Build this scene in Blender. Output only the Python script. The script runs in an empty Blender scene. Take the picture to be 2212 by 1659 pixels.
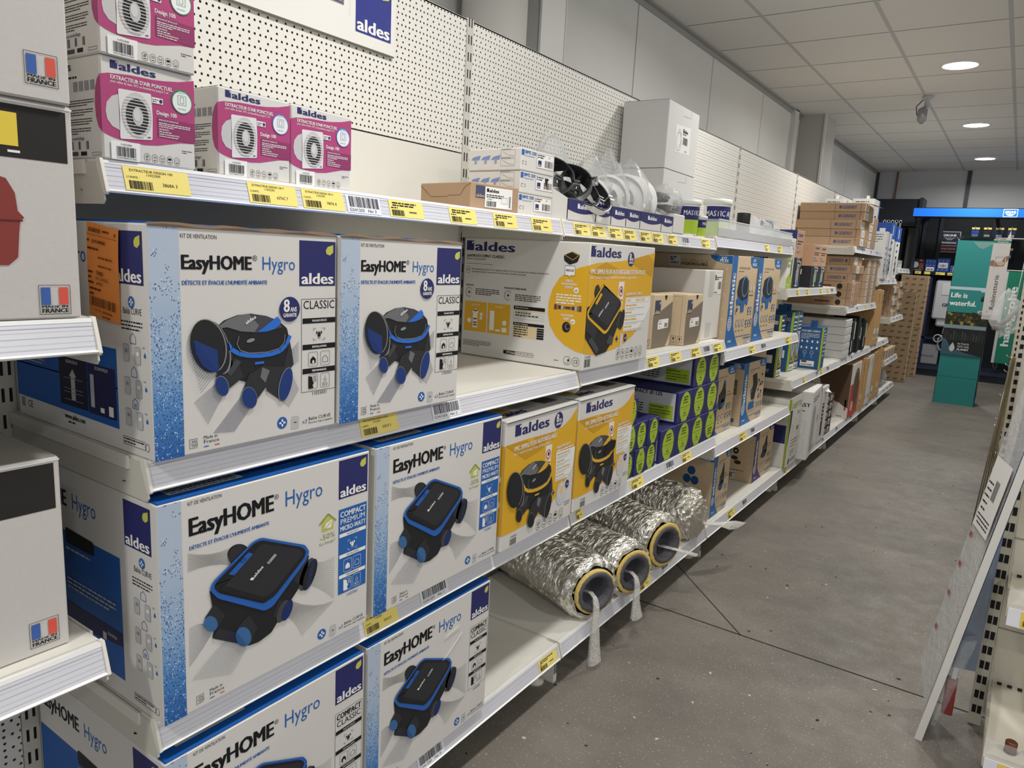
import bpy, math, random
from mathutils import Vector, Matrix, noise
C = bpy.context.scene.collection
S = bpy.context.scene
rnd = random.Random(7)
# ---------------------------------------------------------------- camera, world, lights, exposure
def cam_setup():
    yaw, pitch, roll = math.radians(34.189), math.radians(-10.201), math.radians(3.008)
    cy, sy, cp, sp, cr, sr = math.cos(yaw), math.sin(yaw), math.cos(pitch), math.sin(pitch), math.cos(roll), math.sin(roll)
    f = Vector((-sy, cy, 0)); r = Vector((cy, sy, 0)); u = Vector((0, 0, 1))
    f2 = f*cp + u*sp; u2 = u*cp - f*sp
    r3 = r*cr + u2*sr; u3 = u2*cr - r*sr
    cam = bpy.data.cameras.new('camera'); o = bpy.data.objects.new('camera', cam); C.objects.link(o)
    m = Matrix((r3, u3, -f2)).transposed().to_4x4(); m.translation = Vector((1.043, -.566, 1.381))
    o.matrix_world = m
    cam.sensor_width = 36; cam.lens = 36*1576/2212; cam.clip_start = .02
    S.camera = o
cam_setup()
S.view_settings.view_transform = 'Standard'; S.view_settings.look = 'None'
S.view_settings.gamma = 1; S.view_settings.use_curve_mapping = False
S.view_settings.exposure = 0.22
W = bpy.data.worlds.new('world'); S.world = W; W.use_nodes = True
W.node_tree.nodes['Background'].inputs[0].default_value = (.93, .96, 1, 1)
W.node_tree.nodes['Background'].inputs[1].default_value = .72
LAMP_W = 19.0
LAMP_XY = [(.49, 5.48), (.48, 7.85), (.47, 10.21), (.49, 3.11), (.49, .74), (.49, -1.63), (2.9, .74), (2.9, 3.11), (2.9, -1.63)]
def srgb(h):
    h = h.lstrip('#'); c = [int(h[i:i+2], 16)/255 for i in (0, 2, 4)]
    return tuple((x/12.92 if x <= .04045 else ((x+.055)/1.055)**2.4) for x in c) + (1,)
# ---------------------------------------------------------------- materials
MATS = {}
def M(hexc, rough=.6, metal=0.0, spec=.3, bump=None, name=None, noise_amt=None):
    k = name or (hexc, rough, metal, spec)
    if k in MATS: return MATS[k]
    m = bpy.data.materials.new(name or ('paint_' + hexc.strip('#'))); m.use_nodes = True
    nt = m.node_tree; b = nt.nodes['Principled BSDF']
    b.inputs['Base Color'].default_value = srgb(hexc); b.inputs['Roughness'].default_value = rough
    b.inputs['Metallic'].default_value = metal; b.inputs['Specular IOR Level'].default_value = spec
    if bump or noise_amt:
        tc = nt.nodes.new('ShaderNodeTexCoord'); n = nt.nodes.new('ShaderNodeTexNoise')
        n.inputs['Scale'].default_value = (bump or noise_amt)[0]; n.inputs['Detail'].default_value = 4
        nt.links.new(tc.outputs['Object'], n.inputs['Vector'])
        if bump:
            bp = nt.nodes.new('ShaderNodeBump'); bp.inputs['Strength'].default_value = bump[1]; bp.inputs['Distance'].default_value = .01
            nt.links.new(n.outputs[0], bp.inputs['Height']); nt.links.new(bp.outputs[0], b.inputs['Normal'])
        if noise_amt:
            mx = nt.nodes.new('ShaderNodeMix'); mx.data_type = 'RGBA'
            a = srgb(hexc); f = noise_amt[1]
            mx.inputs[6].default_value = a; mx.inputs[7].default_value = tuple(c*f for c in a[:3]) + (1,)
            nt.links.new(n.outputs[0], mx.inputs[0]); nt.links.new(mx.outputs[2], b.inputs['Base Color'])
    MATS[k] = m; return m
class NT:                                                        # tiny node helper
    def __init__(s, name):
        s.m = bpy.data.materials.new(name); s.m.use_nodes = True; s.t = s.m.node_tree; s.b = s.t.nodes['Principled BSDF']
        s.out = s.t.nodes['Material Output']
        MATS[name] = s.m
    def n(s, typ, **kw):
        d = s.t.nodes.new(typ)
        for k, v in kw.items():
            if k.startswith('i'): d.inputs[int(k[1:])].default_value = v
            else: setattr(d, k, v)
        return d
    def l(s, a, b): s.t.links.new(a, b)
    def math(s, op, a, b=None, c=None):
        d = s.t.nodes.new('ShaderNodeMath'); d.operation = op
        for i, x in enumerate((a, b, c)):
            if x is None: continue
            if isinstance(x, (int, float)): d.inputs[i].default_value = x
            else: s.l(x, d.inputs[i])
        return d.outputs[0]
    def mix(s, f, a, b):
        d = s.t.nodes.new('ShaderNodeMix'); d.data_type = 'RGBA'
        for i, x in ((0, f), (6, a), (7, b)):
            if isinstance(x, (int, float, tuple)): d.inputs[i].default_value = x
            else: s.l(x, d.inputs[i])
        return d.outputs[2]
    def xyz(s, kind='Object'):
        tc = s.n('ShaderNodeTexCoord'); sp = s.n('ShaderNodeSeparateXYZ'); s.l(tc.outputs[kind], sp.inputs[0]); return tc.outputs[kind], sp.outputs
    def noise(s, vec, scale, detail=4, rough=.5):
        d = s.n('ShaderNodeTexNoise'); d.inputs['Scale'].default_value = scale; d.inputs['Detail'].default_value = detail; d.inputs['Roughness'].default_value = rough
        s.l(vec, d.inputs['Vector']); return d.outputs[0]
    def ramp(s, f, stops):
        d = s.n('ShaderNodeValToRGB'); e = d.color_ramp.elements
        while len(e) < len(stops): e.new(.5)
        for i, (p, c) in enumerate(stops): e[i].position = p; e[i].color = c
        s.l(f, d.inputs[0]); return d.outputs[0]
    def bump(s, h, strength=.3, dist=.01):
        d = s.n('ShaderNodeBump'); d.inputs['Strength'].default_value = strength; d.inputs['Distance'].default_value = dist
        s.l(h, d.inputs['Height']); s.l(d.outputs[0], s.b.inputs['Normal'])
G = lambda v: (v, v, v, 1)
def mat_floor():
    t = NT('concrete_floor'); v, x = t.xyz()
    a = t.noise(v, 1.3, 8, .6); b = t.noise(v, 9, 6, .7); c = t.noise(v, 140, 2)
    w = t.n('ShaderNodeMapping'); w.inputs['Scale'].default_value = (.8, 2.2, 1); t.l(v, w.inputs[0]); sw = t.noise(w.outputs[0], 3.2, 5, .65)
    c0 = t.ramp(t.math('ADD', t.math('MULTIPLY', a, .75), t.math('MULTIPLY', sw, .25)), [(.3, srgb('#625e58')), (.5, srgb('#79736b')), (.7, srgb('#8d867d'))])
    c1 = t.mix(t.math('MULTIPLY', b, .45), c0, srgb('#5c5852'))
    c2 = t.mix(t.math('MULTIPLY', t.math('GREATER_THAN', c, .66), .5), c1, srgb('#c4bdb2'))
    t.l(c2, t.b.inputs['Base Color']); t.l(t.ramp(b, [(.3, G(.42)), (.7, G(.68))]), t.b.inputs['Roughness'])
    t.b.inputs['Specular IOR Level'].default_value = .35; t.bump(b, .08)
    return t.m
def mat_ceiling():
    t = NT('ceiling_tiles'); v, x = t.xyz()
    def cell(o, off):                                            # distance to the nearest grid line
        f = t.math('FRACT', t.math('DIVIDE', t.math('ADD', o, off), .6)); return t.math('MULTIPLY', t.math('MINIMUM', f, t.math('SUBTRACT', 1, f)), .6)
    dx = cell(x[0], 6.41); dy = cell(x[1], .26)
    g = t.math('LESS_THAN', dx, .012); h = t.math('LESS_THAN', dy, .005); hb = t.math('LESS_THAN', dy, .012)
    n = t.noise(v, 220, 2); base = t.mix(t.math('MULTIPLY', n, .35), srgb('#e6e4e0'), srgb('#d4d2ce'))
    c = t.mix(t.math('MULTIPLY', hb, .5), base, srgb('#d6d6d5')); c = t.mix(h, c, srgb('#77777a')); c = t.mix(t.math('MULTIPLY', g, .9), c, srgb('#bdbec0'))  # dark cross lines paint in the shadow gap at the tile edges
    t.l(c, t.b.inputs['Base Color']); t.b.inputs['Roughness'].default_value = .9; t.b.inputs['Specular IOR Level'].default_value = .1
    return t.m
def mat_wall():
    t = NT('wall_sandwich_panels'); v, x = t.xyz()
    f = t.math('FRACT', t.math('DIVIDE', t.math('ADD', x[1], 20*1.19-3.34), 1.19)); d = t.math('MULTIPLY', t.math('MINIMUM', f, t.math('SUBTRACT', 1, f)), 1.19)
    c = t.mix(t.math('LESS_THAN', d, .006), t.mix(t.noise(v, 3), srgb('#dddcd7'), srgb('#e6e5e0')), srgb('#9a9995'))
    t.l(c, t.b.inputs['Base Color']); t.b.inputs['Roughness'].default_value = .55; return t.m
def mat_peg():
    t = NT('perforated_cream_steel'); v, x = t.xyz()
    def dots(py, oy, pz, oz, r):
        fy = t.math('SUBTRACT', t.math('FRACT', t.math('DIVIDE', t.math('ADD', x[1], 50*py+oy), py)), .5); fz = t.math('SUBTRACT', t.math('FRACT', t.math('DIVIDE', t.math('ADD', x[2], 20*pz+oz), pz)), .5)
        a = t.math('MULTIPLY', fy, py); b = t.math('MULTIPLY', fz, pz)
        return t.math('LESS_THAN', t.math('ADD', t.math('MULTIPLY', a, a), t.math('MULTIPLY', b, b)), r*r)
    hole = t.math('MAXIMUM', dots(.015, 0, .029, 0, .0029), dots(.025, .004, .029, .0145, .0029))
    t.b.inputs['Base Color'].default_value = srgb('#e2dfd7'); t.b.inputs['Roughness'].default_value = .42
    tr = t.n('ShaderNodeBsdfTransparent'); mx = t.n('ShaderNodeMixShader'); t.l(hole, mx.inputs[0]); t.l(t.b.outputs[0], mx.inputs[1]); t.l(tr.outputs[0], mx.inputs[2]); t.l(mx.outputs[0], t.out.inputs[0])
    return t.m
def mat_droplets():
    t = NT('water_droplet_print'); v, x = t.xyz()
    z = t.math('DIVIDE', x[2], .37)
    base = t.ramp(z, [(.0, srgb('#1d5ea8')), (.22, srgb('#4f86c2')), (.45, srgb('#93b0d0')), (.75, srgb('#b4c2d4'))])
    mp = t.n('ShaderNodeMapping'); mp.inputs['Scale'].default_value = (1, 1.0, .75); t.l(v, mp.inputs[0])
    vo = t.n('ShaderNodeTexVoronoi'); vo.inputs['Scale'].default_value = 330; t.l(mp.outputs[0], vo.inputs['Vector'])
    vb = t.n('ShaderNodeTexVoronoi'); vb.inputs['Scale'].default_value = 75; t.l(mp.outputs[0], vb.inputs['Vector'])
    n = t.noise(v, 22, 3); n2 = t.noise(v, 9, 2)
    dens = t.math('ADD', t.math('MULTIPLY', n, .75), t.math('SUBTRACT', .34, t.math('MULTIPLY', z, .34)))
    mask = t.math('GREATER_THAN', dens, .47)
    d1 = t.math('LESS_THAN', vo.outputs[0], .34); sp = t.n('ShaderNodeSeparateXYZ'); t.l(vo.outputs[1], sp.inputs[0])
    wsel = t.math('GREATER_THAN', sp.outputs[0], .62)
    dark = t.math('MULTIPLY', t.math('MULTIPLY', d1, t.math('SUBTRACT', 1, wsel)), mask); lite = t.math('MULTIPLY', t.math('MULTIPLY', d1, wsel), mask)
    c = t.mix(t.math('MULTIPLY', dark, .85), base, srgb('#163f7a')); c = t.mix(t.math('MULTIPLY', lite, .8), c, srgb('#e6edf5'))
    rim = t.math('MULTIPLY', t.math('LESS_THAN', t.math('ABSOLUTE', t.math('SUBTRACT', vb.outputs[0], .27)), .05), t.math('GREATER_THAN', n2, .60))
    c = t.mix(t.math('MULTIPLY', rim, .7), c, srgb('#1b4a8c'))
    t.l(c, t.b.inputs['Base Color']); t.b.inputs['Roughness'].default_value = .5; return t.m
def mat_foil():
    t = NT('crumpled_foil'); v, x = t.xyz()
    mp = t.n('ShaderNodeMapping'); mp.inputs['Scale'].default_value = (2.0, .7, .7); t.l(v, mp.inputs[0])
    a = t.n('ShaderNodeTexVoronoi'); a.inputs['Scale'].default_value = 42; a.feature = 'F1'; t.l(mp.outputs[0], a.inputs['Vector'])
    n = t.noise(mp.outputs[0], 32, 6, .7); n3 = t.noise(v, 300, 2, .5)
    h = t.math('ADD', t.math('ADD', t.math('MULTIPLY', a.outputs[0], .5), n), t.math('MULTIPLY', n3, .15))
    t.b.inputs['Base Color'].default_value = srgb('#e4e1d9'); t.b.inputs['Metallic'].default_value = 1; t.b.inputs['Roughness'].default_value = .2
    t.bump(h, .35, .01); return t.m
def mat_net(name='plastic_netting', col='#d9d6cf', sc=260, dens=.45):
    t = NT(name); v, x = t.xyz()
    w1 = t.n('ShaderNodeTexVoronoi'); w1.inputs['Scale'].default_value = sc; w1.feature = 'DISTANCE_TO_EDGE'; t.l(v, w1.inputs['Vector'])
    hole = t.math('GREATER_THAN', w1.outputs[0], dens*.25)
    t.b.inputs['Base Color'].default_value = srgb(col); t.b.inputs['Roughness'].default_value = .35
    tr = t.n('ShaderNodeBsdfTransparent'); mx = t.n('ShaderNodeMixShader'); t.l(t.math('MULTIPLY', hole, .85), mx.inputs[0]); t.l(t.b.outputs[0], mx.inputs[1]); t.l(tr.outputs[0], mx.inputs[2]); t.l(mx.outputs[0], t.out.inputs[0])
    return t.m
def mat_clear(name, tint='#f4f6f6', op=.18, rough=.12, bump=None):
    t = NT(name); t.b.inputs['Base Color'].default_value = srgb(tint); t.b.inputs['Roughness'].default_value = rough; t.b.inputs['Specular IOR Level'].default_value = .7
    tr = t.n('ShaderNodeBsdfTransparent'); mx = t.n('ShaderNodeMixShader')
    lw = t.n('ShaderNodeLayerWeight'); lw.inputs[0].default_value = .35
    t.l(t.math('SUBTRACT', 1-op, t.math('MULTIPLY', lw.outputs[1], .35)), mx.inputs[0]); t.l(t.b.outputs[0], mx.inputs[1]); t.l(tr.outputs[0], mx.inputs[2]); t.l(mx.outputs[0], t.out.inputs[0])
    if bump:
        v, x = t.xyz(); t.bump(t.noise(v, bump[0], 5, .7), bump[1], .02)
    return t.m
def mat_emit(name, col, s):
    t = NT(name); t.b.inputs['Base Color'].default_value = srgb(col); t.b.inputs['Emission Color'].default_value = srgb(col); t.b.inputs['Emission Strength'].default_value = s; return t.m
def mat_wave_board():                                            # brown cartons printed with rows of short dark dashes
    t = NT('dash_printed_cardboard'); v, x = t.xyz()
    u = t.math('ADD', x[0], t.math('MULTIPLY', x[2], -.55)); fz = t.math('FRACT', t.math('DIVIDE', t.math('ADD', x[2], 9), .075)); row = t.math('FLOOR', t.math('DIVIDE', t.math('ADD', x[2], 9), .075))
    fx = t.math('FRACT', t.math('ADD', t.math('DIVIDE', t.math('ADD', u, 9), .09), t.math('MULTIPLY', row, .37)))
    d = t.math('MULTIPLY', t.math('MULTIPLY', t.math('LESS_THAN', t.math('ABSOLUTE', t.math('SUBTRACT', fz, .5)), .17), t.math('LESS_THAN', t.math('ABSOLUTE', t.math('SUBTRACT', fx, .5)), .24)), 1)
    t.l(t.mix(t.math('MULTIPLY', d, .75), srgb('#9b8263'), srgb('#4d3f30')), t.b.inputs['Base Color']); t.b.inputs['Roughness'].default_value = .8; return t.m
FLOOR, CEIL, WALL, PEG, DROP, FOIL = mat_floor(), mat_ceiling(), mat_wall(), mat_peg(), mat_droplets(), mat_foil()
NET, BAG, ACRYL, DASH = mat_net(), mat_clear('crinkled_clear_bag', '#f0f2f2', .20, .10, (45, .9)), mat_clear('clear_acrylic', '#eef2f2', .22, .05), mat_wave_board()
FILM = mat_clear('milky_wrap_film', '#dfe0e2', .45, .2, (20, .5)); BLUEFILM = mat_clear('blue_wrap_film', '#5b6f8d', .75, .25, (15, .4))
SPOT = mat_emit('lamp_diffuser', '#fffaf2', 14.0)
CREAM = M('#dedbd2', .42, name='cream_powder_coat'); CREAMD = M('#cbc8bd', .5, name='cream_bracket_steel')
RAIL = M('#d4d4da', .28, 0, .45, name='price_rail_plastic'); RAILW = M('#eeeeec', .3, name='rail_lip_highlight'); ENDC = M('#e2ded3', .4, name='rail_end_cap')  # lips whiter than the rail: their highlight line is painted in
BLK, WHT, INK = M('#17171a', .5), M('#d9d6d1', .6, name='white_carton', bump=(160, .02)), M('#1b1a1d', .6, 0, .2)
CARD, CARD2 = M('#b5977a', .8, name='brown_cardboard', noise_amt=(30, .9)), M('#c8ae8e', .8, name='light_cardboard', noise_amt=(30, .9))
NAVY, BLUE, MBLUE, LBLUE = M('#2b2d66', .5), M('#1d5cab', .5), M('#2a63ad', .5), M('#4b8fce', .5)
YEL, TAG, PINK, PINKD = M('#e0ad2b', .5), M('#f0dd7c', .55), M('#b2477a', .5), M('#923a67', .5)
WH, GRY, LGR, DGR, LEAF, LIME = M('#f1efec', .5), M('#8f8f90', .6), M('#bdbdbd', .6), M('#3b3b3e', .5), M('#c6c65a', .5), M('#a9c33a', .5)
RED, ORG = M('#cf4a3e', .6), M('#f0954a', .6, 0, .2)
STEEL, DARKST, RUB = M('#b9bbbd', .3, 1), M('#4a4c50', .4, .6), M('#1d1e20', .55)
# ---------------------------------------------------------------- mesh builder
class MB:
    def __init__(s): s.v, s.f, s.i, s.sm, s.mats = [], [], [], [], []
    def mi(s, m):
        if m not in s.mats: s.mats.append(m)
        return s.mats.index(m)
    def add(s, vs, fs, m, smooth=False):
        b = len(s.v); s.v += [tuple(p) for p in vs]; k = s.mi(m)
        for f in fs: s.f.append([b+i for i in f]); s.i.append(k); s.sm.append(smooth)
    def box(s, x0, y0, z0, x1, y1, z1, m):
        v = [(x, y, z) for x in (x0, x1) for y in (y0, y1) for z in (z0, z1)]
        s.add(v, [(0, 1, 3, 2), (4, 6, 7, 5), (0, 4, 5, 1), (2, 3, 7, 6), (0, 2, 6, 4), (1, 5, 7, 3)], m)
    def cbox(s, x0, y0, z0, x1, y1, z1, m, c=.004):              # box with chamfered vertical and horizontal edges
        bm = [(x0, x1), (y0, y1), (z0, z1)]; v = []; idx = {}
        for sx in (0, 1):
            for sy in (0, 1):
                for sz in (0, 1):
                    p = [bm[0][sx], bm[1][sy], bm[2][sz]]; d = [c if q == 0 else -c for q in (sx, sy, sz)]
                    for ax in range(3):
                        q = [p[i] + (0 if i == ax else d[i]) for i in range(3)]; idx[(sx, sy, sz, ax)] = len(v); v.append(q)
        F = []
        for ax in range(3):
            o = [i for i in range(3) if i != ax]
            for sd in (0, 1):
                loop = []
                for a, b in ((0, 0), (1, 0), (1, 1), (0, 1)):
                    k = [0, 0, 0]; k[ax] = sd; k[o[0]] = a; k[o[1]] = b; loop.append(idx[(k[0], k[1], k[2], ax)])
                F.append(loop)
            for a in (0, 1):                                     # edges along ax
                for b in (0, 1):
                    k0 = [0, 0, 0]; k0[o[0]] = a; k0[o[1]] = b; k1 = list(k0); k1[ax] = 1
                    F.append([idx[tuple(k0)+(o[0],)], idx[tuple(k1)+(o[0],)], idx[tuple(k1)+(o[1],)], idx[tuple(k0)+(o[1],)]])
        for sx in (0, 1):
            for sy in (0, 1):
                for sz in (0, 1): F.append([idx[(sx, sy, sz, a)] for a in range(3)])
        s.add(v, F, m)
    def ext(s, prof, y0, y1, m, axis=1, caps=True):              # profile in the other two axes extruded along axis
        n = len(prof)
        def mk(p, t): q = list(p); q.insert(axis, t); return q
        s.add([mk(p, y0) for p in prof] + [mk(p, y1) for p in prof], [(i, (i+1) % n, n+(i+1) % n, n+i) for i in range(n)] + ([tuple(range(n)), tuple(range(2*n-1, n-1, -1))] if caps else []), m)
    def rings(s, rs, m, closed=True, capa=False, capb=False, smooth=True):
        n = len(rs[0]); v = [p for r in rs for p in r]; f = []
        for k in range(len(rs)-1):
            for i in range(n if closed else n-1): f.append((k*n+i, k*n+(i+1) % n, (k+1)*n+(i+1) % n, (k+1)*n+i))
        if capa: f.append(tuple(range(n-1, -1, -1)))
        if capb: f.append(tuple(range((len(rs)-1)*n, len(rs)*n)))
        s.add(v, f, m, smooth)
    def tube(s, pts, r, m, n=10, caps=True):
        pts = [Vector(p) for p in pts]; rs = []; up = Vector((.13, .31, .94))
        for i, p in enumerate(pts):
            d = (pts[min(i+1, len(pts)-1)] - pts[max(i-1, 0)]).normalized()
            a = d.cross(up); a = a.normalized() if a.length > 1e-4 else Vector((1, 0, 0)); b = a.cross(d).normalized()
            rr = r[i] if isinstance(r, (list, tuple)) else r
            rs.append([p + (a*math.cos(t*2*math.pi/n) + b*math.sin(t*2*math.pi/n))*rr for t in range(n)])
        s.rings(rs, m, True, caps, caps)
    def lathe(s, prof, c, m, n=28, capa=True, capb=True, smooth=True):   # prof: (r, z) about a vertical axis
        s.rings([[(c[0]+r*math.cos(2*math.pi*k/n), c[1]+r*math.sin(2*math.pi*k/n), c[2]+z) for k in range(n)] for r, z in prof], m, True, capa, capb, smooth)
    def build(s, name, parent=None, label=None):
        me = bpy.data.meshes.new(name); me.from_pydata(s.v, [], s.f)
        for m in s.mats: me.materials.append(m)
        me.polygons.foreach_set('material_index', s.i); me.polygons.foreach_set('use_smooth', s.sm); me.update()
        o = bpy.data.objects.new(name, me); C.objects.link(o)
        if parent: o.parent = parent
        if label: o['label'] = label
        return o
def tag(o, label, cat, group=None, kind=None):
    o['label'] = label; o['category'] = cat
    if group: o['group'] = group
    if kind: o['kind'] = kind
    return o
def thing(name, label, cat, loc, rz=0, group=None):
    o = bpy.data.objects.new(name, None); o.empty_display_size = .05; C.objects.link(o)
    o.location = loc; o.rotation_euler = (0, 0, math.radians(rz)); return tag(o, label, cat, group)
def struct(name, mb):
    o = mb.build(name); o['kind'] = 'structure'; return o
def dup(root, loc, rz=None, label=None):
    r = root.copy(); C.objects.link(r); r.location = loc
    if rz is not None: r.rotation_euler = (0, 0, math.radians(rz))
    if label: r['label'] = label
    for ch in list(root.children):
        c = ch.copy(); C.objects.link(c); c.parent = r
        for g in list(ch.children):
            d = g.copy(); C.objects.link(d); d.parent = c
    return r
# ---------------------------------------------------------------- lettering: the built-in font, one mesh per character
CH = "ABCDEFGHIJKLMNOPQRSTUVWXYZabcdefghijklmnopqrstuvwxyz0123456789ÉéèàûçêâôîïöØ²®°'’.,:;-+%/()&!*$=<>?@#_"
GL = {}; CAPH = [1.0, 1.0]
def make_glyphs():
    tmp = []
    for b in (0, 1):
        for c in CH:
            for body in (c, 'H'+c+'H'):
                cu = bpy.data.curves.new('g', 'FONT'); cu.body = body; cu.resolution_u = 2; cu.offset = 0
                cu.fill_mode = 'FRONT'
                o = bpy.data.objects.new('g', cu); C.objects.link(o); tmp.append((b, c, body, o))
    dg = bpy.context.evaluated_depsgraph_get(); dg.update(); wd = {}
    for b, c, body, o in tmp:
        e = o.evaluated_get(dg); me = e.to_mesh(); vs = [(v.co.x, v.co.y) for v in me.vertices]
        if body == c: GL[(c, b)] = [vs, [tuple(p.vertices) for p in me.polygons], 0]
        else: wd[(c, b)] = max(p[0] for p in vs) - min(p[0] for p in vs)
        e.to_mesh_clear()
    for b in (0, 1):
        hv = GL[('H', b)][0]; CAPH[b] = max(p[1] for p in hv)
        aH = (wd[('H', b)] - (max(p[0] for p in hv) - min(p[0] for p in hv)))/2
        for c in CH: GL[(c, b)][2] = wd[(c, b)] - (aH + max(p[0] for p in hv) - min(p[0] for p in hv))
        GL[(' ', b)] = [[], [], .28]
    for *_, o in tmp:
        cu = o.data; bpy.data.objects.remove(o); bpy.data.curves.remove(cu)
make_glyphs()
class P:                                                         # prints flat ink on a face: u right, v up, thin layers
    def __init__(s, mb, O=(0, 0, 0), U=(0, 1, 0), V=(0, 0, 1), N=(1, 0, 0), step=.0004):
        s.mb, s.O, s.U, s.V, s.N, s.step = mb, Vector(O), Vector(U), Vector(V), Vector(N), step
    def pt(s, u, v, l): return s.O + s.U*u + s.V*v + s.N*(s.step*l)
    def poly(s, pts, m, l=1): s.mb.add([s.pt(u, v, l) for u, v in pts], [tuple(range(len(pts)))], m)
    def rect(s, u0, v0, u1, v1, m, l=1): s.poly([(u0, v0), (u1, v0), (u1, v1), (u0, v1)], m, l)
    def ell(s, cu, cv, ru, rv, m, l=1, rot=0, n=28, a0=0, a1=360):
        r = math.radians(rot); full = a1-a0 >= 360; k = n if full else n+1; pts = []
        for i in range(k):
            t = math.radians(a0 + (a1-a0)*i/n); x, y = ru*math.cos(t), rv*math.sin(t)
            pts.append((cu + x*math.cos(r)-y*math.sin(r), cv + x*math.sin(r)+y*math.cos(r)))
        s.poly(pts, m, l)
    def line(s, pts, w, m, l=1):
        for (a, b), (c, d) in zip(pts, pts[1:]):
            L = math.hypot(c-a, d-b) or 1; nx, ny = -(d-b)/L*w/2, (c-a)/L*w/2
            s.poly([(a+nx, b+ny), (a-nx, b-ny), (c-nx, d-ny), (c+nx, d+ny)], m, l)
    def arc(s, cu, cv, ru, rv, w, m, l=1, a0=0, a1=360, n=28, rot=0):
        r = math.radians(rot); p = []
        for i in range(n+1):
            t = math.radians(a0+(a1-a0)*i/n); x, y = ru*math.cos(t), rv*math.sin(t); p.append((cu+x*math.cos(r)-y*math.sin(r), cv+x*math.sin(r)+y*math.cos(r)))
        s.line(p, w, m, l)
    def frame(s, u0, v0, u1, v1, w, m, l=1, c=0):
        if c: p = [(u0+c, v0), (u1-c, v0), (u1, v0+c), (u1, v1-c), (u1-c, v1), (u0+c, v1), (u0, v1-c), (u0, v0+c), (u0+c, v0)]
        else: p = [(u0, v0), (u1, v0), (u1, v1), (u0, v1), (u0, v0)]
        s.line(p, w, m, l)
    def text(s, t, u, v, h, m, l=1, w=None, bold=0, rot=0, al='l'):
        g = min(bold, 1); nat = sum(GL[(c, g)][2] for c in t); sy = h/CAPH[g]; sx = (w/nat) if w else sy
        r = math.radians(rot); cr, sr = math.cos(r), math.sin(r); x = 0 if al == 'l' else -nat*sx/(2 if al == 'c' else 1)
        for c in t:
            vs, fs, adv = GL[(c, g)]
            if fs:
                for ox, oy, ol in (((-.03*bold, -.008*bold, .0), (.03*bold, -.008*bold, .14), (-.03*bold, .008*bold, .28), (.03*bold, .008*bold, .42), (0, 0, .56)) if bold else ((0, 0, 0),)):   # heavier strokes: the same ink, nudged
                    pp = [(x+(a+ox)*sx, (b+oy)*sy) for a, b in vs]; s.mb.add([s.pt(u+a*cr-b*sr, v+a*sr+b*cr, l+ol) for a, b in pp], fs, m)
            x += adv*sx
    def bars(s, u0, v0, u1, v1, m, l=1, seed=1, n=26):
        r = random.Random(seed); x = u0; q = (u1-u0)/n/1.9
        while x < u1 - q:
            w = q*r.choice((.6, .6, 1.1, 1.7)); s.rect(x, v0, min(x+w, u1), v1, m, l); x += w + q*r.choice((.7, .7, 1.1, 1.6))
    def para(s, u0, v, u1, n, pitch, h, m, l=1, seed=3):         # lines of print too small to read
        r = random.Random(seed)
        for k in range(n):
            x = u0; e = u1 if k < n-1 else u0 + (u1-u0)*r.uniform(.45, .95)
            while x < e:
                w = min(h*r.uniform(1.5, 5.5), e-x); s.rect(x, v-k*pitch, x+w, v-k*pitch+h, m, l); x += w + h*.8
def FF(mb, x=0): return P(mb, (x, 0, 0))                                             # aisle-side face of a carton (local x = 0)
def SF(mb, y=0): return P(mb, (0, y, 0), (1, 0, 0), (0, 0, 1), (0, -1, 0))           # the face towards the camera (local y = 0), u = -depth..0
def TF(mb, z): return P(mb, (0, 0, z), (0, 1, 0), (-1, 0, 0), (0, 0, 1))             # the top: u along the aisle, v = depth
def leaf_square(p, u0, v0, u1, v1, m, white, l=1):               # square emblem with a leaf-shaped hole at its top right
    p.rect(u0, v0, u1, v1, m, l); w = u1-u0; h = v1-v0
    p.poly([(u0+w*.93, v1-h*.07), (u0+w*.93, v1-h*.24), (u0+w*.84, v1-h*.31), (u0+w*.74, v1-h*.28), (u0+w*.72, v1-h*.2), (u0+w*.77, v1-h*.12)], white, l+1)
def small_logo(p, u0, v0, w, h, sq, tx, hole=None, l=1):         # small emblem square followed by the word
    leaf_square(p, u0, v0, u0+h*.95, v0+h, sq, hole or WH, l); p.text('aldes', u0+h*1.1, v0, h*.92, tx, l, w-h*1.1, 1)
def logo_square(p, u0, v0, u1, v1, l=1):                         # large navy square, leaf top right, white word at its foot
    leaf_square(p, u0, v0, u1, v1, NAVY, LEAF, l); w = u1-u0
    p.text('aldes', u0+w*.05, v0+(v1-v0)*.045, (v1-v0)*.24, WH, l+1, w*.9, 1)
def carton(mb, w, h, d, m, top=None, seam=True):
    mb.cbox(-d, 0, 0, 0, w, h, m, .0025)
    if top: mb.box(-d+.002, .002, h, -.002, w-.002, h+.0006, top)
    if seam: mb.box(-d/2-.001, .004, h, -d/2+.001, w-.004, h+.001, M('#4a4038', .9))
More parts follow.
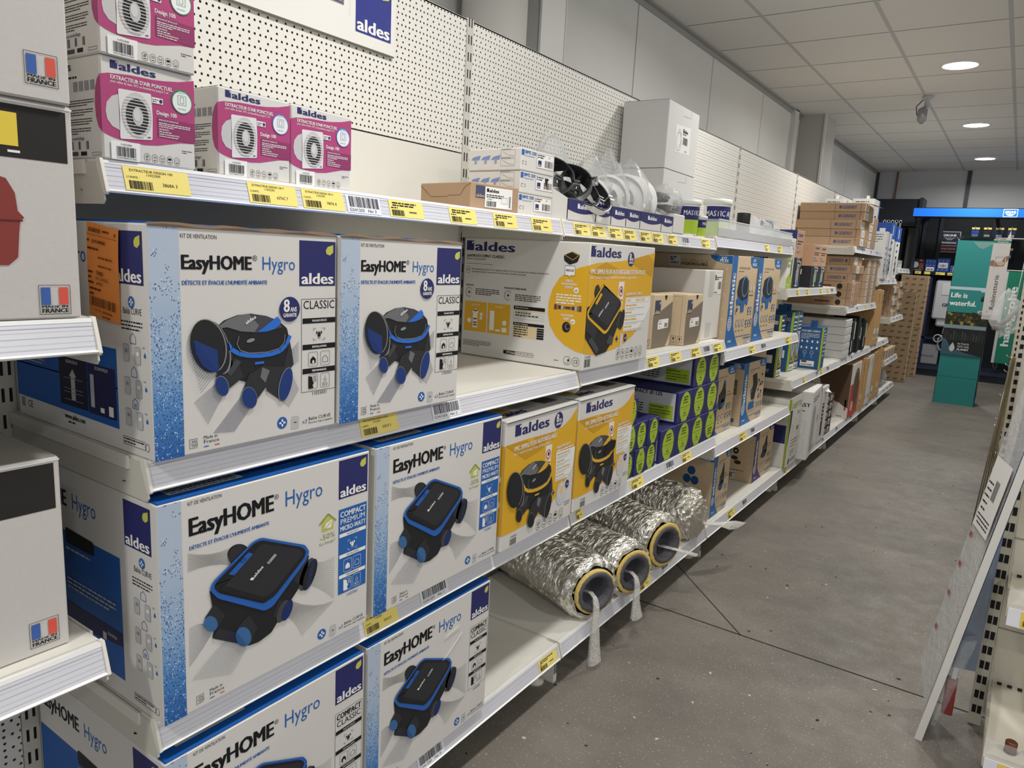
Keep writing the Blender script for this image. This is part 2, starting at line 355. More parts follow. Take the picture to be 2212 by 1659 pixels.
# ---------------------------------------------------------------- room
def room():
    f = MB(); f.add([(-1, -5, 0), (7, -5, 0), (7, 11.6, 0), (-1, 11.6, 0)], [(0, 1, 2, 3)], FLOOR)
    p = P(f, (0, 0, 0), (1, 0, 0), (0, 1, 0), (0, 0, 1), .0005); J = M('#2c2927', .9)
    p.line([(-.9, 2.09), (.36, 2.068), (2.5, 2.05)], .007, J); p.line([(-.3, 2.75), (.36, 2.068)], .005, J)
    r = random.Random(5)
    for _ in range(150):
        x, y = r.uniform(-.05, 1.0), r.uniform(.6, 7); s = r.uniform(.002, .006); p.ell(x, y, s*r.uniform(.6, 2), s, M('#33302d', .9) if r.random() < .7 else M('#bdb6ab', .8), 1, r.uniform(0, 180), 7)
    struct('floor', f)
    c = MB(); c.box(-1, -5, 2.8, 7, 11.6, 2.86, CEIL); struct('ceiling', c)
    w = MB(); w.box(-1, -5, 0, -.9, 11.6, 2.8, WALL); struct('wall_left', w)
    w = MB(); w.box(-1, 11.42, 0, 7, 11.5, 2.8, M('#c3c4c6', .6)); struct('wall_back', w)
    t = MB(); t.ext([(-.9, 2.8), (-.9, 2.76), (-.893, 2.76), (-.893, 2.79), (-.86, 2.79), (-.86, 2.8)], -5, 11.42, M('#a9a8a4', .5)); struct('trim_1', t)
    t = MB()
    t.box(-.93, 11.385, 0, -.86, 11.42, 2.8, DARKST); struct('trim_2', t)
    t = MB(); t.box(.235, 11.405, 0, .285, 11.42, 2.8, DARKST); struct('trim_3', t)
    t = MB(); t.tube([(-.62, 11.39, 2.8), (-.62, 11.39, 2.0)], .012, M('#8a6a58', .5)); tag(t.build('thin_pipe'), 'thin brown vertical pipe on the grey far wall', 'pipe')
    t = MB(); t.lathe([(.125, 0), (.125, .25), (.135, .26), (.135, .3), (.125, .31), (.125, 2.8)], (-.74, 1.81, 0), M('#d6d4cd', .45), 40, smooth=True); tag(t.build('round_drain_pipe'), 'fat round pale pipe standing on the wall behind the pegboard', 'pipe')
    t = MB()
    for a in (2.09, 2.265): t.box(-.9, a-.005, 0, -.70, a+.005, 2.8, M('#d2d1cc', .5))
    t.box(-.70, 2.06, 0, -.69, 2.24, 2.8, M('#dddcd7', .5)); t.box(-.9, 2.17, 0, -.7, 2.185, 2.8, M('#d2d1cc', .5))
    tag(t.build('steel_column'), 'pale square-edged steel column beside the round pipe', 'column')
    t = MB(); t.box(-.9, 6.92, 0, -.665, 7.35, 2.8, M('#b9b8b2', .5)); t.box(-.675, 6.9, 0, -.655, 6.93, 2.8, M('#d9d8d3', .5)); t.box(-.9, 6.60, 0, -.86, 6.72, 2.8, M('#d6d5d0', .5)); tag(t.build('boxed_pillar'), 'boxed wall pillar with a white edge strip further down', 'pillar')
    for i, (x, y) in enumerate(LAMP_XY):
        lab = ('round recessed ceiling lamp nearest the camera', 'middle round recessed ceiling lamp', 'round recessed ceiling lamp farthest away, near the end wall')
        if i < 3:
            r0 = thing('ceiling_lamp', lab[i], 'ceiling lamp', (x, y, 2.8), 0, 'recessed ceiling lamps')
            k = MB(); k.lathe([(.128, 0), (.128, -.004), (.112, -.012), (.103, -.006), (.103, 0)], (0, 0, 0), M('#e2e2e0', .4), 40, False, False); k.build('trim_ring', r0)
            k = MB(); k.lathe([(.104, -.006), (.001, -.007)], (0, 0, 0), SPOT, 36, False, True); k.build('diffuser', r0)
        L = bpy.data.lights.new('lamp_light', 'AREA'); L.shape = 'DISK'; L.size = .2; L.energy = LAMP_W; L.color = (1, .985, .955); L.spread = math.radians(165)
        o = bpy.data.objects.new('lamp_light', L); C.objects.link(o); o.location = (x, y, 2.785)
    d = thing('ceiling_detector', 'small glass-bulb fitting hanging under the ceiling tiles', 'detector', (.21, 6.42, 2.8))
    k = MB(); k.lathe([(.04, 0), (.04, -.02), (.02, -.035), (.02, -.09)], (0, 0, 0), M('#b6b7b9', .4), 20); k.build('mount', d)
    k = MB(); k.lathe([(.012, -.09), (.035, -.11), (.035, -.19), (.01, -.22)], (-.02, -.02, 0), M('#8e9093', .25, .3), 18); k.tube([(-.03, -.0, -.03), (-.075, -.0, -.08), (-.06, -.01, -.15)], .004, DGR); k.build('bulb_cage', d)
room()
# ---------------------------------------------------------------- shelving
BAYW = 1.33
WORDS = ('leftmost', 'nearest full', 'second', 'third', 'fourth', 'fifth', 'sixth', 'farthest')
def gondola(k, y0, y1, plain_z=None, last=False):
    g = thing('shelving_frame', 'cream steel shelving frame with pegboard back, %s of the wall run' % WORDS[k], 'shelving frame', (-.47, y0, 0), 0, 'cream shelving frames of the long wall run')
    L = y1-y0
    for yy in ((0,) if not last else (0, L)):
        u = MB(); u.box(-.05, yy-.0155, 0, .0, yy+.0155, 2.085, CREAMD)
        for j in range(41):
            z = .06+j*.05; u.box(-.002, yy-.009, z, .0006, yy-.004, z+.026, BLK); u.box(-.002, yy+.004, z, .0006, yy+.009, z+.026, BLK)
        u.build('upright', g)
    b = MB(); zz = plain_z or .17
    b.add([(-.002, .017, zz), (-.002, L-.017, zz), (-.002, L-.017, 2.08), (-.002, .017, 2.08)], [(0, 1, 2, 3)], PEG)
    b.box(-.030, .017, zz, -.028, L-.017, 2.08, M('#8f8c84', .7)); b.box(-.030, .017, 2.076, -.002, L-.017, 2.081, CREAM); b.build('pegboard_panel', g)  # grey sheet added behind the holes to keep the cavity dark
    if plain_z:
        b = MB(); b.box(-.012, .017, .15, -.002, L-.017, plain_z-.004, CREAM); b.build('plain_back_panel', g)
    return g
BY = (-1.33, 0, 1.33, 2.66, 3.995, 5.39, 6.74, 7.86, 8.78)
for k in range(8): gondola(k, BY[k], BY[k+1], 1.684 if k == 1 else None, k == 7)
def price_label(pr, parent, u0, u1, kind, lines=None, seed=1):
    m = MB(); p = P(m, pr.O, pr.U, pr.V, pr.N); w = u1-u0; h = .0375; v0 = .0015
    if kind == 'y':
        p.rect(u0, v0, u1, v0+h, TAG, 2)
        if lines:
            p.text(lines[0], u0+w*.09, v0+h*.80, h*.105, INK, 3, w*.66); p.text(lines[1], u0+w*.33, v0+h*.655, h*.10, INK, 3, w*.22); p.text("L'UNITE :", u0+w*.035, v0+h*.52, h*.085, INK, 3, w*.19); p.text(lines[2], u0+w*.56, v0+h*.28, h*.14, INK, 3, w*.24)
        else:
            p.para(u0+w*.1, v0+h*.78, u0+w*.8, 2, h*.14, h*.08, INK, 3, seed); p.para(u0+w*.05, v0+h*.5, u0+w*.25, 1, h*.14, h*.07, INK, 3, seed); p.rect(u0+w*.56, v0+h*.3, u0+w*.78, v0+h*.38, M('#5a5340', .7), 3)
        p.bars(u0+w*.06, v0+h*.07, u0+w*.42, v0+h*.42, INK, 3, seed)
    else:
        p.rect(u0, v0, u1, v0+h*.97, M('#e4e4ea', .4), 2); p.bars(u0+w*.08, v0+h*.32, u1-w*.06, v0+h*.9, INK, 3, seed, 30)
        p.text(lines or 'G241203   Niv 3', u0+w*.05, v0+h*.08, h*.16, INK, 3, w*.8)
    m.build('price_label', parent, 'yellow price label with a barcode' if kind == 'y' else 'white shelf code label with a barcode')
def shelf(y0, y1, xf, zt, label, labels=(), dep=None, lip=True):
    dep = dep or (xf+.468); L = y1-y0
    s = thing('shelf', label, 'shelf', (xf, y0, zt), 0, 'cream metal shelves of the wall run')
    d = MB(); d.box(-dep, .004, -.028, -.024, L-.004, 0, CREAM); d.box(-.028, .004, -.034, -.02, L-.004, -.003, CREAM); d.build('deck', s)
    for yy in (.0015, L-.0045):
        b = MB(); b.ext([(-dep, -.066), (-dep, -.005), (-.022, -.005), (-.016, -.012), (-.004, -.06), (-.01, -.066)], yy, yy+.003, CREAMD)
        side = yy if yy < .1 else yy+.003; sg = -1 if yy < .1 else 1
        b.box(-dep, min(side, side+sg*.004), -.022, -.055, max(side, side+sg*.004), -.001, CREAM); b.lathe([(.004, -.045), (.004, -.0449)], (-.07, side, 0), BLK, 10)
        b.build('bracket', s)
    r = MB(); r.ext([(-.020, -.002), (-.0135, -.001), (-.0115, -.006), (.0, -.0445), (.0035, -.0465), (.002, -.0485), (-.004, -.0475), (-.016, -.007)], .006, L-.006, RAIL)
    r.ext([(.0, -.0440), (.0042, -.0462), (.002, -.0490), (-.002, -.0475)], .0055, L-.0055, RAILW); r.ext([(-.020, -.0015), (-.0125, -.0005), (-.0108, -.0062), (-.0128, -.0065)], .0055, L-.0055, RAILW)
    V = Vector((-.0115, 0, .0385)).normalized(); N = Vector((V.z, 0, -V.x)); N = Vector((V[2], 0, -V[0]))
    p = P(r, Vector((.0002, 0, -.0443)), (0, 1, 0), V, N)
    for q, (v, w) in enumerate(((.006, .0006), (.013, .0004), (.021, .0007), (.029, .0004), (.034, .001))): p.rect(.006, v, L-.006, v+w, M('#bcbcc6', .3), 1)
    rail = r.build('price_rail', s)
    for yy in (.001, L-.006):
        e = MB(); e.ext([(-.022, .001), (-.012, .001), (-.0095, -.006), (.004, -.048), (.0, -.052), (-.006, -.05), (-.022, -.01)], yy, yy+.005, ENDC); e.build('end_cap', rail)
    if zt < .2:
        f = MB(); f.box(-.43, .01, .0, -.03, .03, .085, CREAM)
        for x in (.013, .023): f.box(-.03, x, .03, -.0288, x+.004, .075, BLK)
        f.lathe([(.028, .0), (.028, .008), (.008, .014), (.008, .03)], (-.08, -.02, 0), CREAMD, 18)
        f.v = [(x, y, z-zt) for x, y, z in f.v]; f.build('foot', s)
    for i, t in enumerate(labels):
        price_label(p, rail, t[1]-y0, t[2]-y0, t[0], t[3] if len(t) > 3 else None, i+int(zt*100))
    return s
b0, b1, b2, b3, b4, b5, b6, b7 = [y+.003 for y in BY[:8]]
e = BAYW-.006
shelf(-1.38, -.055, .0, 1.262, 'upper shelf at the left edge of the photo carrying the white tank cartons')
shelf(-1.38, -.065, .0, .775, 'lower shelf at the left edge with bare worn rail under the black-topped carton')
shelf(b1, b1+e, -.09, 1.487, 'top shelf of the nearest bay, under the pink extractor fan cartons', [
    ('y', .036, .142, ('EXTRACTEUR DESIGN 100', '11022300', '3868A 3')), ('y', .254, .359, ('EXTRACTEUR DESIGN 100 T', '11022301', '6376C 7')), ('y', .372, .476, ('EXTRACTEUR DESIGN 100 H', '11022302', '7807K 8')),
    ('w', .483, .578, 'G241203   Niv 3'), ('y', .605, .714), ('y', .808, .912), ('y', .986, 1.092), ('y', 1.165, 1.271)])
shelf(b2, b2+e, -.09, 1.487, 'top shelf of the second bay, under the small open display trays', [(('y', 'w')[i == 7], a, b) + ((('G241202   Niv 3',) if i == 7 else ())) for i, (a, b) in enumerate(((1.399, 1.502), (1.508, 1.609), (1.629, 1.731), (1.739, 1.84), (1.869, 1.969), (1.977, 2.079), (2.12, 2.217), (2.265, 2.345), (2.484, 2.587)))])
shelf(b3, b3+e, -.09, 1.50, 'top shelf of the third bay, with a clear bin along its edge', [('y', 3.421, 3.499), ('y', 3.664, 3.761)])
shelf(b1, b1+e, 0, 1.042, 'middle shelf of the nearest bay, under the two large round-unit ventilation cartons', [('y', .444, .551, ('VMC EASYHOME HYGRO CLASSIC', '11033031', '203CF 2')), ('w', .662, .764, 'G241203   Niv 2')])
shelf(b2, b2+e, 0, 1.045, 'middle shelf of the second bay, under the wide yellow ventilation carton', [('y', 1.819, 1.929), ('y', 2.028, 2.141), ('y', 2.242, 2.351), ('w', 2.378, 2.467, 'G241202   Niv 2'), ('y', 2.502, 2.622)])
shelf(b3, b3+e, 0, .995, 'middle shelf of the third bay, under the two tall kraft cartons with blue spines', [('y', 3.024, 3.131), ('w', 3.227, 3.319, 'G241201   Niv 2'), ('y', 3.706, 3.839)])
shelf(b1, b1+e, 0, .600, 'lower shelf of the nearest bay, under the two flat-unit ventilation cartons', [('y', .463, .565, ('KIT VMC EASYHOME HYGRO', '11033061', '203U2 S')), ('w', .643, .741, 'G241201   Niv 1')])
shelf(b2, b2+e, 0, .603, 'lower shelf of the second bay, under the navy duct cartons with lime ovals', [('y', 1.37, 1.418), ('y', 1.769, 1.879), ('w', 2.083, 2.173, 'G241202   Niv 1'), ('y', 2.252, 2.361)])
shelf(b3, b3+e, 0, .55, 'lower shelf of the third bay, two kraft cartons at its left end', [('y', 3.024, 3.145), ('w', 3.208, 3.289, 'G241201   Niv 1')])
shelf(b1, b1+e, 0, .155, 'bottom shelf of the nearest bay, half empty on its right', [('w', .652, .752, 'G241200   Niv 0'), ('y', 1.205, 1.31)])
shelf(b2, b2+e, 0, .155, 'bottom shelf of the second bay, under the four foil ducts', [('y', 1.927, 2.032), ('w', 2.142, 2.21)])
shelf(b3, b3+e, 0, .155, 'bottom shelf of the third bay, under the purple-spined kraft carton', [('y', 2.969, 3.086), ('w', 3.209, 3.289)])
shelf(b4, b5-.006, -.09, 1.252, 'narrow shelf of the fourth bay, under the flush-valve cartons', [('y', 4.2, 4.28), ('y', 4.45, 4.54), ('y', 4.85, 4.93), ('y', 5.08, 5.15), ('w', 5.2, 5.29)])
shelf(b4, b5-.006, 0, .705, 'lower shelf of the fourth bay, under the blue cistern-part cartons', [('y', 4.25, 4.33), ('w', 4.6, 4.68), ('y', 4.75, 4.82), ('w', 4.95, 5.03)])
shelf(b4, b5-.006, 0, .152, 'bottom shelf of the fourth bay, under the tall white cartons', [('y', 4.05, 4.12), ('w', 5.1, 5.17)])
shelf(b5, b6-.006, 0, 1.56, 'high shelf of the fifth bay, under the neat stack of flat brown cartons', [('w', 5.7, 5.76), ('w', 6.1, 6.16), ('w', 6.4, 6.46)])
shelf(b5, b6-.006, 0, 1.108, 'middle shelf of the fifth bay, under the lower pile of brown cartons', [('w', 5.8, 5.86), ('y', 6.2, 6.26), ('w', 6.5, 6.56)])
shelf(b5, b6-.006, 0, .708, 'lower shelf of the fifth bay, under the grey carton stack', [('w', 5.6, 5.66), ('w', 5.85, 5.91)])
shelf(b5, b6-.006, 0, .150, 'bottom shelf of the fifth bay, under the white and red seat carton', [('w', 5.6, 5.68), ('w', 6.2, 6.28)])
shelf(b6, b7-.006, 0, 1.318, 'upper shelf of the sixth bay, under the tall white and blue cartons', [('w', 6.9, 6.98), ('w', 7.3, 7.38), ('w', 7.6, 7.68)])
shelf(b6, b7-.006, 0, .715, 'lower shelf of the sixth bay, with upright brown boards in front', [('w', 7.0, 7.08), ('w', 7.5, 7.58)])
shelf(b6, b7-.006, 0, .147, 'bottom shelf of the sixth bay, under the upright boards', [('w', 7.0, 7.08), ('w', 7.6, 7.68)])
for z, t in ((1.43, 'highest shelf of the last bay, with a clear stand on it'), (.92, 'second highest shelf of the last bay, under the stacked small cartons'), (.47, 'third shelf of the last bay, under a row of tiny brown cartons'), (.15, 'bottom shelf of the last bay, with a bagged grey part')):
    shelf(b7, 8.775, 0, z, t, [('w', 8.05, 8.12), ('w', 8.3, 8.37), ('w', 8.55, 8.62)])
# ---------------------------------------------------------------- ventilation kits, nearest bay
K1, K2, K3, K4, K5 = M('#232326', .5), M('#303034', .45), M('#45464a', .4), M('#6f7073', .4), M('#8d8e90', .4)
RING, INKB, PALE, SILV = M('#2f6fd0', .45), M('#1c2f66', .5), M('#c9ccd2', .6), M('#a5a6a8', .4)
def fan(p, a, b, c, d, n, m, w=.0005, l=2):
    for i in range(n):
        t = i/(n-1); p.line([(a[0]+(b[0]-a[0])*t, a[1]+(b[1]-a[1])*t), (c[0]+(d[0]-c[0])*t, c[1]+(d[1]-c[1])*t)], w, m, l)
def curved_fan(p, a, b, c, d, n, m, bend, w=.0005, l=2):
    for i in range(n):
        t = i/(n-1); A = (a[0]+(b[0]-a[0])*t, a[1]+(b[1]-a[1])*t); B = (c[0]+(d[0]-c[0])*t, c[1]+(d[1]-c[1])*t); k = bend*(t-.5)
        pts = [(A[0]+(B[0]-A[0])*s, A[1]+(B[1]-A[1])*s + k*4*s*(1-s)) for s in (0, .25, .5, .75, 1)]; p.line(pts, w, m, l)
def house(p, u, v, s, m, l=2, fill=False, w=None):
    w = w or s*.07; pts = [(u-s*.5, v), (u+s*.5, v), (u+s*.5, v+s*.62), (u, v+s*1.05), (u-s*.5, v+s*.62), (u-s*.5, v)]
    if fill: p.poly(pts[:-1], m, l)
    else: p.line(pts, w, m, l)
def drop(p, u, v, s, m, l=2): p.poly([(u, v+s)] + [(u+s*.5*math.cos(math.radians(a)), v+s*.45*math.sin(math.radians(a))) for a in range(20, -201, -20)], m, l)
def plus_badge(p, u, v, r, m=MBLUE, l=1):
    p.ell(u, v, r, r, m, l); p.rect(u-r*.6, v-r*.16, u+r*.6, v+r*.16, WH, l+1); p.rect(u-r*.16, v-r*.6, u+r*.16, v+r*.6, WH, l+1)
def badge8(p, u, v, r, l=3):
    p.ell(u, v, r, r, NAVY, l, n=36); p.text('8', u-r*.62, v-r*.2, r*.98, WH, l+1, r*.6, 1); p.text('ANS', u+r*.05, v-r*.2, r*.36, WH, l+1, r*.62, 1); p.text('GARANTIE', u-r*.66, v-r*.62, r*.3, WH, l+1, r*1.32, 1)
def icons_row(p, u, v, s, n, m, l=1):
    for i in range(n):
        a = u+i*s*1.42; p.frame(a, v, a+s, v+s*1.35, s*.05, m, l, s*.28)
        if i == 0: p.arc(a+s/2, v+s*.85, s*.2, s*.2, s*.07, m, l); p.line([(a+s*.25, v+s*.6), (a+s*.75, v+s*1.1)], s*.06, m, l)
        elif i in (1, 2): p.text(('70', '5,6')[i-1], a+s*.2, v+s*.65, s*.38, m, l, s*.6)
        elif i == 3: p.rect(a+s*.2, v+s*.7, a+s*.8, v+s*1.05, m, l)
        else: house(p, a+s/2, v+s*.55, s*.5, m, l)
        p.rect(a+s*.25, v+s*.3, a+s*.75, v+s*.4, m, l)
def unit_round(p, T, acc, tip, l=3):                             # printed picture: round black ventilation unit with five spigots
    def po(pts, m, k): p.poly([T(*q) for q in pts], m, l+k)
    def el(u, v, ru, rv, m, k, rot=0):
        po([(u+ru*math.cos(t)*math.cos(rot)-rv*math.sin(t)*math.sin(rot), v+ru*math.cos(t)*math.sin(rot)+rv*math.sin(t)*math.cos(rot)) for t in [i*math.pi/14 for i in range(28)]], m, k)
    po([(.100, .13), (.108, .20), (.120, .209), (.145, .2165), (.170, .218), (.2, .213), (.226, .203), (.242, .190), (.248, .168), (.247, .145), (.243, .120), (.215, .108), (.19, .1), (.16, .105), (.130, .115)], K1, 0)
    po([(.103, .196), (.125, .2095), (.148, .2165), (.170, .218), (.2, .213), (.228, .201), (.232, .192), (.205, .187), (.178, .186), (.155, .192), (.13, .2), (.112, .198)], K3, 1)
    po([(.103, .196), (.125, .2095), (.148, .2165), (.165, .218), (.185, .198), (.176, .187), (.150, .190), (.125, .198)], K4, 2)
    po([(.181, .1865), (.222, .2115), (.229, .203), (.226, .196), (.215, .19), (.2, .187)], acc, 3)
    p.text('aldes', *T(.160, .2005), .0055, WH, l+4, .022, 1, 28)
    po([(.247, .17), (.252, .150), (.256, .125), (.244, .115), (.235, .125), (.243, .15)], K2, 1)
    po([(.145, .182), (.235, .19), (.24, .165), (.225, .150), (.16, .15), (.142, .165)], K1, 2)
    p.line([T(*q) for q in ((.125, .172), (.132, .162), (.146, .1535), (.165, .149), (.186, .147), (.21, .148), (.228, .152), (.24, .162), (.248, .177))], .0075*T.s, acc, l+3)
    p.line([T(*q) for q in ((.146, .182), (.142, .170), (.148, .159), (.165, .153), (.2, .152), (.224, .156), (.235, .166), (.237, .18))], .0011, K5, l+4)
    el(.168, .174, .008, .003, K5, 4, .2); po([(.176, .133), (.194, .133), (.194, .137), (.176, .137)], acc, 3)
    po([(.103, .121), (.127, .098), (.155, .115), (.14, .148), (.115, .135)], K2, 2); po([(.150, .088), (.179, .073), (.205, .1), (.195, .13), (.165, .118)], K2, 3); po([(.19, .128), (.247, .122), (.252, .098), (.225, .067), (.2, .085)], K2, 2)
    po([(.19, .127), (.205, .12), (.196, .1), (.186, .11)], K4, 4); po([(.14, .145), (.15, .14), (.13, .118), (.124, .124)], K3, 3)
    el(.114, .104, .0115, .0175, K5, 4, .35); el(.1135, .104, .0108, .0166, tip, 5, .35); el(.164, .078, .0145, .0195, K5, 5, .35); el(.164, .078, .0137, .0186, tip, 6, .35); el(.2375, .092, .0135, .0305, K5, 4, -.28); el(.238, .092, .0125, .0293, tip, 5, -.28)
    el(.112, .164, .019, .043, K2, 2, .30); el(.108, .166, .020, .0445, K5, 3, .30); el(.1035, .167, .0225, .0445, K1, 4, .30); el(.092, .170, .030, .044, K5, 5, .28); el(.0905, .170, .0292, .0428, K1, 6, .28)
    po([(.066, .182), (.106, .163), (.108, .128), (.095, .129), (.08, .14), (.069, .16)], tip, 7)
    if tip is not K1:
        fan(p, T(.066, .18), T(.105, .129), T(.058, .165), T(.075, .098), 16, INKB, .0006, l+8)
        for (a, b, c, d, n) in (((.103, .108), (.118, .090), (.066, .082), (.088, .045), 16), ((.151, .083), (.168, .061), (.098, .028), (.135, .024), 18), ((.251, .110), (.228, .066), (.268, .078), (.247, .050), 14), ((.251, .150), (.256, .125), (.268, .165), (.268, .13), 12)): fan(p, T(*a), T(*b), T(*c), T(*d), n, INKB, .0005, l-1)
class Aff:
    def __init__(s, ku, kv, u0, v0): s.k = (ku, kv, u0, v0); s.s = ku
    def __call__(s, u, v): return (u*s.k[0]+s.k[2], v*s.k[1]+s.k[3])
def rbox(pts, r):                                                # polygon with rounded corners
    out = []; n = len(pts)
    for i in range(n):
        a, b, c = Vector(pts[i-1]), Vector(pts[i]), Vector(pts[(i+1) % n]); e, f = b+(a-b).normalized()*r, b+(c-b).normalized()*r
        for t in (0, .25, .5, .75, 1): q = e*(1-t)**2 + b*2*t*(1-t) + f*t*t; out.append((q.x, q.y))
    return out
def unit_flat(p, T, acc, tip, l=3):                              # printed picture: flat black unit seen from above at an angle
    def po(pts, m, k, r=0): p.poly([T(*q) for q in (rbox(pts, r) if r else pts)], m, l+k)
    def el(u, v, ru, rv, m, k, rot=0): po([(u+ru*math.cos(t)*math.cos(rot)-rv*math.sin(t)*math.sin(rot), v+ru*math.cos(t)*math.sin(rot)+rv*math.sin(t)*math.cos(rot)) for t in [i*math.pi/14 for i in range(28)]], m, k)
    if tip is not K1:
        curved_fan(p, T(.125, .266), T(.128, .235), T(.048, .281), T(.047, .250), 17, DGR, .012, .0004, l-1); curved_fan(p, T(.306, .181), T(.285, .143), T(.355, .176), T(.355, .087), 22, DGR, .01, .0004, l-1)
        curved_fan(p, T(.250, .122), T(.235, .096), T(.355, .082), T(.276, .041), 24, DGR, .02, .0004, l-1); curved_fan(p, T(.072, .150), T(.092, .133), T(.046, .150), T(.045, .085), 22, INKB, -.006, .0004, l-1)
        curved_fan(p, T(.130, .115), T(.152, .078), T(.047, .060), T(.118, .037), 26, INKB, -.008, .0004, l+9)
    el(.140, .252, .022, .016, K1, 0, -.5); el(.138, .250, .017, .0195, K2, 1, .6)
    po([(.084, .205), (.089, .172), (.095, .145), (.087, .118), (.158, .073), (.178, .071), (.205, .078), (.236, .112), (.276, .150), (.292, .200), (.2, .2)], K1, 1, .004)
    po([(.087, .118), (.158, .073), (.170, .084), (.1, .131)], K2, 2, .003)
    po([(.255, .160), (.272, .198), (.290, .196), (.283, .137)], K2, 2); el(.286, .163, .0145, .0315, K3, 2, -.42); el(.293, .160, .0135, .0305, K1, 3, -.42)
    po([(.208, .107), (.222, .134), (.243, .126), (.232, .093)], K2, 2); el(.230, .110, .012, .021, K3, 3, -.45); el(.240, .108, .0105, .0195, K1 if tip is K1 else INKB, 4, -.45)
    if tip is not K1: fan(p, T(.296, .19), T(.283, .136), T(.305, .183), T(.291, .133), 14, RING, .0005, l+5)
    po([(.074, .160), (.097, .133), (.112, .150), (.092, .178)], K2, 2); po([(.134, .118), (.156, .076), (.176, .1), (.158, .132)], K2, 3)
    el(.0845, .146, .0105, .0165, tip, 4, .55); el(.146, .096, .0135, .0215, tip, 5, .5)
    po([(.185, .2675), (.281, .2235), (.291, .207), (.284, .193), (.208, .129), (.190, .127), (.098, .186), (.083, .207), (.09, .219), (.168, .2655)], acc, 5, .006)
    po([(.186, .2625), (.272, .2225), (.2835, .2105), (.277, .198), (.212, .148), (.188, .142), (.1, .195), (.0905, .208), (.096, .217), (.170, .262)], K1, 6, .006)
    po([(.184, .257), (.268, .219), (.276, .209), (.21, .158), (.19, .153), (.105, .2)], K2, 7, .006); po([(.1, .2), (.187, .146), (.195, .150), (.108, .206)], K1, 8)
    po([(.118, .2225), (.129, .217), (.167, .2435), (.157, .2495)], acc, 8, .002); p.line([T(.146, .2345), T(.153, .239), T(.148, .242), T(.141, .2375), T(.146, .2345)], .0008, INKB, l+9)
    po([(.159, .198), (.165, .195), (.169, .1985), (.163, .2015)], WH, 9); p.text('aldes', *T(.169, .1985), .006, WH, l+9, .023*T.s, 1, 36); po([(.194, .2175), (.199, .2135), (.216, .2255), (.211, .2295)], SILV, 9); p.text('+', *T(.199, .2165), .004, INK, l+10, None, 1, 36)
def kit_common(p, w, h, e_w, h_u, h_w):
    p.text('KIT DE VENTILATION', .050, h-(.013 if w > .4 else .018), .0062, INK, 1, .061)
    p.text('EasyHOME', .050, h-.064, .0290 if w > .4 else .0208, INK, 1, e_w, 1.5); p.text('®', .0515+e_w, h-.045 if w > .4 else h-.050, .009, INK, 1, .0095)
    p.text('Hygro', h_u, h-.064, .0285 if w > .4 else .0215, MBLUE, 1, h_w); p.text("DÉTECTE ET ÉVACUE L'HUMIDITÉ AMBIANTE", .051, h-.0875, .0062, MBLUE, 1, .152, 1)
    p.text('GARANTIE', .0555, .0235, .0022, INK, 1, .015); p.text('2 ANS', .0555, .0185, .0042, INK, 1, .015); p.text('2 YEAR', .0555, .0125, .0042, INK, 1, .0155); p.text('WARRANTY', .0555, .0095, .0020, INK, 1, .015); p.rect(.0555, .0172, .071, .0175, INK, 1)
    p.text('Made in', .0805, .0215, .0056, INK, 1, .025); p.text('France', .0805, .0145, .0056, INK, 1, .028); p.rect(.081, .0085, .0895, .0102, MBLUE, 1); p.rect(.1, .0085, .109, .0102, RED, 1)
    q = w-.122
    plus_badge(p, q, .0235, .0107); p.poly(rbox([(q+.019, .008), (q+.036, .008), (q+.037, .031), (q+.020, .032)], .003), LGR, 1); p.rect(q+.025, .0195, q+.031, .021, DGR, 2)
    p.text('x3', q+.044, .0145, .0075, MBLUE, 1, .0115); p.text('Bahia CURVE', q+.058, .0185, .0062, INK, 1, .052); p.text('Bouches hygroréglables', q+.058, .0125, .0034, INK, 1, .057)
def feat_icons(p, u0, w, rows, line, fill, l=3):                  # rows: baseline heights of the three icon fields
    a, b, c = rows; m = u0+w/2
    for sx in (-1, 1):
        for sy in (0, 1): x, y = m+sx*w*.16, a+sy*.021; p.line([(x-sx*w*.07, y), (x, y), (x, y+(-.004 if sy else .004))], .0007, line, l)
    drop(p, m, a+.009, .0075, fill, l); drop(p, m-.005, a+.013, .004, fill, l); drop(p, m+.005, a+.013, .004, fill, l); p.text('H2O', m-.003, a+.002, .0035, line, l, .007)
    for i, x in enumerate((u0+w*.33, u0+w*.68)):
        p.frame(x-.0105, b, x+.0105, b+.026, .0006, line, l, .002); house(p, x, b+.006, .012, fill, l, i == 0, .0008)
        if i == 0: p.rect(x-.002, b+.006, x+.002, b+.011, line if fill is not INK else WH, l+1)
        p.frame(x-.0105, c, x+.0105, c+.026, .0006, line, l, .002)
    x = u0+w*.33; p.poly([(x-.010, c+.001), (x+.001, c+.001), (x-.001, c+.007), (x+.002, c+.010), (x-.001, c+.015), (x-.002, c+.022), (x-.010, c+.024)], fill, l); p.text('32', x, c+.017, .006, line, l, .008); p.text('dB(A)', x+.001, c+.013, .003, line, l, .008)
    x = u0+w*.68; p.text('ECO', x-.006, c+.003, .0055, line, l, .012); p.arc(x, c+.014, .003, .0025, .0007, line, l); p.line([(x, c+.018), (x, c+.021)], .0007, line, l)
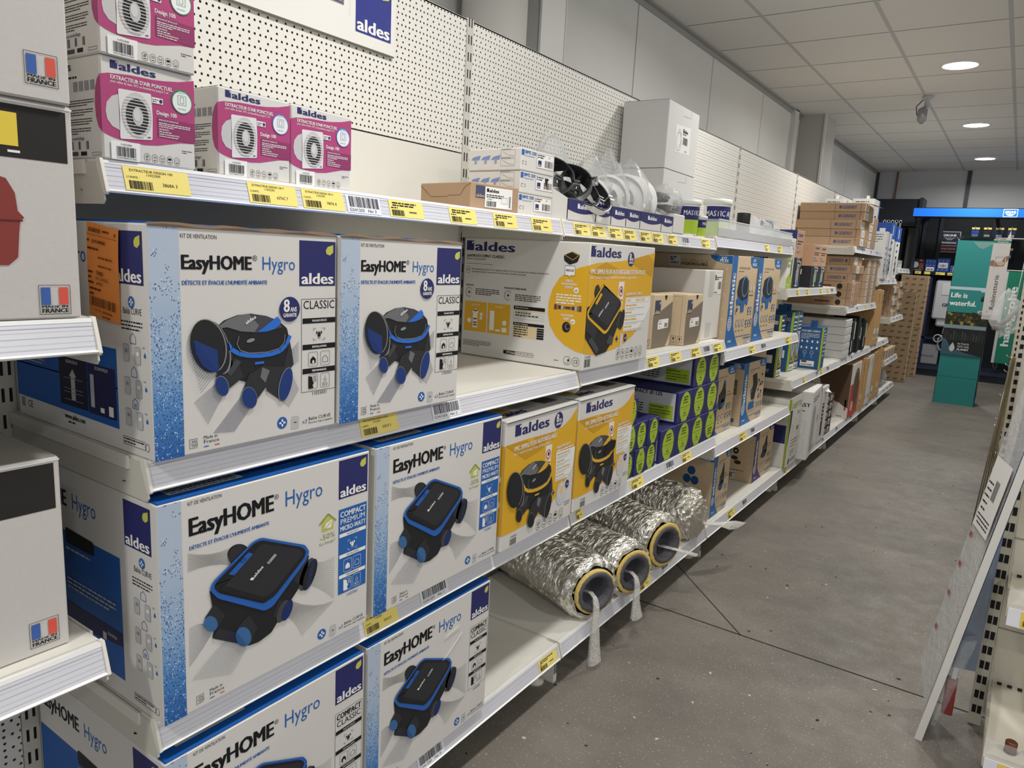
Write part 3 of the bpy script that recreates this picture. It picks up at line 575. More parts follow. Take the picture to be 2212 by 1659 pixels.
def kit_round(loc, label, badge, side=False, rz=0):
    w, h, d = .354, .353, .452
    t = thing('ventilation_kit_carton', label, 'carton', loc, rz, 'cartons with a round ventilation unit')
    m = MB(); carton(m, w, h, d, WHT, BLUE); p = FF(m)
    kit_common(p, w, h, .123, .192, .069); p.text('11033031', .297, .0645, .0065, INK, 1, .036)
    if side: kit_side(m, w, h, d, 0)
    m.build('carton_body', t)
    b = MB(); P(b).rect(.0005, .0005, .048, h-.0015, DROP, 1); b.build('droplet_band', t)
    b = MB(); logo_square(P(b), .2695, .262, .3505, .3405, 1); b.build('logo_panel', t)
    b = MB(); q = P(b); unit_round(q, Aff(1, 1, 0, 0), RING, M('#1f3a78', .5), 3); badge8(q, badge[0], badge[1], .0215, 4); b.build('product_picture', t)
    b = MB(); q = P(b); q.frame(.274, .072, .3535, .239, .0008, INK, 1); q.text('CLASSIC', .2775, .2215, .0145, INK, 1, .0725)
    for v, s in ((.1955, 'POLLUANT DÉTECTÉ'), (.1485, 'INSTALLATION'), (.105, 'PERFORMANCES')): q.rect(.2765, v, .3515, v+.0095, INK, 1); q.text(s, .314, v+.003, .0035, WH, 2, .033, 1, 0, 'c')
    feat_icons(q, .2735, .080, (.165, .1175, .0765), INK, INK, 2); b.build('feature_panel', t)
    b = MB(); n = 14
    b.rings([[(-.004-.001*math.sin(i*1.7), w*i/n, h+.001+.003*abs(math.sin(i*.9))), (.0015, w*i/n, h-.001+.002*math.sin(i*1.3)), (.0015, w*i/n, h-.0035)] for i in range(n+1)], M('#6d5b4a', .9), False, smooth=False)
    b.box(-d+.01, .004, h+.0008, -.004, w-.004, h+.003, BLUE); b.build('top_flap', t)
    return t
def kit_side(m, w, h, d, kind):
    p = SF(m)
    plus_badge(p, -.048, .237 if kind == 0 else .266, .009); y = 0 if kind == 0 else .028
    p.text('Bahia CURVE', -.073, .219+y, .0095, INK, 1, .052); p.para(-.079, .206+y, -.020, 3, .0055, .0022, INK, 1, 4)
    for k, v in enumerate((.175, .124, .075)):
        v += y; house(p, -.048, v, .0155, MBLUE, 1)
        if k == 2: p.rect(-.051, v+.002, -.049, v+.008, MBLUE, 1); p.rect(-.047, v+.002, -.045, v+.008, MBLUE, 1)
        for u, dv in ((-.068, -.029), (-.036, -.031)): p.poly(rbox([(u-.0085, v+dv), (u+.0085, v+dv), (u+.0075, v+dv+.027), (u-.0075, v+dv+.027)], .004), LGR, 1); p.frame(u-.008, v+dv, u+.008, v+dv+.027, .0006, GRY, 2, .002); p.rect(u-.003, v+dv+.014, u+.004, v+dv+.0195, (GRY, WH)[u > -.05], 2)
        drop(p, -.016, v-.016, .006, MBLUE, 1); p.text('H2O', -.022, v-.005, .003, MBLUE, 1, .007)
    p.frame(-.087, .014+y*0, -.024, .0265, .0007, INK, 1); p.para(-.085, .022, -.026, 2, .005, .002, INK, 1, 8); p.arc(-.018, .019, .005, .006, .0008, INK, 1)
    if kind == 0:
        p.rect(-d+.001, .098, -.098, .161, BLUE, 1); p.poly([(-d+.001, .038), (-.098, .034), (-.098, .1), (-d+.001, .1)], BLUE, 1)
        p.rect(-.287, .047, -.194, .130, M('#181a33', .5), 2); p.rect(-.191, .046, -.104, .128, M('#20224f', .5), 2)
        p.text('SILENCIEUX', -.262, .12, .005, WH, 3, .04); p.text('ÉCONOMIQUE', -.165, .12, .005, WH, 3, .04)
        p.poly([(-.247, .057), (-.233, .057), (-.233, .098), (-.228, .098), (-.240, .111), (-.252, .098), (-.247, .098)], LGR, 3)
        for v in (.057, .07, .076, .094): p.rect(-.272, v, -.208, v+.0006, LGR, 3)
        p.rect(-.182, .057, -.170, .111, LGR, 3); p.rect(-.152, .052, -.140, .06, WH, 3); p.rect(-.126, .05, -.112, .066, WH, 3); p.rect(-.43, .105, -.33, .138, M('#3a62a8', .5), 2); p.para(-.42, .13, -.34, 5, .006, .002, LGR, 3, 5)
        p.text('www.aldes.com', -.276, .023, .0085, INK, 1, .070, 1); p.para(-.265, .016, -.22, 1, .004, .003, INK, 1, 3); p.text('CE', -.415, .02, .012, INK, 1, .02); p.rect(-.44, .018, -.425, .035, GRY, 1)
        p.text('Hygro', -.262, h-.064, .026, MBLUE, 1, .085); p.text('EasyHOME', -.43, h-.064, .025, INK, 1, .15, 1)
    else:
        p.text('Hygro', -.272, .302, .0285, MBLUE, 1, .084); p.text('EasyHOME', -.445, .302, .0285, INK, 1, .155, 1)
        p.poly(rbox([(-.3, .233), (-.200, .233), (-.200, .258), (-.3, .262)], .006), BLK, 2); p.rect(-d+.001, .035, -.116, .255, BLUE, 1); p.poly([(-d+.001, .06), (-.117, .097), (-.117, .120), (-d+.001, .12)], M('#20224f', .5), 2)
        p.para(-.30, .222, -.15, 1, .004, .004, LGR, 3, 3); p.para(-.3, .165, -.135, 3, .008, .0035, LGR, 3, 6); p.text('ÉCONOMIQUE', -.165, .103, .005, WH, 3, .03); p.rect(-.182, .09, -.170, .104, LGR, 3)
def kit_flat(loc, label, premium, side=False, rz=0, d=.452, string=False):
    w, h = .446, .373
    t = thing('ventilation_kit_carton', label, 'carton', loc, rz, 'cartons with a flat ventilation unit')
    m = MB(); carton(m, w, h, d, WHT, BLUE); p = FF(m); kit_common(p, w, h, .163, .236, .089); p.text('11033061' if premium else '11033049', .387, .079, .0065, MBLUE if premium else INK, 1, .032)
    if premium:
        house(p, .337, .235, .029, LEAF, 1, True); p.line([(.316, .251), (.338, .268), (.358, .250)], .003, M('#8f9c3e', .5), 2); p.poly([(.328, .24), (.345, .239), (.349, .255), (.333, .251)], WH, 2); p.line([(.328, .238), (.345, .251)], .001, M('#8f9c3e', .5), 3); p.text('-50%', .318, .218, .011, M('#8f9c3e', .5), 1, .038); p.text('Eco Energie*', .317, .208, .006, M('#8f9c3e', .5), 1, .04)
    if side: kit_side(m, w, h, d, 1); q = SF(m); logo_square(q, -.098, .285, -.019, .3625, 1)
    m.build('carton_body', t)
    tp = MB(); tp.box(-d+.004, .003, h+.0006, -.0015, w-.003, h+.0022, BLUE); q = TF(tp, h+.0023); q.rect(.035, .025, .17, .065, M('#c4c6c9', .5), 1); q.para(.04, .03, .16, 4, -.009, .003, INK, 2, 9)
    q.text('Ø 80 mm', .225, .03, .012, LBLUE, 1, .055); q.text('Ø 125 mm', .30, .03, .012, LBLUE, 1, .06); q.frame(.24, .048, .262, .064, .001, LBLUE, 1); q.frame(.318, .048, .335, .062, .001, LBLUE, 1); tp.build('top_flap', t)
    b = MB(); P(b).rect(.0005, .0005, .039, h-.0015, DROP, 1); b.build('droplet_band', t)
    b = MB(); logo_square(P(b), .3645, .2895, .4405, .3675, 1); b.build('logo_panel', t)
    b = MB(); unit_flat(P(b), Aff(1, 1, 0, 0), M('#2a62b4', .45), M('#3d6a9d', .5), 3); b.build('product_picture', t)
    b = MB(); q = P(b)
    if premium:
        q.rect(.3650, .0895, .4398, .268, MBLUE, 1); q.text('COMPACT', .3685, .251, .0112, WH, 2, .068, 1); q.text('PREMIUM', .3685, .2365, .0108, WH, 2, .067); q.text('MICRO-WATT', .3685, .2225, .0095, WH, 2, .068, 1)
        for v, s in ((.2095, 'POLLUANT DÉTECTÉ'), (.1655, 'INSTALLATION'), (.1225, 'PERFORMANCES')): q.rect(.367, v, .4375, v+.0075, WH, 2); q.text(s, .4025, v+.0022, .0034, INK, 3, .033, 0, 0, 'c')
        feat_icons(q, .3655, .072, (.178, .1335, .0935), WH, WH, 2)
    else:
        q.frame(.365, .0895, .44, .268, .0007, INK, 1); q.text('COMPACT', .3685, .2515, .0125, INK, 2, .068, 1); q.text('CLASSIC', .3685, .2355, .0125, INK, 2, .068)
        for v, s in ((.2185, 'POLLUANT DÉTECTÉ'), (.1725, 'INSTALLATION'), (.1295, 'PERFORMANCES')): q.rect(.3665, v, .4385, v+.0085, INK, 2); q.text(s, .4025, v+.0028, .0034, WH, 3, .033, 0, 0, 'c')
        feat_icons(q, .3655, .072, (.187, .141, .098), INK, INK, 2)
    b.build('feature_panel', t)
    if string:
        s = MB(); s.tube([(.002, .244, .168), (.003, .215, .19), (.003, .226, .215), (.003, .275, .24), (.003, .327, .275), (.003, .315, .297), (.003, .28, .293), (.002, .262, .285)], .0007, WH, 5); s.build('loose_string', t, 'thin white loop of string')
    return t
a = kit_round((.012, .008, 1.0425), 'white and blue carton picturing a round black unit, orange delivery slip on its side', (.248, .2225), True)
b = MB(); logo_square(SF(b), -.092, .263, -.0125, .341, 1); b.build('logo_panel', a)
b = MB(); q = SF(b); n = 10
def slip(v):                                                     # slightly curling paper
    return -.0022-.0035*(v*v)
c = [(-.164, .352), (-.071, .3415), (-.079, .200), (-.171, .209)]
def sp(u, v): p0 = (c[3][0]+(c[2][0]-c[3][0])*u, c[3][1]+(c[2][1]-c[3][1])*u); p1 = (c[0][0]+(c[1][0]-c[0][0])*u, c[0][1]+(c[1][1]-c[0][1])*u); return (p0[0]+(p1[0]-p0[0])*v, p0[1]+(p1[1]-p0[1])*v)

b.add([(sp(u/6, v/8)[0], -.0016-.002*math.sin(u*.5+v*.3)**2, sp(u/6, v/8)[1]) for v in range(9) for u in range(7)], [(v*7+u, v*7+u+1, v*7+u+8, v*7+u+7) for v in range(8) for u in range(6)], ORG, True)
o, U, V = Vector((-.171, -.0042, .209)), Vector((.092, 0, -.009)).normalized(), Vector((.007, 0, .143)).normalized()
q = P(b, o, U, V, (0, -1, 0)); OI = M('#57300f', .7)
q.text('RICHARDSON', .008, .130, .006, OI, 1, .036, 1); q.text('P', .083, .128, .006, OI, 1, None, 1); q.para(.05, .132, .08, 1, .005, .003, OI, 1); q.rect(.002, .125, .09, .1256, OI, 1); q.text('LJS PLOMBERIE', .017, .114, .0045, OI, 1, .04, 1); q.para(.003, .115, .014, 1, .005, .003, OI, 1)
q.para(.004, .103, .04, 1, .005, .003, OI, 1, 2); q.para(.035, .092, .088, 1, .005, .002, OI, 1, 5); q.para(.035, .079, .08, 1, .005, .002, OI, 1, 6); q.text('T10423', .028, .066, .006, OI, 1, .021, 1); q.text('07-TOURNEE7', .027, .058, .005, OI, 1, .037); q.text('APPRO', .028, .05, .005, OI, 1, .02)
for k, v in enumerate((.067, .059, .051)): q.para(.004, v, .022, 1, .005, .003, OI, 1, k)
q.para(.008, .042, .066, 1, .005, .003, OI, 1, 3); q.para(.008, .034, .032, 1, .005, .003, OI, 1, 3); q.bars(.008, .017, .084, .031, OI, 1, 4, 24); q.text('N° UP : 0000002888', .024, .009, .004, OI, 1, .05); q.para(.045, .003, .085, 1, .005, .002, OI, 1, 3)
b.build('delivery_slip', a, 'orange paper delivery slip taped to the side')
kit_round((.018, .366, 1.0425), 'white and blue carton picturing a round black unit, badge beside its subtitle', (.2395, .2545))
kit_flat((.012, .008, .6005), 'nearer of two white cartons with a flat black unit and a blue premium panel', True, True)
kit_flat((.012, .472, .6005), 'second white carton with a flat black unit and blue premium panel, beside the yellow cartons', True)
kit_flat((.008, .008, .1555), 'carton cut by the bottom of the photo, white with a black-outlined compact panel', False, True)
kit_flat((.004, .466, .1555), 'white flat-unit carton with a loop of string over it, on the bottom shelf', False, string=True)
# ---- yellow cartons
YELD = M('#c9971f', .5)
def tag_strip(p, u, v0, v1, w, l=2):
    p.poly([(u, v1), (u+w, v1), (u+w*.86, v0), (u+w*.1, v0)], M('#e9e6e1', .5), l); p.arc(u+w*.48, v1-w*.75, w*.3, w*.36, w*.1, RED, l+1); p.ell(u+w*.5, v1-w*.72, w*.13, w*.16, INK, l+1); p.para(u+w*.2, v1-w*1.5, u+w*.8, 2, w*.2, w*.1, INK, l+1)
def vmc_carton(loc, label, badge, blank, rz=0):
    w, h, d = .381, .355, .45
    t = thing('ventilation_kit_carton', label, 'carton', loc, rz, 'yellow cartons with a round black unit')
    m = MB(); carton(m, w, h, d, WHT, M('#c9c7c2', .6)); p = FF(m); q = TF(m, h+.0012)
    top = [(0, .290), (.06, .292), (.12, .291), (.19, .287), (.25, .286), (.30, .293), (.34, .309), (w, .337)]
    p.poly([(0, .045), (.06, .0435), (.116, .045), (.18, .052), (.248, .064), (.30, .094), (.341, .130), (.367, .165), (w, .235)] + top[::-1], YEL, 1)
    for c in ((.0, .292, .10, .289, .2, .25, .1, .235), (.14, .289, .25, .286, .20, .262, .16, .258)): p.poly([(c[i], c[i+1]) for i in (0, 2, 4, 6)], YELD, 2)
    p.text('VMC SIMPLE FLUX AUTORÉGLABLE', .040, .2685, .0125, WH, 3, .222, 1); p.text("pour 1 cuisine et jusqu'à 4 sanitaires en maison", .040, .2565, .008, WH, 3, .19)
    tag_strip(p, .205, .19, .252, .036); p.text('EasyHOME AUTO', .270, .2305, .0085, WH, 3, .08, 1); p.para(.270, .222, .375, 1, .004, .004, WH, 3, 2)
    p.poly([(.268, .2205), (w, .2175), (w-.004, .16), (.347, .129), (.272, .131)], M('#ecebe7', .6), 2)
    for k in range(4): p.para(.275, .21-k*.022, .36, 1, .005, .0035, YEL, 3, k); p.para(.275, .203-k*.022, .355, 2, .005, .002, LGR, 3, k+5)
    p.rect(.255, .0985, .273, .1015, NAVY, 3); p.rect(.2625, .091, .2655, .109, NAVY, 3)
    p.ell(.310, .088, .027, .036, PALE, 3); p.ell(.312, .089, .017, .025, WH, 4)
    for k in range(9): p.rect(.297+.001*abs(k-4), .068+k*.005, .327-.001*abs(k-4), .0703+k*.005, YEL if k > 3 else LGR, 5)
    p.ell(.345, .1085, .0105, .0125, NAVY, 4); p.text('x3', .339, .1055, .006, WH, 5, .0115, 1)
    icons_row(p, .179, .008, .0225, 5, INK); p.para(.335, .052, .37, 3, .005, .0015, INK, 1); p.text('11026032', .044, .027, .006, INK, 1, .033); p.bars(.044, .006, .077, .024, INK, 1, 4, 14)
    for k in range(3): q.rect(.03+k*.12, .05, .11+k*.12, .12, (M('#b89d5a', .6), M('#a3a19c', .6), M('#55524e', .6))[k], 1)
    q.text('aldes', .05, .03, .03, NAVY, 1, .1, 1)
    s = SF(m); s.rect(-d+.001, .045, -.001, .29, YEL, 1); s.ell(-.02, .2, .012, .012, WH, 2); s.ell(-.02, .13, .012, .012, WH, 2)
    m.build('carton_body', t)
    b = MB(); small_logo(P(b), .043, .308, .176, .031, NAVY, NAVY); b.build('logo_panel', t)
    b = MB(); q = P(b); unit_round(q, Aff(1.25, 1.2, -.0625, -.042), YEL, K1, 4)
    if badge: badge8(q, .270, .3165, .0235, 3)
    if blank: q.poly(rbox([(.178, .142), (.255, .158), (.26, .188), (.2, .19), (.178, .165)], .012), BLK, 9)
    b.build('product_picture', t)
    b = MB(); b.box(-.05, .0, h-.004, .0018, w, h-.0005, M('#e2e0dc', .6)); b.box(-.001, .004, h-.006, .0022, w-.004, h-.0042, M('#3a332c', .9)); b.build('top_flap', t)
    return t
vmc_carton((.018, .928, .6005), 'yellow and white carton with a round black unit and a navy guarantee badge', True, False, 1.2)
vmc_carton((.012, 1.318, .6035), 'yellow and white round-unit carton without a badge, beside the navy duct cartons', False, True)
def wide_yellow():
    w, h, d = .452, .376, .462
    t = thing('ventilation_kit_carton', 'wide white and yellow carton with a flat black unit and a printed grey-lit left side', 'carton', (.012, 1.318, 1.0455))
    m = MB(); carton(m, w, h, d, WHT); p = FF(m)
    p.poly([(0, .052), (.058, .044), (.147, .047), (.21, .053), (.273, .066), (.33, .088), (.362, .107), (.447, .225), (w, .361), (.395, .35), (.292, .334), (.195, .326), (.045, .318), (0, .311)], YEL, 1)
    p.poly([(.0, .29), (.1, .322), (.2, .3), (.1, .27)], YELD, 2); p.poly([(.25, .33), (.4, .352), (w, .33), (.44, .28), (.36, .30)], YELD, 2)
    p.text('VMC SIMPLE FLUX AUTORÉGLABLE EXTRA PLATE', .006, .2865, .0135, WH, 3, .378, 1); p.text("pour 1 cuisine et jusqu'à 4 sanitaires en maison ou appartement", .006, .2725, .0085, WH, 3, .314)
    tag_strip(p, .196, .176, .263, .040); p.text('EasyHOME AUTO COMPACT', .253, .2195, .009, WH, 3, .12, 1)
    p.poly([(.252, .213), (.436, .215), (.446, .18), (.41, .14), (.357, .105), (.252, .104)], M('#ecebe7', .6), 2); p.frame(.254, .196, .43, .212, .0008, YEL, 3); p.text('CLASSIC', .258, .2, .008, YEL, 3, .035); p.text('BASSE CONSO', .33, .2, .008, YEL, 3, .07)
    for k in range(4): p.para(.257, .185-k*.023, .35, 1, .005, .0045, YEL, 3, k); p.para(.257, .177-k*.023, .40, 2, .005, .002, LGR, 3, k+5)
    p.rect(.200, .0805, .219, .0855, NAVY, 3); p.rect(.207, .073, .212, .093, NAVY, 3); p.poly([(.235, .1), (.252, .097), (.25, .045), (.232, .038)], PALE, 3); p.ell(.270, .083, .011, .0135, NAVY, 3); p.text('x3', .264, .0795, .0065, WH, 4, .0115, 1)
    icons_row(p, .216, .0145, .0235, 6, INK); p.text('11026038', .008, .037, .006, INK, 1, .036); p.bars(.008, .010, .044, .034, INK, 1, 6, 14)
    s = SF(m); CR = M('#d9c69a', .6)
    small_logo(s, -.452, .3365, .190, .0305, NAVY, NAVY); s.text('EasyHOME AUTO COMPACT', -.450, .316, .0085, INK, 1, .096, 1); s.text('CLASSIC', -.350, .316, .0085, INK, 1, .049, 1); s.text('Basse consommation', -.451, .3075, .0065, INK, 1, .079); s.rect(-.451, .2942, -.345, .2952, NAVY, 1)
    s.frame(-.451, .265, -.434, .285, .0009, INK, 1, .004); s.text('24', -.449, .272, .007, INK, 1, .012); s.text("Renouvellement de l'air de votre logement 24h/24 et 7j/7 grâce aux grilles de ventilation et entrées d'air", -.427, .2755, .0055, INK, 1, .292); s.text("qui évacuent l'air pollué et apportent de l'air neuf de manière constante et permanente.", -.427, .2675, .0055, INK, 1, .21)
    s.frame(-.28, .236, -.18, .262, .0003, LGR, 1, .008); s.text('MODE AUTO', -.449, .223, .0055, INK, 1, .031, 1); s.text('MODE BOOST CUISINE MANUEL', -.297, .223, .0055, INK, 1, .084, 1)
    for u in (-.435, -.281):
        s.arc(u, .203, .0145, .0145, .0013, INK, 1, 40, 300); s.ell(u, .203, .0035, .0035, INK, 1)
        for a in range(0, 360, 45): s.line([(u+.006*math.cos(math.radians(a)), .203+.006*math.sin(math.radians(a))), (u+.0105*math.cos(math.radians(a)), .203+.0105*math.sin(math.radians(a)))], .0012, GRY, 1)
    s.para(-.41, .214, -.315, 4, .0055, .0025, INK, 1, 3); s.para(-.255, .206, -.16, 4, .0055, .0025, INK, 1, 5)
    s.rect(-.451, .078, -.362, .174, YEL, 1); s.rect(-.357, .078, -.270, .174, YEL, 1); s.text('SILENCIEUX', -.406, .161, .0055, WH, 2, .034, 0, 0, 'c'); s.text('ÉCONOME', -.313, .161, .0055, WH, 2, .028, 0, 0, 'c')
    s.poly([(-.416, .09), (-.397, .09), (-.397, .139), (-.391, .139), (-.4065, .152), (-.421, .139), (-.416, .139)], WH, 2); s.rect(-.348, .088, -.330, .15, WH, 2); s.rect(-.324, .086, -.306, .093, WH, 2); s.rect(-.300, .086, -.281, .1, WH, 2)
    for v, x in ((.143, 'x'), (.117, 'y'), (.105, 'z'), (.097, 'q')): s.rect(-.413, v, -.4, v+.004, DGR, 3)
    s.ell(-.43, .112, .008, .008, WH, 2); s.ell(-.382, .135, .006, .006, WH, 2); s.ell(-.29, .115, .008, .008, WH, 2); s.rect(-.388, .118, -.378, .128, WH, 2)
    s.rect(-.257, .163, -.142, .174, INK, 1); s.text('Choix des terminaux', -.252, .167, .005, WH, 2, .05); s.rect(-.257, .158, -.142, .163, CR, 1)
    for v in (.150, .142, .134): s.rect(-.257, v, -.142, v+.0004, INK, 1)
    s.para(-.25, .152, -.15, 1, .005, .003, INK, 1, 4); s.para(-.25, .144, -.15, 1, .005, .003, INK, 1, 6)
    s.rect(-.256, .114, -.142, .123, INK, 1); s.text('Données techniques', -.251, .1165, .005, WH, 2, .05); s.rect(-.256, .077, -.168, .113, CR, 1); s.rect(-.167, .077, -.142, .111, INK, 1); s.para(-.253, .107, -.2, 5, .0072, .003, INK, 2, 4)
    for k in range(4): s.rect(-.166, .0835+k*.0072, -.143, .0842+k*.0072, WH, 2)
    pts = [(0, .311), (-.03, .303), (-.065, .291), (-.098, .269), (-.12, .235), (-.131, .195), (-.131, .16), (-.122, .125), (-.1, .095), (-.066, .07), (-.03, .057), (0, .052)]; s.poly(pts, YEL, 1)
    s.poly(rbox([(-.088, .335), (-.06, .348), (-.033, .338), (-.04, .318), (-.066, .309), (-.085, .32)], .004), K1, 2); s.line([(-.085, .337), (-.06, .347), (-.037, .337), (-.056, .323), (-.085, .337)], .0014, YEL, 3)
    s.poly([(-.081, .306), (-.047, .306), (-.046, .278), (-.06, .278), (-.064, .272), (-.068, .278), (-.080, .278)], WH, 2); s.line([(-.081, .306), (-.047, .306), (-.046, .278), (-.06, .278), (-.064, .272), (-.068, .278), (-.080, .278), (-.081, .306)], .001, NAVY, 3); s.text('INCLUS', -.0635, .29, .006, INK, 3, .026, 1, 0, 'c')
    for v, x in ((.259, 'GRILLES'), (.2495, 'DE VENTILATION'), (.240, 'DESIGN')): s.text(x, -.064, v, .0065, WH, 2, {'GRILLES': .026, 'DE VENTILATION': .052, 'DESIGN': .026}[x], 1, 0, 'c')
    s.ell(-.038, .236, .0085, .0085, WH, 2); s.text('x3', -.042, .233, .005, INK, 3, .008, 1); s.para(-.105, .218, -.02, 4, .008, .004, WH, 2, 7)
    for k in range(12): s.rect(-.110+k*.0078, .1745+.004*math.sin(k*.3), -.110+(k+1)*.0078, .1905-.004*math.sin(k*.3), M(('#6b3a3a', '#9a6a5e', '#40343a', '#b9b6b2', '#8f6a5a', '#5a4a46')[k % 6], .6), 2)
    s.text('ADAPTATEUR', -.064, .157, .0065, WH, 2, .042, 1, 0, 'c'); s.text('REJET', -.064, .147, .0065, WH, 2, .022, 1, 0, 'c'); s.ell(-.043, .143, .008, .008, WH, 2); s.text('x1', -.047, .14, .005, INK, 3, .008, 1); s.ell(-.064, .125, .0145, .016, K1, 2); s.ell(-.06, .127, .0085, .010, K4, 3); s.ell(-.058, .128, .006, .007, K1, 4)
    s.frame(-.290, .019, -.174, .031, .0009, INK, 1, .004); s.rect(-.288, .02, -.243, .03, INK, 1); s.text('N°Cristal', -.276, .0225, .0055, WH, 2, .032, 1); s.text('09 69 32 39 74', -.240, .0225, .0055, INK, 1, .062); s.para(-.452, .046, -.34, 4, .005, .0018, INK, 1, 4)
    for u in (-.054, -.025): s.frame(u-.0115, .0125, u+.0115, .0375, .001, INK, 1, .006)
    s.text('CE', -.033, .0195, .011, INK, 1, .016); s.text('IP X2', -.061, .016, .004, INK, 1, .013); drop(s, -.05, .026, .007, INK, 1); s.para(-.1, .021, -.071, 1, .005, .002, INK, 1)
    m.build('carton_body', t)
    b = MB(); q = P(b); small_logo(q, .0045, .336, .196, .031, NAVY, NAVY); b.build('logo_panel', t)
    b = MB(); q = P(b); badge8(q, .2705, .334, .0225, 3); b.build('guarantee_badge', t)
    b = MB(); q = P(b, step=.0004)
    def po(pts, mm, k, r=0): q.poly(rbox(pts, r) if r else pts, mm, 3+k)
    po([(.038, .232), (.045, .252), (.062, .256), (.075, .24), (.05, .205)], K2, 0, .006)
    po([(.0, .19), (.0, .1), (.076, .040), (.141, .047), (.179, .079), (.213, .132), (.244, .150), (.232, .165), (.1, .2)], K1, 1, .006)
    po([(.19, .128), (.212, .172), (.245, .165), (.247, .133), (.232, .110)], K2, 2, .004); q.ell(.238, .146, .013, .03, K1, 6, -12); po([(.135, .075), (.155, .1), (.185, .09), (.178, .066)], K3, 3, .004)
    po([(.0, .12), (.06, .09), (.07, .12), (.03, .15), (.0, .16)], K2, 3, .004); po([(.02, .09), (.078, .045), (.09, .06), (.04, .1)], K3, 3)
    po([(.100, .258), (.219, .207), (.226, .185), (.138, .108), (.118, .103), (.004, .158), (-.0, .178), (.088, .254)], YEL, 4, .009)
    po([(.101, .2525), (.213, .204), (.219, .188), (.136, .118), (.12, .113), (.012, .163), (.009, .176), (.091, .25)], K1, 5, .009); po([(.1, .247), (.205, .202), (.134, .127), (.022, .174)], K2, 6, .008)
    po([(.044, .2), (.055, .195), (.086, .225), (.076, .231)], YEL, 7, .002); q.text('aldes', .073, .158, .0075, WH, 10, .034, 1, 38); po([(.106, .186), (.112, .181), (.134, .199), (.128, .204)], SILV, 7)
    b.build('product_picture', t)
wide_yellow()
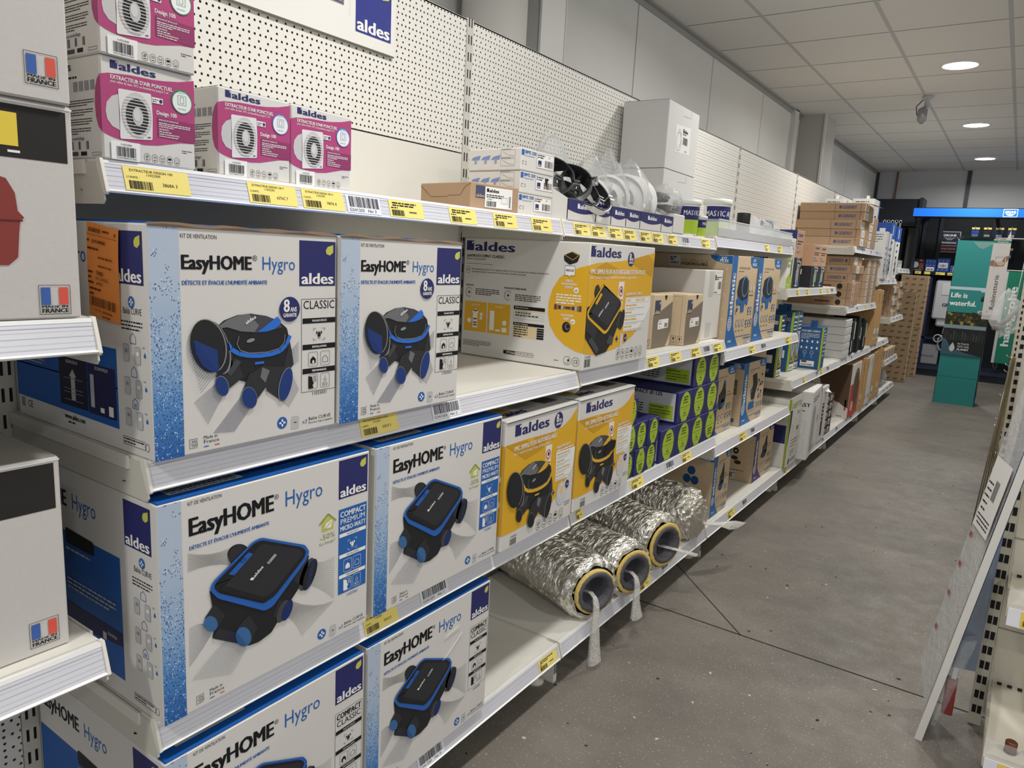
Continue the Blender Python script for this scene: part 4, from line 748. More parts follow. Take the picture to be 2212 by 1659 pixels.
# ---------------------------------------------------------------- top shelf of the nearest two bays, and the left edge
FANW, FANG = M('#e3e1df', .4), M('#c9c7c6', .4)
def fan_carton(loc, label, num, ring, word, rz=0, d=.14):
    w, h = .151, .146
    t = thing('extractor_fan_carton', label, 'carton', loc, rz, 'pink and white extractor fan cartons')
    m = MB(); carton(m, w, h, d, WHT, M('#b9b6b1', .7)); p = FF(m)
    p.poly([(0, .119), (.012, .1225), (.044, .126), (.08, .127), (.1, .129), (.125, .133), (w, .140), (w, .042), (.125, .0395), (.106, .035), (.085, .030), (.065, .028), (.045, .029), (.022, .031), (.01, .034), (0, .038)], PINK, 1)
    p.text("EXTRACTEUR D'AIR PONCTUEL", .0145, .1155, .0055, WH, 2, .099, 1); p.text("pour salles de bain, WC ou buanderies jusqu'à 7 m²", .0145, .1105, .0038, WH, 2, .092)
    p.poly([(.086, .0735), (w, .0725), (w, .042), (.086, .0435)], PINKD, 2); p.text('Design 100', .085, .077, .006, WH, 2, .034, 1)
    p.text('EFFICACE ET EXTRA PLAT', .0885, .0685, .0022, WH, 3, .033, 1); p.para(.0885, .0645, .142, 3, .0028, .0012, WH, 3, 2); p.text('SILENCIEUX', .0885, .0545, .0022, WH, 3, .016, 1); p.para(.0885, .0515, .125, 1, .003, .0012, WH, 3, 3); p.text('BASSE CONSOMMATION', .0885, .0475, .0022, WH, 3, .034, 1); p.para(.0885, .0447, .144, 1, .003, .0012, WH, 3, 4)
    p.rect(.078, .093, .096, .1015, WH, 3); p.ell(.0925, .0972, .0025, .003, NAVY, 4); p.para(.079, .098, .089, 2, .003, .001, INK, 4)
    p.ell(.1285, .1035, .018, .0187, ring, 3); p.ell(.1285, .1025, .0163, .0162, M('#e9edea', .5), 4); p.text(word, .1285, .1165, .0026, WH, 5, .012, 1, 0, 'c'); p.frame(.1215, .0985, .1355, .1125, .0005, ring, 5); p.frame(.1255, .101, .1315, .110, .0005, ring, 5); p.text('Interrupteur', .1285, .0915, .0022, ring, 5, .014, 0, 0, 'c')
    icons_row(p, .0635, .004, .0088, 5, INK); p.para(.127, .0275, .145, 2, .003, .001, INK, 1)
    s = SF(m); s.poly([(0, .119), (-.008, .112), (-.0135, .1), (-.016, .08), (-.0145, .06), (-.009, .046), (0, .038)], PINK, 1)
    s.text('aldes', -d+.006, .129, .012, NAVY, 1, .055, 1); s.para(-d+.01, .117, -.012, 1, .004, .003, INK, 1)
    for k in range(4): s.rect(-.075+k*.016, .098, -.063+k*.016, .112, GRY, 1)
    for k in range(4): s.para(-.1, .084-k*.0135, -.018-.004*k, 3, .0035, .0014, INK, 1, k)
    s.text('eco-emballage', -.095, .028, .005, NAVY, 1, .045)
    for k in range(3): s.bars(-.09+k*.022, .014, -.083+k*.022, .026, INK, 1, k, 5)
    s.rect(-.092, .005, -.07, .011, DGR, 1); s.rect(-.062, .005, -.045, .011, INK, 1); s.frame(-.03, .005, -.005, .009, .0005, INK, 1)
    m.build('carton_body', t)
    b = MB(); small_logo(P(b), .0155, .1305, .071, .0115, NAVY, NAVY); b.build('logo_panel', t)
    b = MB(); q = P(b)
    q.poly([(.026, .0955), (.016, .091), (.008, .081), (.006, .068), (.008, .057), (.015, .048), (.026, .044)], FANG, 2)
    q.poly(rbox([(.0255, .1035), (.077, .1055), (.0785, .072), (.077, .037), (.026, .0315), (.027, .068)], .003), FANW, 3); q.ell(.0535, .0695, .0235, .033, FANG, 4); q.ell(.0535, .068, .0178, .0262, K2, 5); q.ell(.0535, .068, .0085, .0135, M('#c4c2c0', .4), 8); q.ell(.052, .070, .0055, .009, M('#d6d4d2', .4), 9)
    for k in range(13):
        z = .04+k*.0046; x = .0235*math.sqrt(max(.02, 1-((z-.0695)/.033)**2)); q.rect(.0535-x, z, .0535+x, z+.0010, FANW, 7)
    q.rect(.069, .0395, .074, .0408, INK, 5); b.build('product_picture', t)
    b = MB(); q = P(b); q.poly(rbox([(.0115, .001), (.0555, .001), (.0565, .0285), (.0115, .0275)], .0015), WH, 4); q.text(num, .0255, .0222, .0028, INK, 5, .018); q.bars(.0195, .006, .0505, .0205, INK, 5, int(num) % 7, 26); q.text('3542280'+num[2:], .019, .0028, .0022, INK, 5, .031); b.build('barcode_sticker', t)
    return t
GRN = M('#3f8460', .5)
fan_carton((-.100, .009, 1.4872), 'pink and white fan carton at the shelf end, under another one', '11022300', GRN, 'Série I', 1.5)
fan_carton((-.096, .008, 1.6345), 'pink and white fan carton stacked on top, cut by the photo edge', '11022300', GRN, 'Série I', .5)
fan_carton((-.119, .212, 1.4872), 'middle pink and white fan carton with a violet timer badge', '11022301', M('#6a6cae', .5), 'Série T', 0)
fan_carton((-.121, .366, 1.4872), 'rightmost pink and white fan carton with a blue badge', '11022302', M('#4f79bb', .5), 'Série H', 0)
# brown carton
def brown_card():
    w, h, d = .178, .066, .2
    t = thing('cardboard_carton', 'small plain brown carton with a white label beside the three small white cartons', 'carton', (-.140, .943, 1.4873), -9)
    m = MB(); m.cbox(-d, 0, 0, 0, w, h, CARD, .002); s = SF(m); s.line([(-d, .06), (-.155, .03), (-.09, .03), (-.085, .033), (-.04, .033), (-.02, .055), (0, .062)], .0012, M('#5c4630', .9), 1); m.build('carton_body', t)
    b = MB(); q = P(b); q.rect(.0175, .028, .05, .0595, M('#4a4f6e', .6), 1); q.text('aldes', .019, .0305, .008, CARD2, 2, .03, 1); b.build('logo_panel', t)
    b = MB(); q = P(b); q.rect(.0505, .0065, .152, .0585, WH, 3); small_logo(q, .056, .0455, .045, .009, INK, INK, l=4); q.para(.056, .037, .12, 2, .005, .0025, INK, 4); q.text('11019624', .056, .0255, .004, INK, 4, .02); q.bars(.056, .009, .092, .023, INK, 4, 3, 20); q.frame(.112, .02, .134, .035, .0007, GRY, 4); q.bars(.14, .01, .147, .04, INK, 4, 5, 6); b.build('barcode_sticker', t)
brown_card()
def bim(loc, label):
    w, h, d = .176, .0612, .188
    t = thing('small_white_carton', label, 'carton', loc, 0, 'small white cartons stacked by the post')
    m = MB(); carton(m, w, h, d, WHT, None, False); p = FF(m); s = SF(m)
    p.rect(.0, .042, .013, .0575, MBLUE, 1); p.text('BIM2 320', .016, .048, .0085, MBLUE, 1, .058, 1); p.text('Hotte groupe modulaire', .016, .0405, .004, MBLUE, 1, .05); p.arc(.008, .022, .0045, .0045, .0012, INK, 1, 30, 300); p.arc(.022, .022, .004, .005, .0008, INK, 1)
    for k in range(3): s.poly([(-.178+k*.036, .03), (-.148+k*.036, .030), (-.144+k*.036, .043), (-.170+k*.036, .038)], M('#7f90bd', .6), 1); s.rect(-.165+k*.036, .02, -.157+k*.036, .032, M('#93a0c2', .6), 2)
    for v in (.012, .036): s.frame(-.071, v, -.022, v+.02, .0008, GRY, 1); s.line([(-.065, v+.016), (-.045, v+.006), (-.026, v+.004)], .0008, GRY, 1)
    s.para(-.071, .0575, -.012, 1, .004, .002, GRY, 1); s.para(-.071, .0325, -.012, 1, .004, .002, GRY, 1); m.build('carton_body', t)
    b = MB(); q = P(b); q.rect(.078, .016, .170, .0565, WH, 2); q.frame(.078, .016, .170, .0565, .0006, GRY, 3); q.rect(.085, .021, .103, .037, NAVY, 3); q.text('aldes', .086, .0225, .004, WH, 4, .015, 1); q.bars(.122, .021, .166, .04, INK, 3, 9, 22); q.para(.082, .05, .12, 2, .006, .003, INK, 3, 3); q.text('Q=1', .14, .048, .004, INK, 3, .012)
    if 1.52 < loc[2] < 1.58: q.poly([(.125, .053), (.145, .052), (.138, .036), (.143, .022), (.13, .034)], BLK, 5); q.poly([(.138, .036), (.143, .022), (.134, .028)], M('#a06a48', .6), 6)
    b.build('barcode_sticker', t)
    return t
bim((-.157, 1.187, 1.4873), 'bottom one of three small white cartons stacked by the pegboard post')
bim((-.156, 1.188, 1.5488), 'middle one of three small white cartons, its label torn by a black mark')
bim((-.155, 1.186, 1.6103), 'top one of three small white cartons stacked by the pegboard post')
# open display trays
def tray(y0, y1, label, sub, d=.30):
    t = thing('display_tray', label, 'display tray', (-.100, y0, 1.4873), 0, 'white open display trays with a navy band'); w = y1-y0-.002
    m = MB(); m.box(-d, 0, 0, 0, w, .002, WHT); m.box(-d, 0, .002, -d+.002, w, .11, WHT)
    for a in (0, w-.0018): m.ext([(-d, .002), (0, .002), (0, .061), (-.05, .088), (-.10, .107), (-d, .11)], a, a+.0018, WHT)
    m.build('tray_body', t)
    f = MB(); f.box(-.002, 0, .002, 0, w, .062, WHT); q = P(f); n = 10
    q.poly([(0.0, .0615)] + [(w*i/n, .030-.009*math.sin(math.pi*i/n)) for i in range(n+1)] + [(w, .0615)], NAVY, 1)
    lw = min(w*.62, .078); small_logo(q, w*.55-lw/2, .036, lw, .0145, WH, WH, NAVY, 2); f.build('front_panel', t)
ty = (1.363, 1.542, 1.647, 1.759, 1.872, 2.06, 2.171)
tl = ('wide white tray with a navy band holding black rubber-lined pipe clamps', 'narrow white tray second from the clamp tray', 'narrow white tray third from the left in the tray row', 'narrow white tray just left of the wide bag tray', 'wide white tray under the tall bags of white discs', 'last navy-banded tray, under the bag of dark connectors')
for i in range(6): tray(ty[i], ty[i+1], tl[i], i)
m = MB(); m.cbox(-.3, 0, 0, 0, .115, .075, WHT); tg = m.build('plain_white_carton'); tg.location = (-.100, 2.172, 1.4873); tag(tg, 'low plain white carton at the right end of the tray row', 'carton')
def clamp(loc, r, tx, ty_, tz, label):
    t = thing('pipe_clamp', label, 'pipe clamp', loc, 0, 'rubber-lined pipe clamps in the tray'); t.rotation_euler = tuple(math.radians(a) for a in (tx, ty_, tz))
    def ring(rr, th, wd, mt, nm, a0=4, a1=356):
        m = MB(); rs = []
        for i in range(49):
            a = math.radians(a0+(a1-a0)*i/48); c, s_ = math.cos(a), math.sin(a); rs.append([(rr*c, rr*s_, -wd), (rr*c, rr*s_, wd), ((rr+th)*c, (rr+th)*s_, wd), ((rr+th)*c, (rr+th)*s_, -wd)])
        m.rings(rs, mt, True, True, True, False); m.build(nm, t)
    ring(r, .0016, .011, STEEL, 'steel_band'); ring(r-.005, .005, .013, RUB, 'rubber_lining')
    for a in (0, 180):
        m = MB(); c = math.cos(math.radians(a)); m.box(c*(r+.001), -.009, -.011, c*(r+.02), -.006, .011, STEEL); m.box(c*(r+.001), .006, -.011, c*(r+.02), .009, .011, STEEL); m.build('lug', t)
        m = MB(); m.tube([(c*(r+.012), -.02, 0), (c*(r+.012), .02, 0)], .0032, STEEL, 8); m.rings([[(c*(r+.012)+.0065*math.cos(k*math.pi/3), y, .0065*math.sin(k*math.pi/3)) for k in range(6)] for y in (.009, .015)], STEEL, True, True, True, False); m.build('bolt', t)
cl = [(-.22, 1.42, 1.615, .088, 48, 10, 30), (-.175, 1.455, 1.60, .088, 42, -8, 38), (-.145, 1.50, 1.585, .074, 46, 18, 60), (-.12, 1.545, 1.575, .07, 52, 6, 75), (-.2, 1.46, 1.565, .08, 30, 20, 10)]
cn = ('rearmost tilted pipe clamp standing highest in the tray', 'large tilted clamp in front of the rearmost one', 'pipe clamp leaning over the tray front', 'pipe clamp at the right side of the clamp tray', 'pipe clamp lying low at the bottom of the tray')
for q, n_ in zip(cl, cn): clamp(q[:3], q[3], q[4], q[5], q[6], n_)
def blob(m, c, r, seed, mt, n=22, k=12, amp=.22, fr=3.0, peak=0):
    rs = []
    for i in range(k+1):
        ph = math.pi*i/k; ring = []
        for j in range(n):
            th = 2*math.pi*j/n; d = Vector((math.sin(ph)*math.cos(th), math.sin(ph)*math.sin(th), math.cos(ph)))
            f = 1 + amp*noise.noise(d*fr+Vector((seed, seed*1.7, 0))) + amp*.6*abs(noise.noise(d*fr*2.3+Vector((0, seed, seed))))
            z = d.z*r[2]*f
            if peak and d.z > .3: z += peak*(d.z-.3)
            sq = 1 - (.45*max(0, d.z)**2 if peak else 0)
            ring.append((c[0]+d.x*r[0]*f*sq, c[1]+d.y*r[1]*f*sq, c[2]+z))
        rs.append(ring)
    m.rings(rs, mt, True)
def bagged(loc, r, label, seed, inner, peak=.03):
    t = thing('plastic_bag', label, 'bag', loc, 0, 'clear bags in the display trays')
    m = MB(); blob(m, (0, 0, r[2]), r, seed, BAG, peak=peak, amp=.3); m.build('bag_film', t)
    inner(t, r)
DISC = M('#ecebe8', .45)
def discs(n, rr, tilt=.3):
    def f(t, r):
        for k in range(n):
            m = MB(); y = (k-(n-1)/2)*.03; a = .25+tilt*k*.3
            rs = []
            for q, x in ((rr*.9, -.004), (rr, 0), (rr*.98, .01), (rr*.55, .012), (rr*.5, .0)): rs.append([(q*math.cos(i*math.pi/14)*.9, y+x+.35*(q*math.cos(i*math.pi/14)), rr*.95+q*math.sin(i*math.pi/14)) for i in range(28)])
            m.rings(rs, DISC, True); m.build('ventilation_disc', t)
    return f
def connectors(t, r):
    for k, (y, z) in enumerate(((-.05, .075), (.03, .035))):
        m = MB(); m.cbox(-.03, y-.045, z-.015, .03, y+.045, z+.018, M('#3a3d42', .45), .006); m.box(.028, y-.025, z-.004, .034, y+.03, z+.01, STEEL); m.tube([(.03, y-.01, z+.003), (.03, y+.04, z+.003)], .006, BLK, 8); m.build('connector', t)
bagged((-.29, 1.545, 1.50), (.075, .085, .115), 'clear bag with a white disc rising behind the pipe clamps', 2.1, discs(2, .085), .05)
bagged((-.2, 1.66, 1.50), (.075, .048, .095), 'crinkled clear bag with one disc, right of the clamps', 5.3, discs(1, .075), .03)
bagged((-.19, 1.77, 1.50), (.075, .05, .105), 'crinkled clear bag left of the tallest bag', 7.7, discs(1, .085), .04)
bagged((-.2, 1.955, 1.50), (.09, .085, .105), 'large clear bag holding a tall row of white discs', 9.4, discs(4, .095), .03)
bagged((-.165, 2.20, 1.545), (.07, .115, .062), 'clear bag of dark connectors spilling over the tray edge', 12.2, connectors, .0)
def big_white(z, label):
    w, h, d = .377, .274, .205
    t = thing('large_white_carton', label, 'carton', (-.25, 2.382, z), 2, 'large plain white cartons'); GW = M('#c9c8c6', .65)
    m = MB(); carton(m, w, h, d, GW, M('#3d3a37', .8)); p = FF(m); p.line([(.17, .235), (.27, .24), (.27, h)], .0015, GRY, 1); m.build('carton_body', t)
    if z > 1.6:
        b = MB(); q = P(b); q.poly([(.095, .19), (.275, .2), (.283, .085), (.105, .078)], M('#dcdbd8', .6), 1); small_logo(q, .185, .168, .06, .016, INK, INK, l=2); q.arc(.14, .125, .028, .038, .0025, GRY, 2); q.line([(.12, .15), (.14, .178), (.165, .16), (.165, .12), (.14, .10)], .002, GRY, 2); q.bars(.19, .12, .25, .15, INK, 2, 4, 18); q.text('QT=1', .22, .09, .008, INK, 2, .028); q.para(.185, .16, .255, 1, .006, .004, INK, 2); b.build('barcode_sticker', t)
big_white(1.4873, 'lower of two large plain white cartons behind the bags'); big_white(1.7628, 'upper large plain white carton with a grey fan drawing, towering over the bags')
def bucket(x, y, r, h, label, word):
    t = thing('sealant_bucket', label, 'bucket', (x, y, 1.4873), 0, 'white plastic sealant buckets')
    m = MB(); m.lathe([(r*.86, 0), (r*.88, .004), (r*.97, h*.9), (r*.97, h*.93)], (0, 0, 0), WH, 36); m.build('bucket_body', t)
    m = MB(); m.lathe([(r*.98, h*.86), (r*1.05, h*.87), (r*1.05, h*.96), (r*1.02, h), (r*.9, h), (r*.88, h*.97)], (0, 0, 0), M('#e6e5e1', .4), 36); m.build('lid', t)
    for nm, z0, z1, mt in (('navy_wrap', .45, .82, NAVY), ('lime_wrap', .06, .45, LIME)):
        m = MB(); rs = []
        for i in range(25):
            a = math.radians(-120+240*i/24); rs.append([((r*(.885+.09*z/.9))*math.cos(a), (r*(.885+.09*z/.9))*math.sin(a), h*z) for z in (z0, z1)])
        m.rings(rs, mt, False)
        if nm == 'navy_wrap':
            nat = sum(GL[(c, 1)][2] for c in word); u = -.5*nat
            for c in word:                                       # lettering wrapped round the bucket
                vs, fs, adv = GL[(c, 1)]; k = h*.13/CAPH[1]; rr = r*.955
                m.add([(rr*math.cos((u+a)*k*.8/rr), rr*math.sin((u+a)*k*.8/rr), h*.58+b*k) for a, b in vs], fs, WH); u += adv
        m.build(nm, t)
bucket(-.150, 2.42, .056, .145, 'front white bucket with navy and lime wrap beside the big cartons', 'MASTIC ACRYL')
bucket(-.19, 2.90, .064, .19, 'taller white bucket standing behind the other sealant buckets', 'MASTIC ACRYLIQUE')
bucket(-.145, 2.545, .04, .09, 'small white bucket with a navy label, next to the clear bin', 'MASTIC')
t = thing('wrapped_tape_roll', 'black and white spiral roll wrapped in clear film above the bin', 'roll', (-.175, 3.02, 1.505)); RS = .72
m = MB()
for k in range(7): r = (.018+k*.0065)*RS; m.tube([(.0, r*math.cos(a*math.pi/16), .062+r*math.sin(a*math.pi/16)) for a in range(33)], .0022, BLK if k % 2 else GRY, 6, False)
m.rings([[(x, q*RS*math.cos(i*math.pi/16), .062+q*RS*math.sin(i*math.pi/16)) for i in range(32)] for q, x in ((.012, -.03), (.06, -.03), (.061, 0), (.058, .001), (.012, -.001))], M('#55575b', .4), True); m.build('roll_body', t)
m = MB(); blob(m, (-.012, 0, .062), (.03, .05, .05), 3.3, BAG, amp=.12); m.build('wrap_film', t)
t = thing('black_sleeve', 'short black cylinder standing behind the clear bin', 'sleeve', (-.19, 3.31, 1.505)); m = MB(); m.lathe([(.034, 0), (.034, .135), (.032, .14), (.028, .14), (.027, .1)], (0, 0, 0), RUB, 30, True, False); m.build('sleeve_body', t)
t = thing('clear_bin', 'long clear plastic bin along the front of the third-bay top shelf', 'bin', (-.100, 2.69, 1.5005)); L = 1.27
m = MB(); m.box(-.25, 0, 0, 0, L, .003, ACRYL); m.box(-.003, 0, .003, 0, L, .075, ACRYL); m.box(-.25, 0, .003, -.247, L, .075, ACRYL)
for a in (0, L-.003): m.box(-.247, a, .003, -.003, a+.003, .075, ACRYL)
m.build('bin_body', t); m = MB(); m.box(-.0035, 0, .073, .0015, L, .077, M('#d8dadb', .2)); m.box(-.001, .0, .001, .001, L, .038, M('#b9babc', .4)); m.build('rim', t)
for k, (y, lab) in enumerate(((3.47, 'crumpled clear bag at the middle of the clear bin'), (3.66, 'crumpled clear bag with a pale peak in the clear bin'), (3.84, 'crumpled clear bag at the far end of the clear bin'))):
    t = thing('plastic_bag', lab, 'bag', (-.2, y, 1.504)); m = MB(); blob(m, (0, 0, .06), (.06, .075, .056), 20+k*3, BAG, amp=.35, peak=.03); m.build('bag_film', t); m = MB(); m.cbox(-.03, -.04, .015, .03, .04, .05, M('#d9d8d6', .5), .01); m.build('white_fitting', t)
# sign on the pegboard
t = thing('shop_sign', 'white sign board with a navy square on the nearest pegboard, cut by the photo top', 'sign', (-.462, .30, 1.893))
m = MB(); m.box(-.006, 0, 0, 0, .69, .5, M('#e4e2dd', .4)); m.box(-.005, -.001, -.003, -.001, .69, 0, M('#6d6a60', .6)); p = FF(m)
p.rect(.46, .08, .505, .5, M('#8a8a90', .6), 1)
for k in range(60): p.rect(.462, .083+k*.007, .503, .086+k*.007, M('#4a4a55', .6), 2)
p.poly([(.335, .16), (.40, .13), (.43, .18), (.41, .35), (.34, .3)], LGR, 1); p.poly([(.37, .155), (.43, .18), (.40, .22)], DGR, 2); p.rect(.525, .06, .5255, .5, LGR, 1); p.rect(.33, .06, .3305, .5, LGR, 1); m.build('board', t)
m = MB(); p = P(m); p.rect(.545, .03, .674, .17, M('#343b86', .45), 1); p.poly([(.63, .15), (.665, .16), (.664, .135), (.64, .13)], LEAF, 2); p.text('aldes', .55, .036, .030, WH, 2, .119, 1); m.build('logo_panel', t)
# left edge: heating tank cartons
def flag_print(p, u, v, l=2):
    p.frame(u, v, u+.0385, v+.0385, .0006, INK, l); p.rect(u+.0025, v+.0125, u+.014, v+.0355, M('#4263ab', .6), l); p.rect(u+.0245, v+.0125, u+.036, v+.0355, M('#dd5a4c', .6), l); p.text('MADE IN', u+.0025, v+.0088, .0028, INK, l, .033, 1); p.text('FRANCE', u+.0025, v+.0022, .0052, INK, l, .0335, 1)
def tank(loc, label, h, band, fv, red, rz=0):
    w, d = .46, .36
    t = thing('tank_carton', label, 'carton', loc, rz, 'white expansion tank cartons'); TW = M('#cfcbc6', .7, name='tank_carton_white', noise_amt=(14, .93), bump=(120, .03))
    m = MB(); carton(m, w, h, d, TW, M('#9a978f', .8)); p = FF(m)
    if band: p.rect(0.0, band, w-.008, h-.008, M('#2a2725', .7), 1); p.line([(.0, h-.004), (w, h-.004)], .002, WH, 2)
    flag_print(p, w-.0525, fv)
    if red:
        p.rect(w-.16, band+.014, w-.0655, band+.054, M('#e8cf4b', .6), 2); p.text('n', w-.118, .03, .012, INK, 2, .008, 1); p.text('expansion', w-.2, .03, .012, INK, 2, .08, 1); p.rect(w-.078, band+.006, w-.064, band+.009, WH, 2); p.para(w-.2, .06, w-.12, 2, .01, .005, INK, 2)
        pts = [(w-.2, .07), (w-.085, .07), (w-.074, .08), (w-.071, .11), (w-.069, .125), (w-.064, .13), (w-.071, .138), (w-.073, .16), (w-.082, .177), (w-.1, .182), (w-.2, .182)]; p.poly(pts, M('#8a3a35', .5), 2); p.line([(w-.2, .124), (w-.066, .126)], .002, M('#5d2320', .5), 3)
    m.build('carton_body', t); return t
tank((-.012, -.534, 1.2625), 'white carton with a black top band and red tank picture at the left edge', .275, .203, .006, True)
tank((-.004, -.538, 1.5385), 'plain white carton with a small French flag at the top left corner of the photo', .30, 0, .018, False)
tank((-.045, -.56, .7755), 'white carton with a wide black upper band on the lower left shelf', .288, .213, .012, False)
# ---------------------------------------------------------------- second and third bays
KRAFT, KRAFT2 = M('#d0b998', .8, name='kraft_board', noise_amt=(40, .92)), M('#d8c3a3', .8, name='kraft_board_light', noise_amt=(40, .94))
ATB, ATB2, ATP = M('#2467a8', .55), M('#1f4f86', .55), M('#43306e', .55)
def aldes_brown(loc, label, rz=0):
    w, h, d = .178, .206, .33
    t = thing('brown_grey_carton', label, 'carton', loc, rz, 'brown cartons with a grey swoosh')
    m = MB(); carton(m, w, h, d, KRAFT2); p = FF(m); SW = M('#7f7364', .7)
    p.poly([(0, .002), (.135, .002), (.155, .025), (.172, .06), (w-.001, .1), (w-.001, .178), (.12, .160), (.06, .142), (0, .130)], SW, 1)
    s = SF(m); s.poly([(-d, .01), (-.14, .01), (-.13, .07), (-.12, .19), (-d, .19)], SW, 1); s.frame(-.12, .008, -.02, .195, .0008, M('#7a6141', .8), 1)
    for k in range(14): s.rect(-.30+k*.011, .03, -.298+k*.011, .17, M('#675c4f', .8), 2)
    for k in (-.045, -.018): s.frame(k-.01, .012, k+.01, .036, .001, M('#4a3a28', .8), 1); s.poly([(k-.005, .03), (k+.005, .03), (k, .017)], M('#4a3a28', .8), 2)
    p.poly([(.095, h-.003), (.12, h-.003), (.113, .186), (.102, .186)], M('#2d241b', .9), 2); m.build('carton_body', t)
    b = MB(); q = P(b); leaf_square(q, .008, .130, .062, .185, M('#41465f', .6), KRAFT2, 2); q.text('aldes', .011, .133, .015, KRAFT2, 3, .048, 1); b.build('logo_panel', t)
    b = MB(); q = P(b); q.poly([(.047, .072), (.146, .076), (.147, .112), (.055, .110), (.046, .1)], WH, 2); q.bars(.11, .079, .138, .095, INK, 3, 4, 12); q.text('11017081', .058, .1, .005, INK, 3, .02); q.para(.058, .092, .1, 1, .004, .003, INK, 3); q.text('Q=1', .06, .078, .005, INK, 3, .012); b.build('barcode_sticker', t)
aldes_brown((-.10, 1.815, 1.0455), 'brown carton with a grey swoosh mostly hidden behind the wide yellow one')
aldes_brown((-.083, 2.020, 1.0455), 'brown carton with a grey swoosh next to the wide yellow carton')
aldes_brown((-.042, 2.246, 1.0455), 'brown carton with a grey swoosh in front of the plain white carton')
t = thing('plain_white_carton', 'upright plain white taped carton behind the brown swoosh cartons', 'carton', (-.068, 2.495, 1.0455), 0); w, h, d = .228, .305, .36
m = MB(); carton(m, w, h, d, WHT); p = FF(m); p.rect(.06, .19, .11, .302, M('#c6c3bd', .5), 1); p.rect(.06, .01, .12, .075, M('#c6c3bd', .5), 1); m.build('carton_body', t)
b = MB(); q = P(b); q.rect(.12, .2, .215, .29, M('#e6e4e0', .6), 2); q.rect(.125, .262, .137, .285, INK, 3); q.bars(.17, .222, .21, .255, INK, 3, 5, 12); q.para(.14, .272, .21, 2, .008, .004, INK, 3); q.para(.125, .206, .19, 1, .005, .004, INK, 3); b.build('barcode_sticker', t)
def spiral_logo(p, u, v, r, m, l):
    for k in (1, .66, .33): p.arc(u, v, r*k*.8, r*k, r*.15, m, l, 0, 360, 20)
def kraft(loc, w, h, d, label, sp, style, nums='412292', rz=0, spine=.19):
    t = thing('kraft_unit_carton', label, 'carton', loc, rz, 'kraft cartons with a coloured spine')
    m = MB(); carton(m, w, h, d, KRAFT, ATB2 if sp is ATB and style != 2 else None); p = FF(m); sw = w*spine; s = SF(m)
    p.poly([(0, 0), (w*.5, 0), (w*.37, h*.10), (w*.25, h*.23), (sw*1.1, h*.42), (sw, h*.7), (sw*.97, h), (0, h)], sp, 1)
    spiral_logo(p, sw*.5, h*.27, sw*.42, WH, 2); p.text('atlantic', sw*.78, h*.36, sw*.62, WH, 2, h*.46, 1, 90); p.text('PAC', sw*.5, h*.06, h*.025, WH, 2, sw*.7, 1)
    p.text('HYGROREGLABLE', w*.26, h*.86, h*.024, M('#4e6076', .6), 1, w*.43); p.para(w*.26, h*.83, w*.62, 1, .01, h*.01, M('#7d6a50', .7), 1)
    p.poly([(w*.67, h-.001), (w*.69, h*.93), (w*.76, h*.885), (w*.9, h*.875), (w-.001, h*.88), (w-.001, h-.001)], sp, 2); p.text('KIT', w*.84, h*.945, h*.03, WH, 3, w*.1, 1, 0, 'c'); p.text('PILES', w*.85, h*.9, h*.03, WH, 3, w*.17, 1, 0, 'c')
    for k in range(3): u = w*(.37+k*.12); p.ell(u, h*.26, w*.045, h*.045, M('#9a8c78', .7), 2); p.ell(u, h*.26, w*.03, h*.03, LGR, 3); p.rect(u-w*.02, h*.17, u+w*.02, h*.18, INK, 2)
    for (a, b_) in ((.78, .40), (.88, .40), (.74, .255), (.84, .255), (.93, .26)): p.ell(w*a, h*b_, w*.035, h*.034, DGR if (a+b_) % .2 > .1 else sp, 2); p.rect(w*a-w*.012, h*b_-h*.015, w*a+w*.012, h*b_+h*.015, WH, 3); p.rect(w*a-w*.03, h*(b_-.055), w*a+w*.03, h*(b_-.048), INK, 2)
    p.rect(w*.37, h*.105, w*.97, h*.113, sp, 2); p.rect(w*.68, h*.015, w*.97, h*.085, M('#d9d5cc', .6), 2); p.rect(w*.68, h*.073, w*.97, h*.085, ATB2, 3); p.para(w*.7, h*.06, w*.95, 3, h*.02, h*.006, INK, 3)
    for k in range(2): p.para(w*.74, h*(.56+k*.05), w*.95, 1, .01, h*.012, M('#6c5a42', .7), 2, k)
    s.poly([(-.002, h-.002), (-.105, h-.002), (-.10, h*.965), (-.075, h*.93), (-.04, h*.915), (-.002, h*.91)], sp, 1); s.text('KIT', -.053, h*.95, .013, WH, 2, .026, 1); s.text('PILES', -.060, h*.925, .013, WH, 2, .040, 1)
    if style == 1:
        s.text('VMC SIMPLE FLUX', -.245, h*.91, .013, M('#8c7a60', .7), 1, .13); s.text('HYGROREGLABLE', -.245, h*.875, .013, INK, 1, .13, 1); s.rect(-.305, h*.87, -.25, h*.975, M('#d4d2cd', .6), 1); s.bars(-.3, h*.885, -.255, h*.91, INK, 2, 3, 14); s.para(-.3, h*.95, -.27, 2, .01, .005, INK, 2)
    for k, c in enumerate(nums): s.text(c, -.031, h*(.84-.136*k), h*.032, M('#e4d6bd', .6), 1, .012)
    if style == 2:
        for (a, b_) in ((-.10, .78), (-.105, .58)): s.ell(a, h*b_, .016, .018, BLK, 1); s.rect(a-.006, h*b_-.006, a+.006, h*b_+.006, KRAFT, 2)
        for (a, b_) in ((-.16, .52), (-.11, .44), (-.15, .36), (-.09, .36)): s.ell(a, h*b_, .02, .012, M('#3e3428', .7), 1)
        s.para(-.16, h*.2, -.05, 2, .02, .004, INK, 1); s.rect(-.2, h*.02, -.095, h*.17, M('#d2cdc2', .6), 1); s.bars(-.19, h*.05, -.11, h*.13, INK, 2, 3, 16)
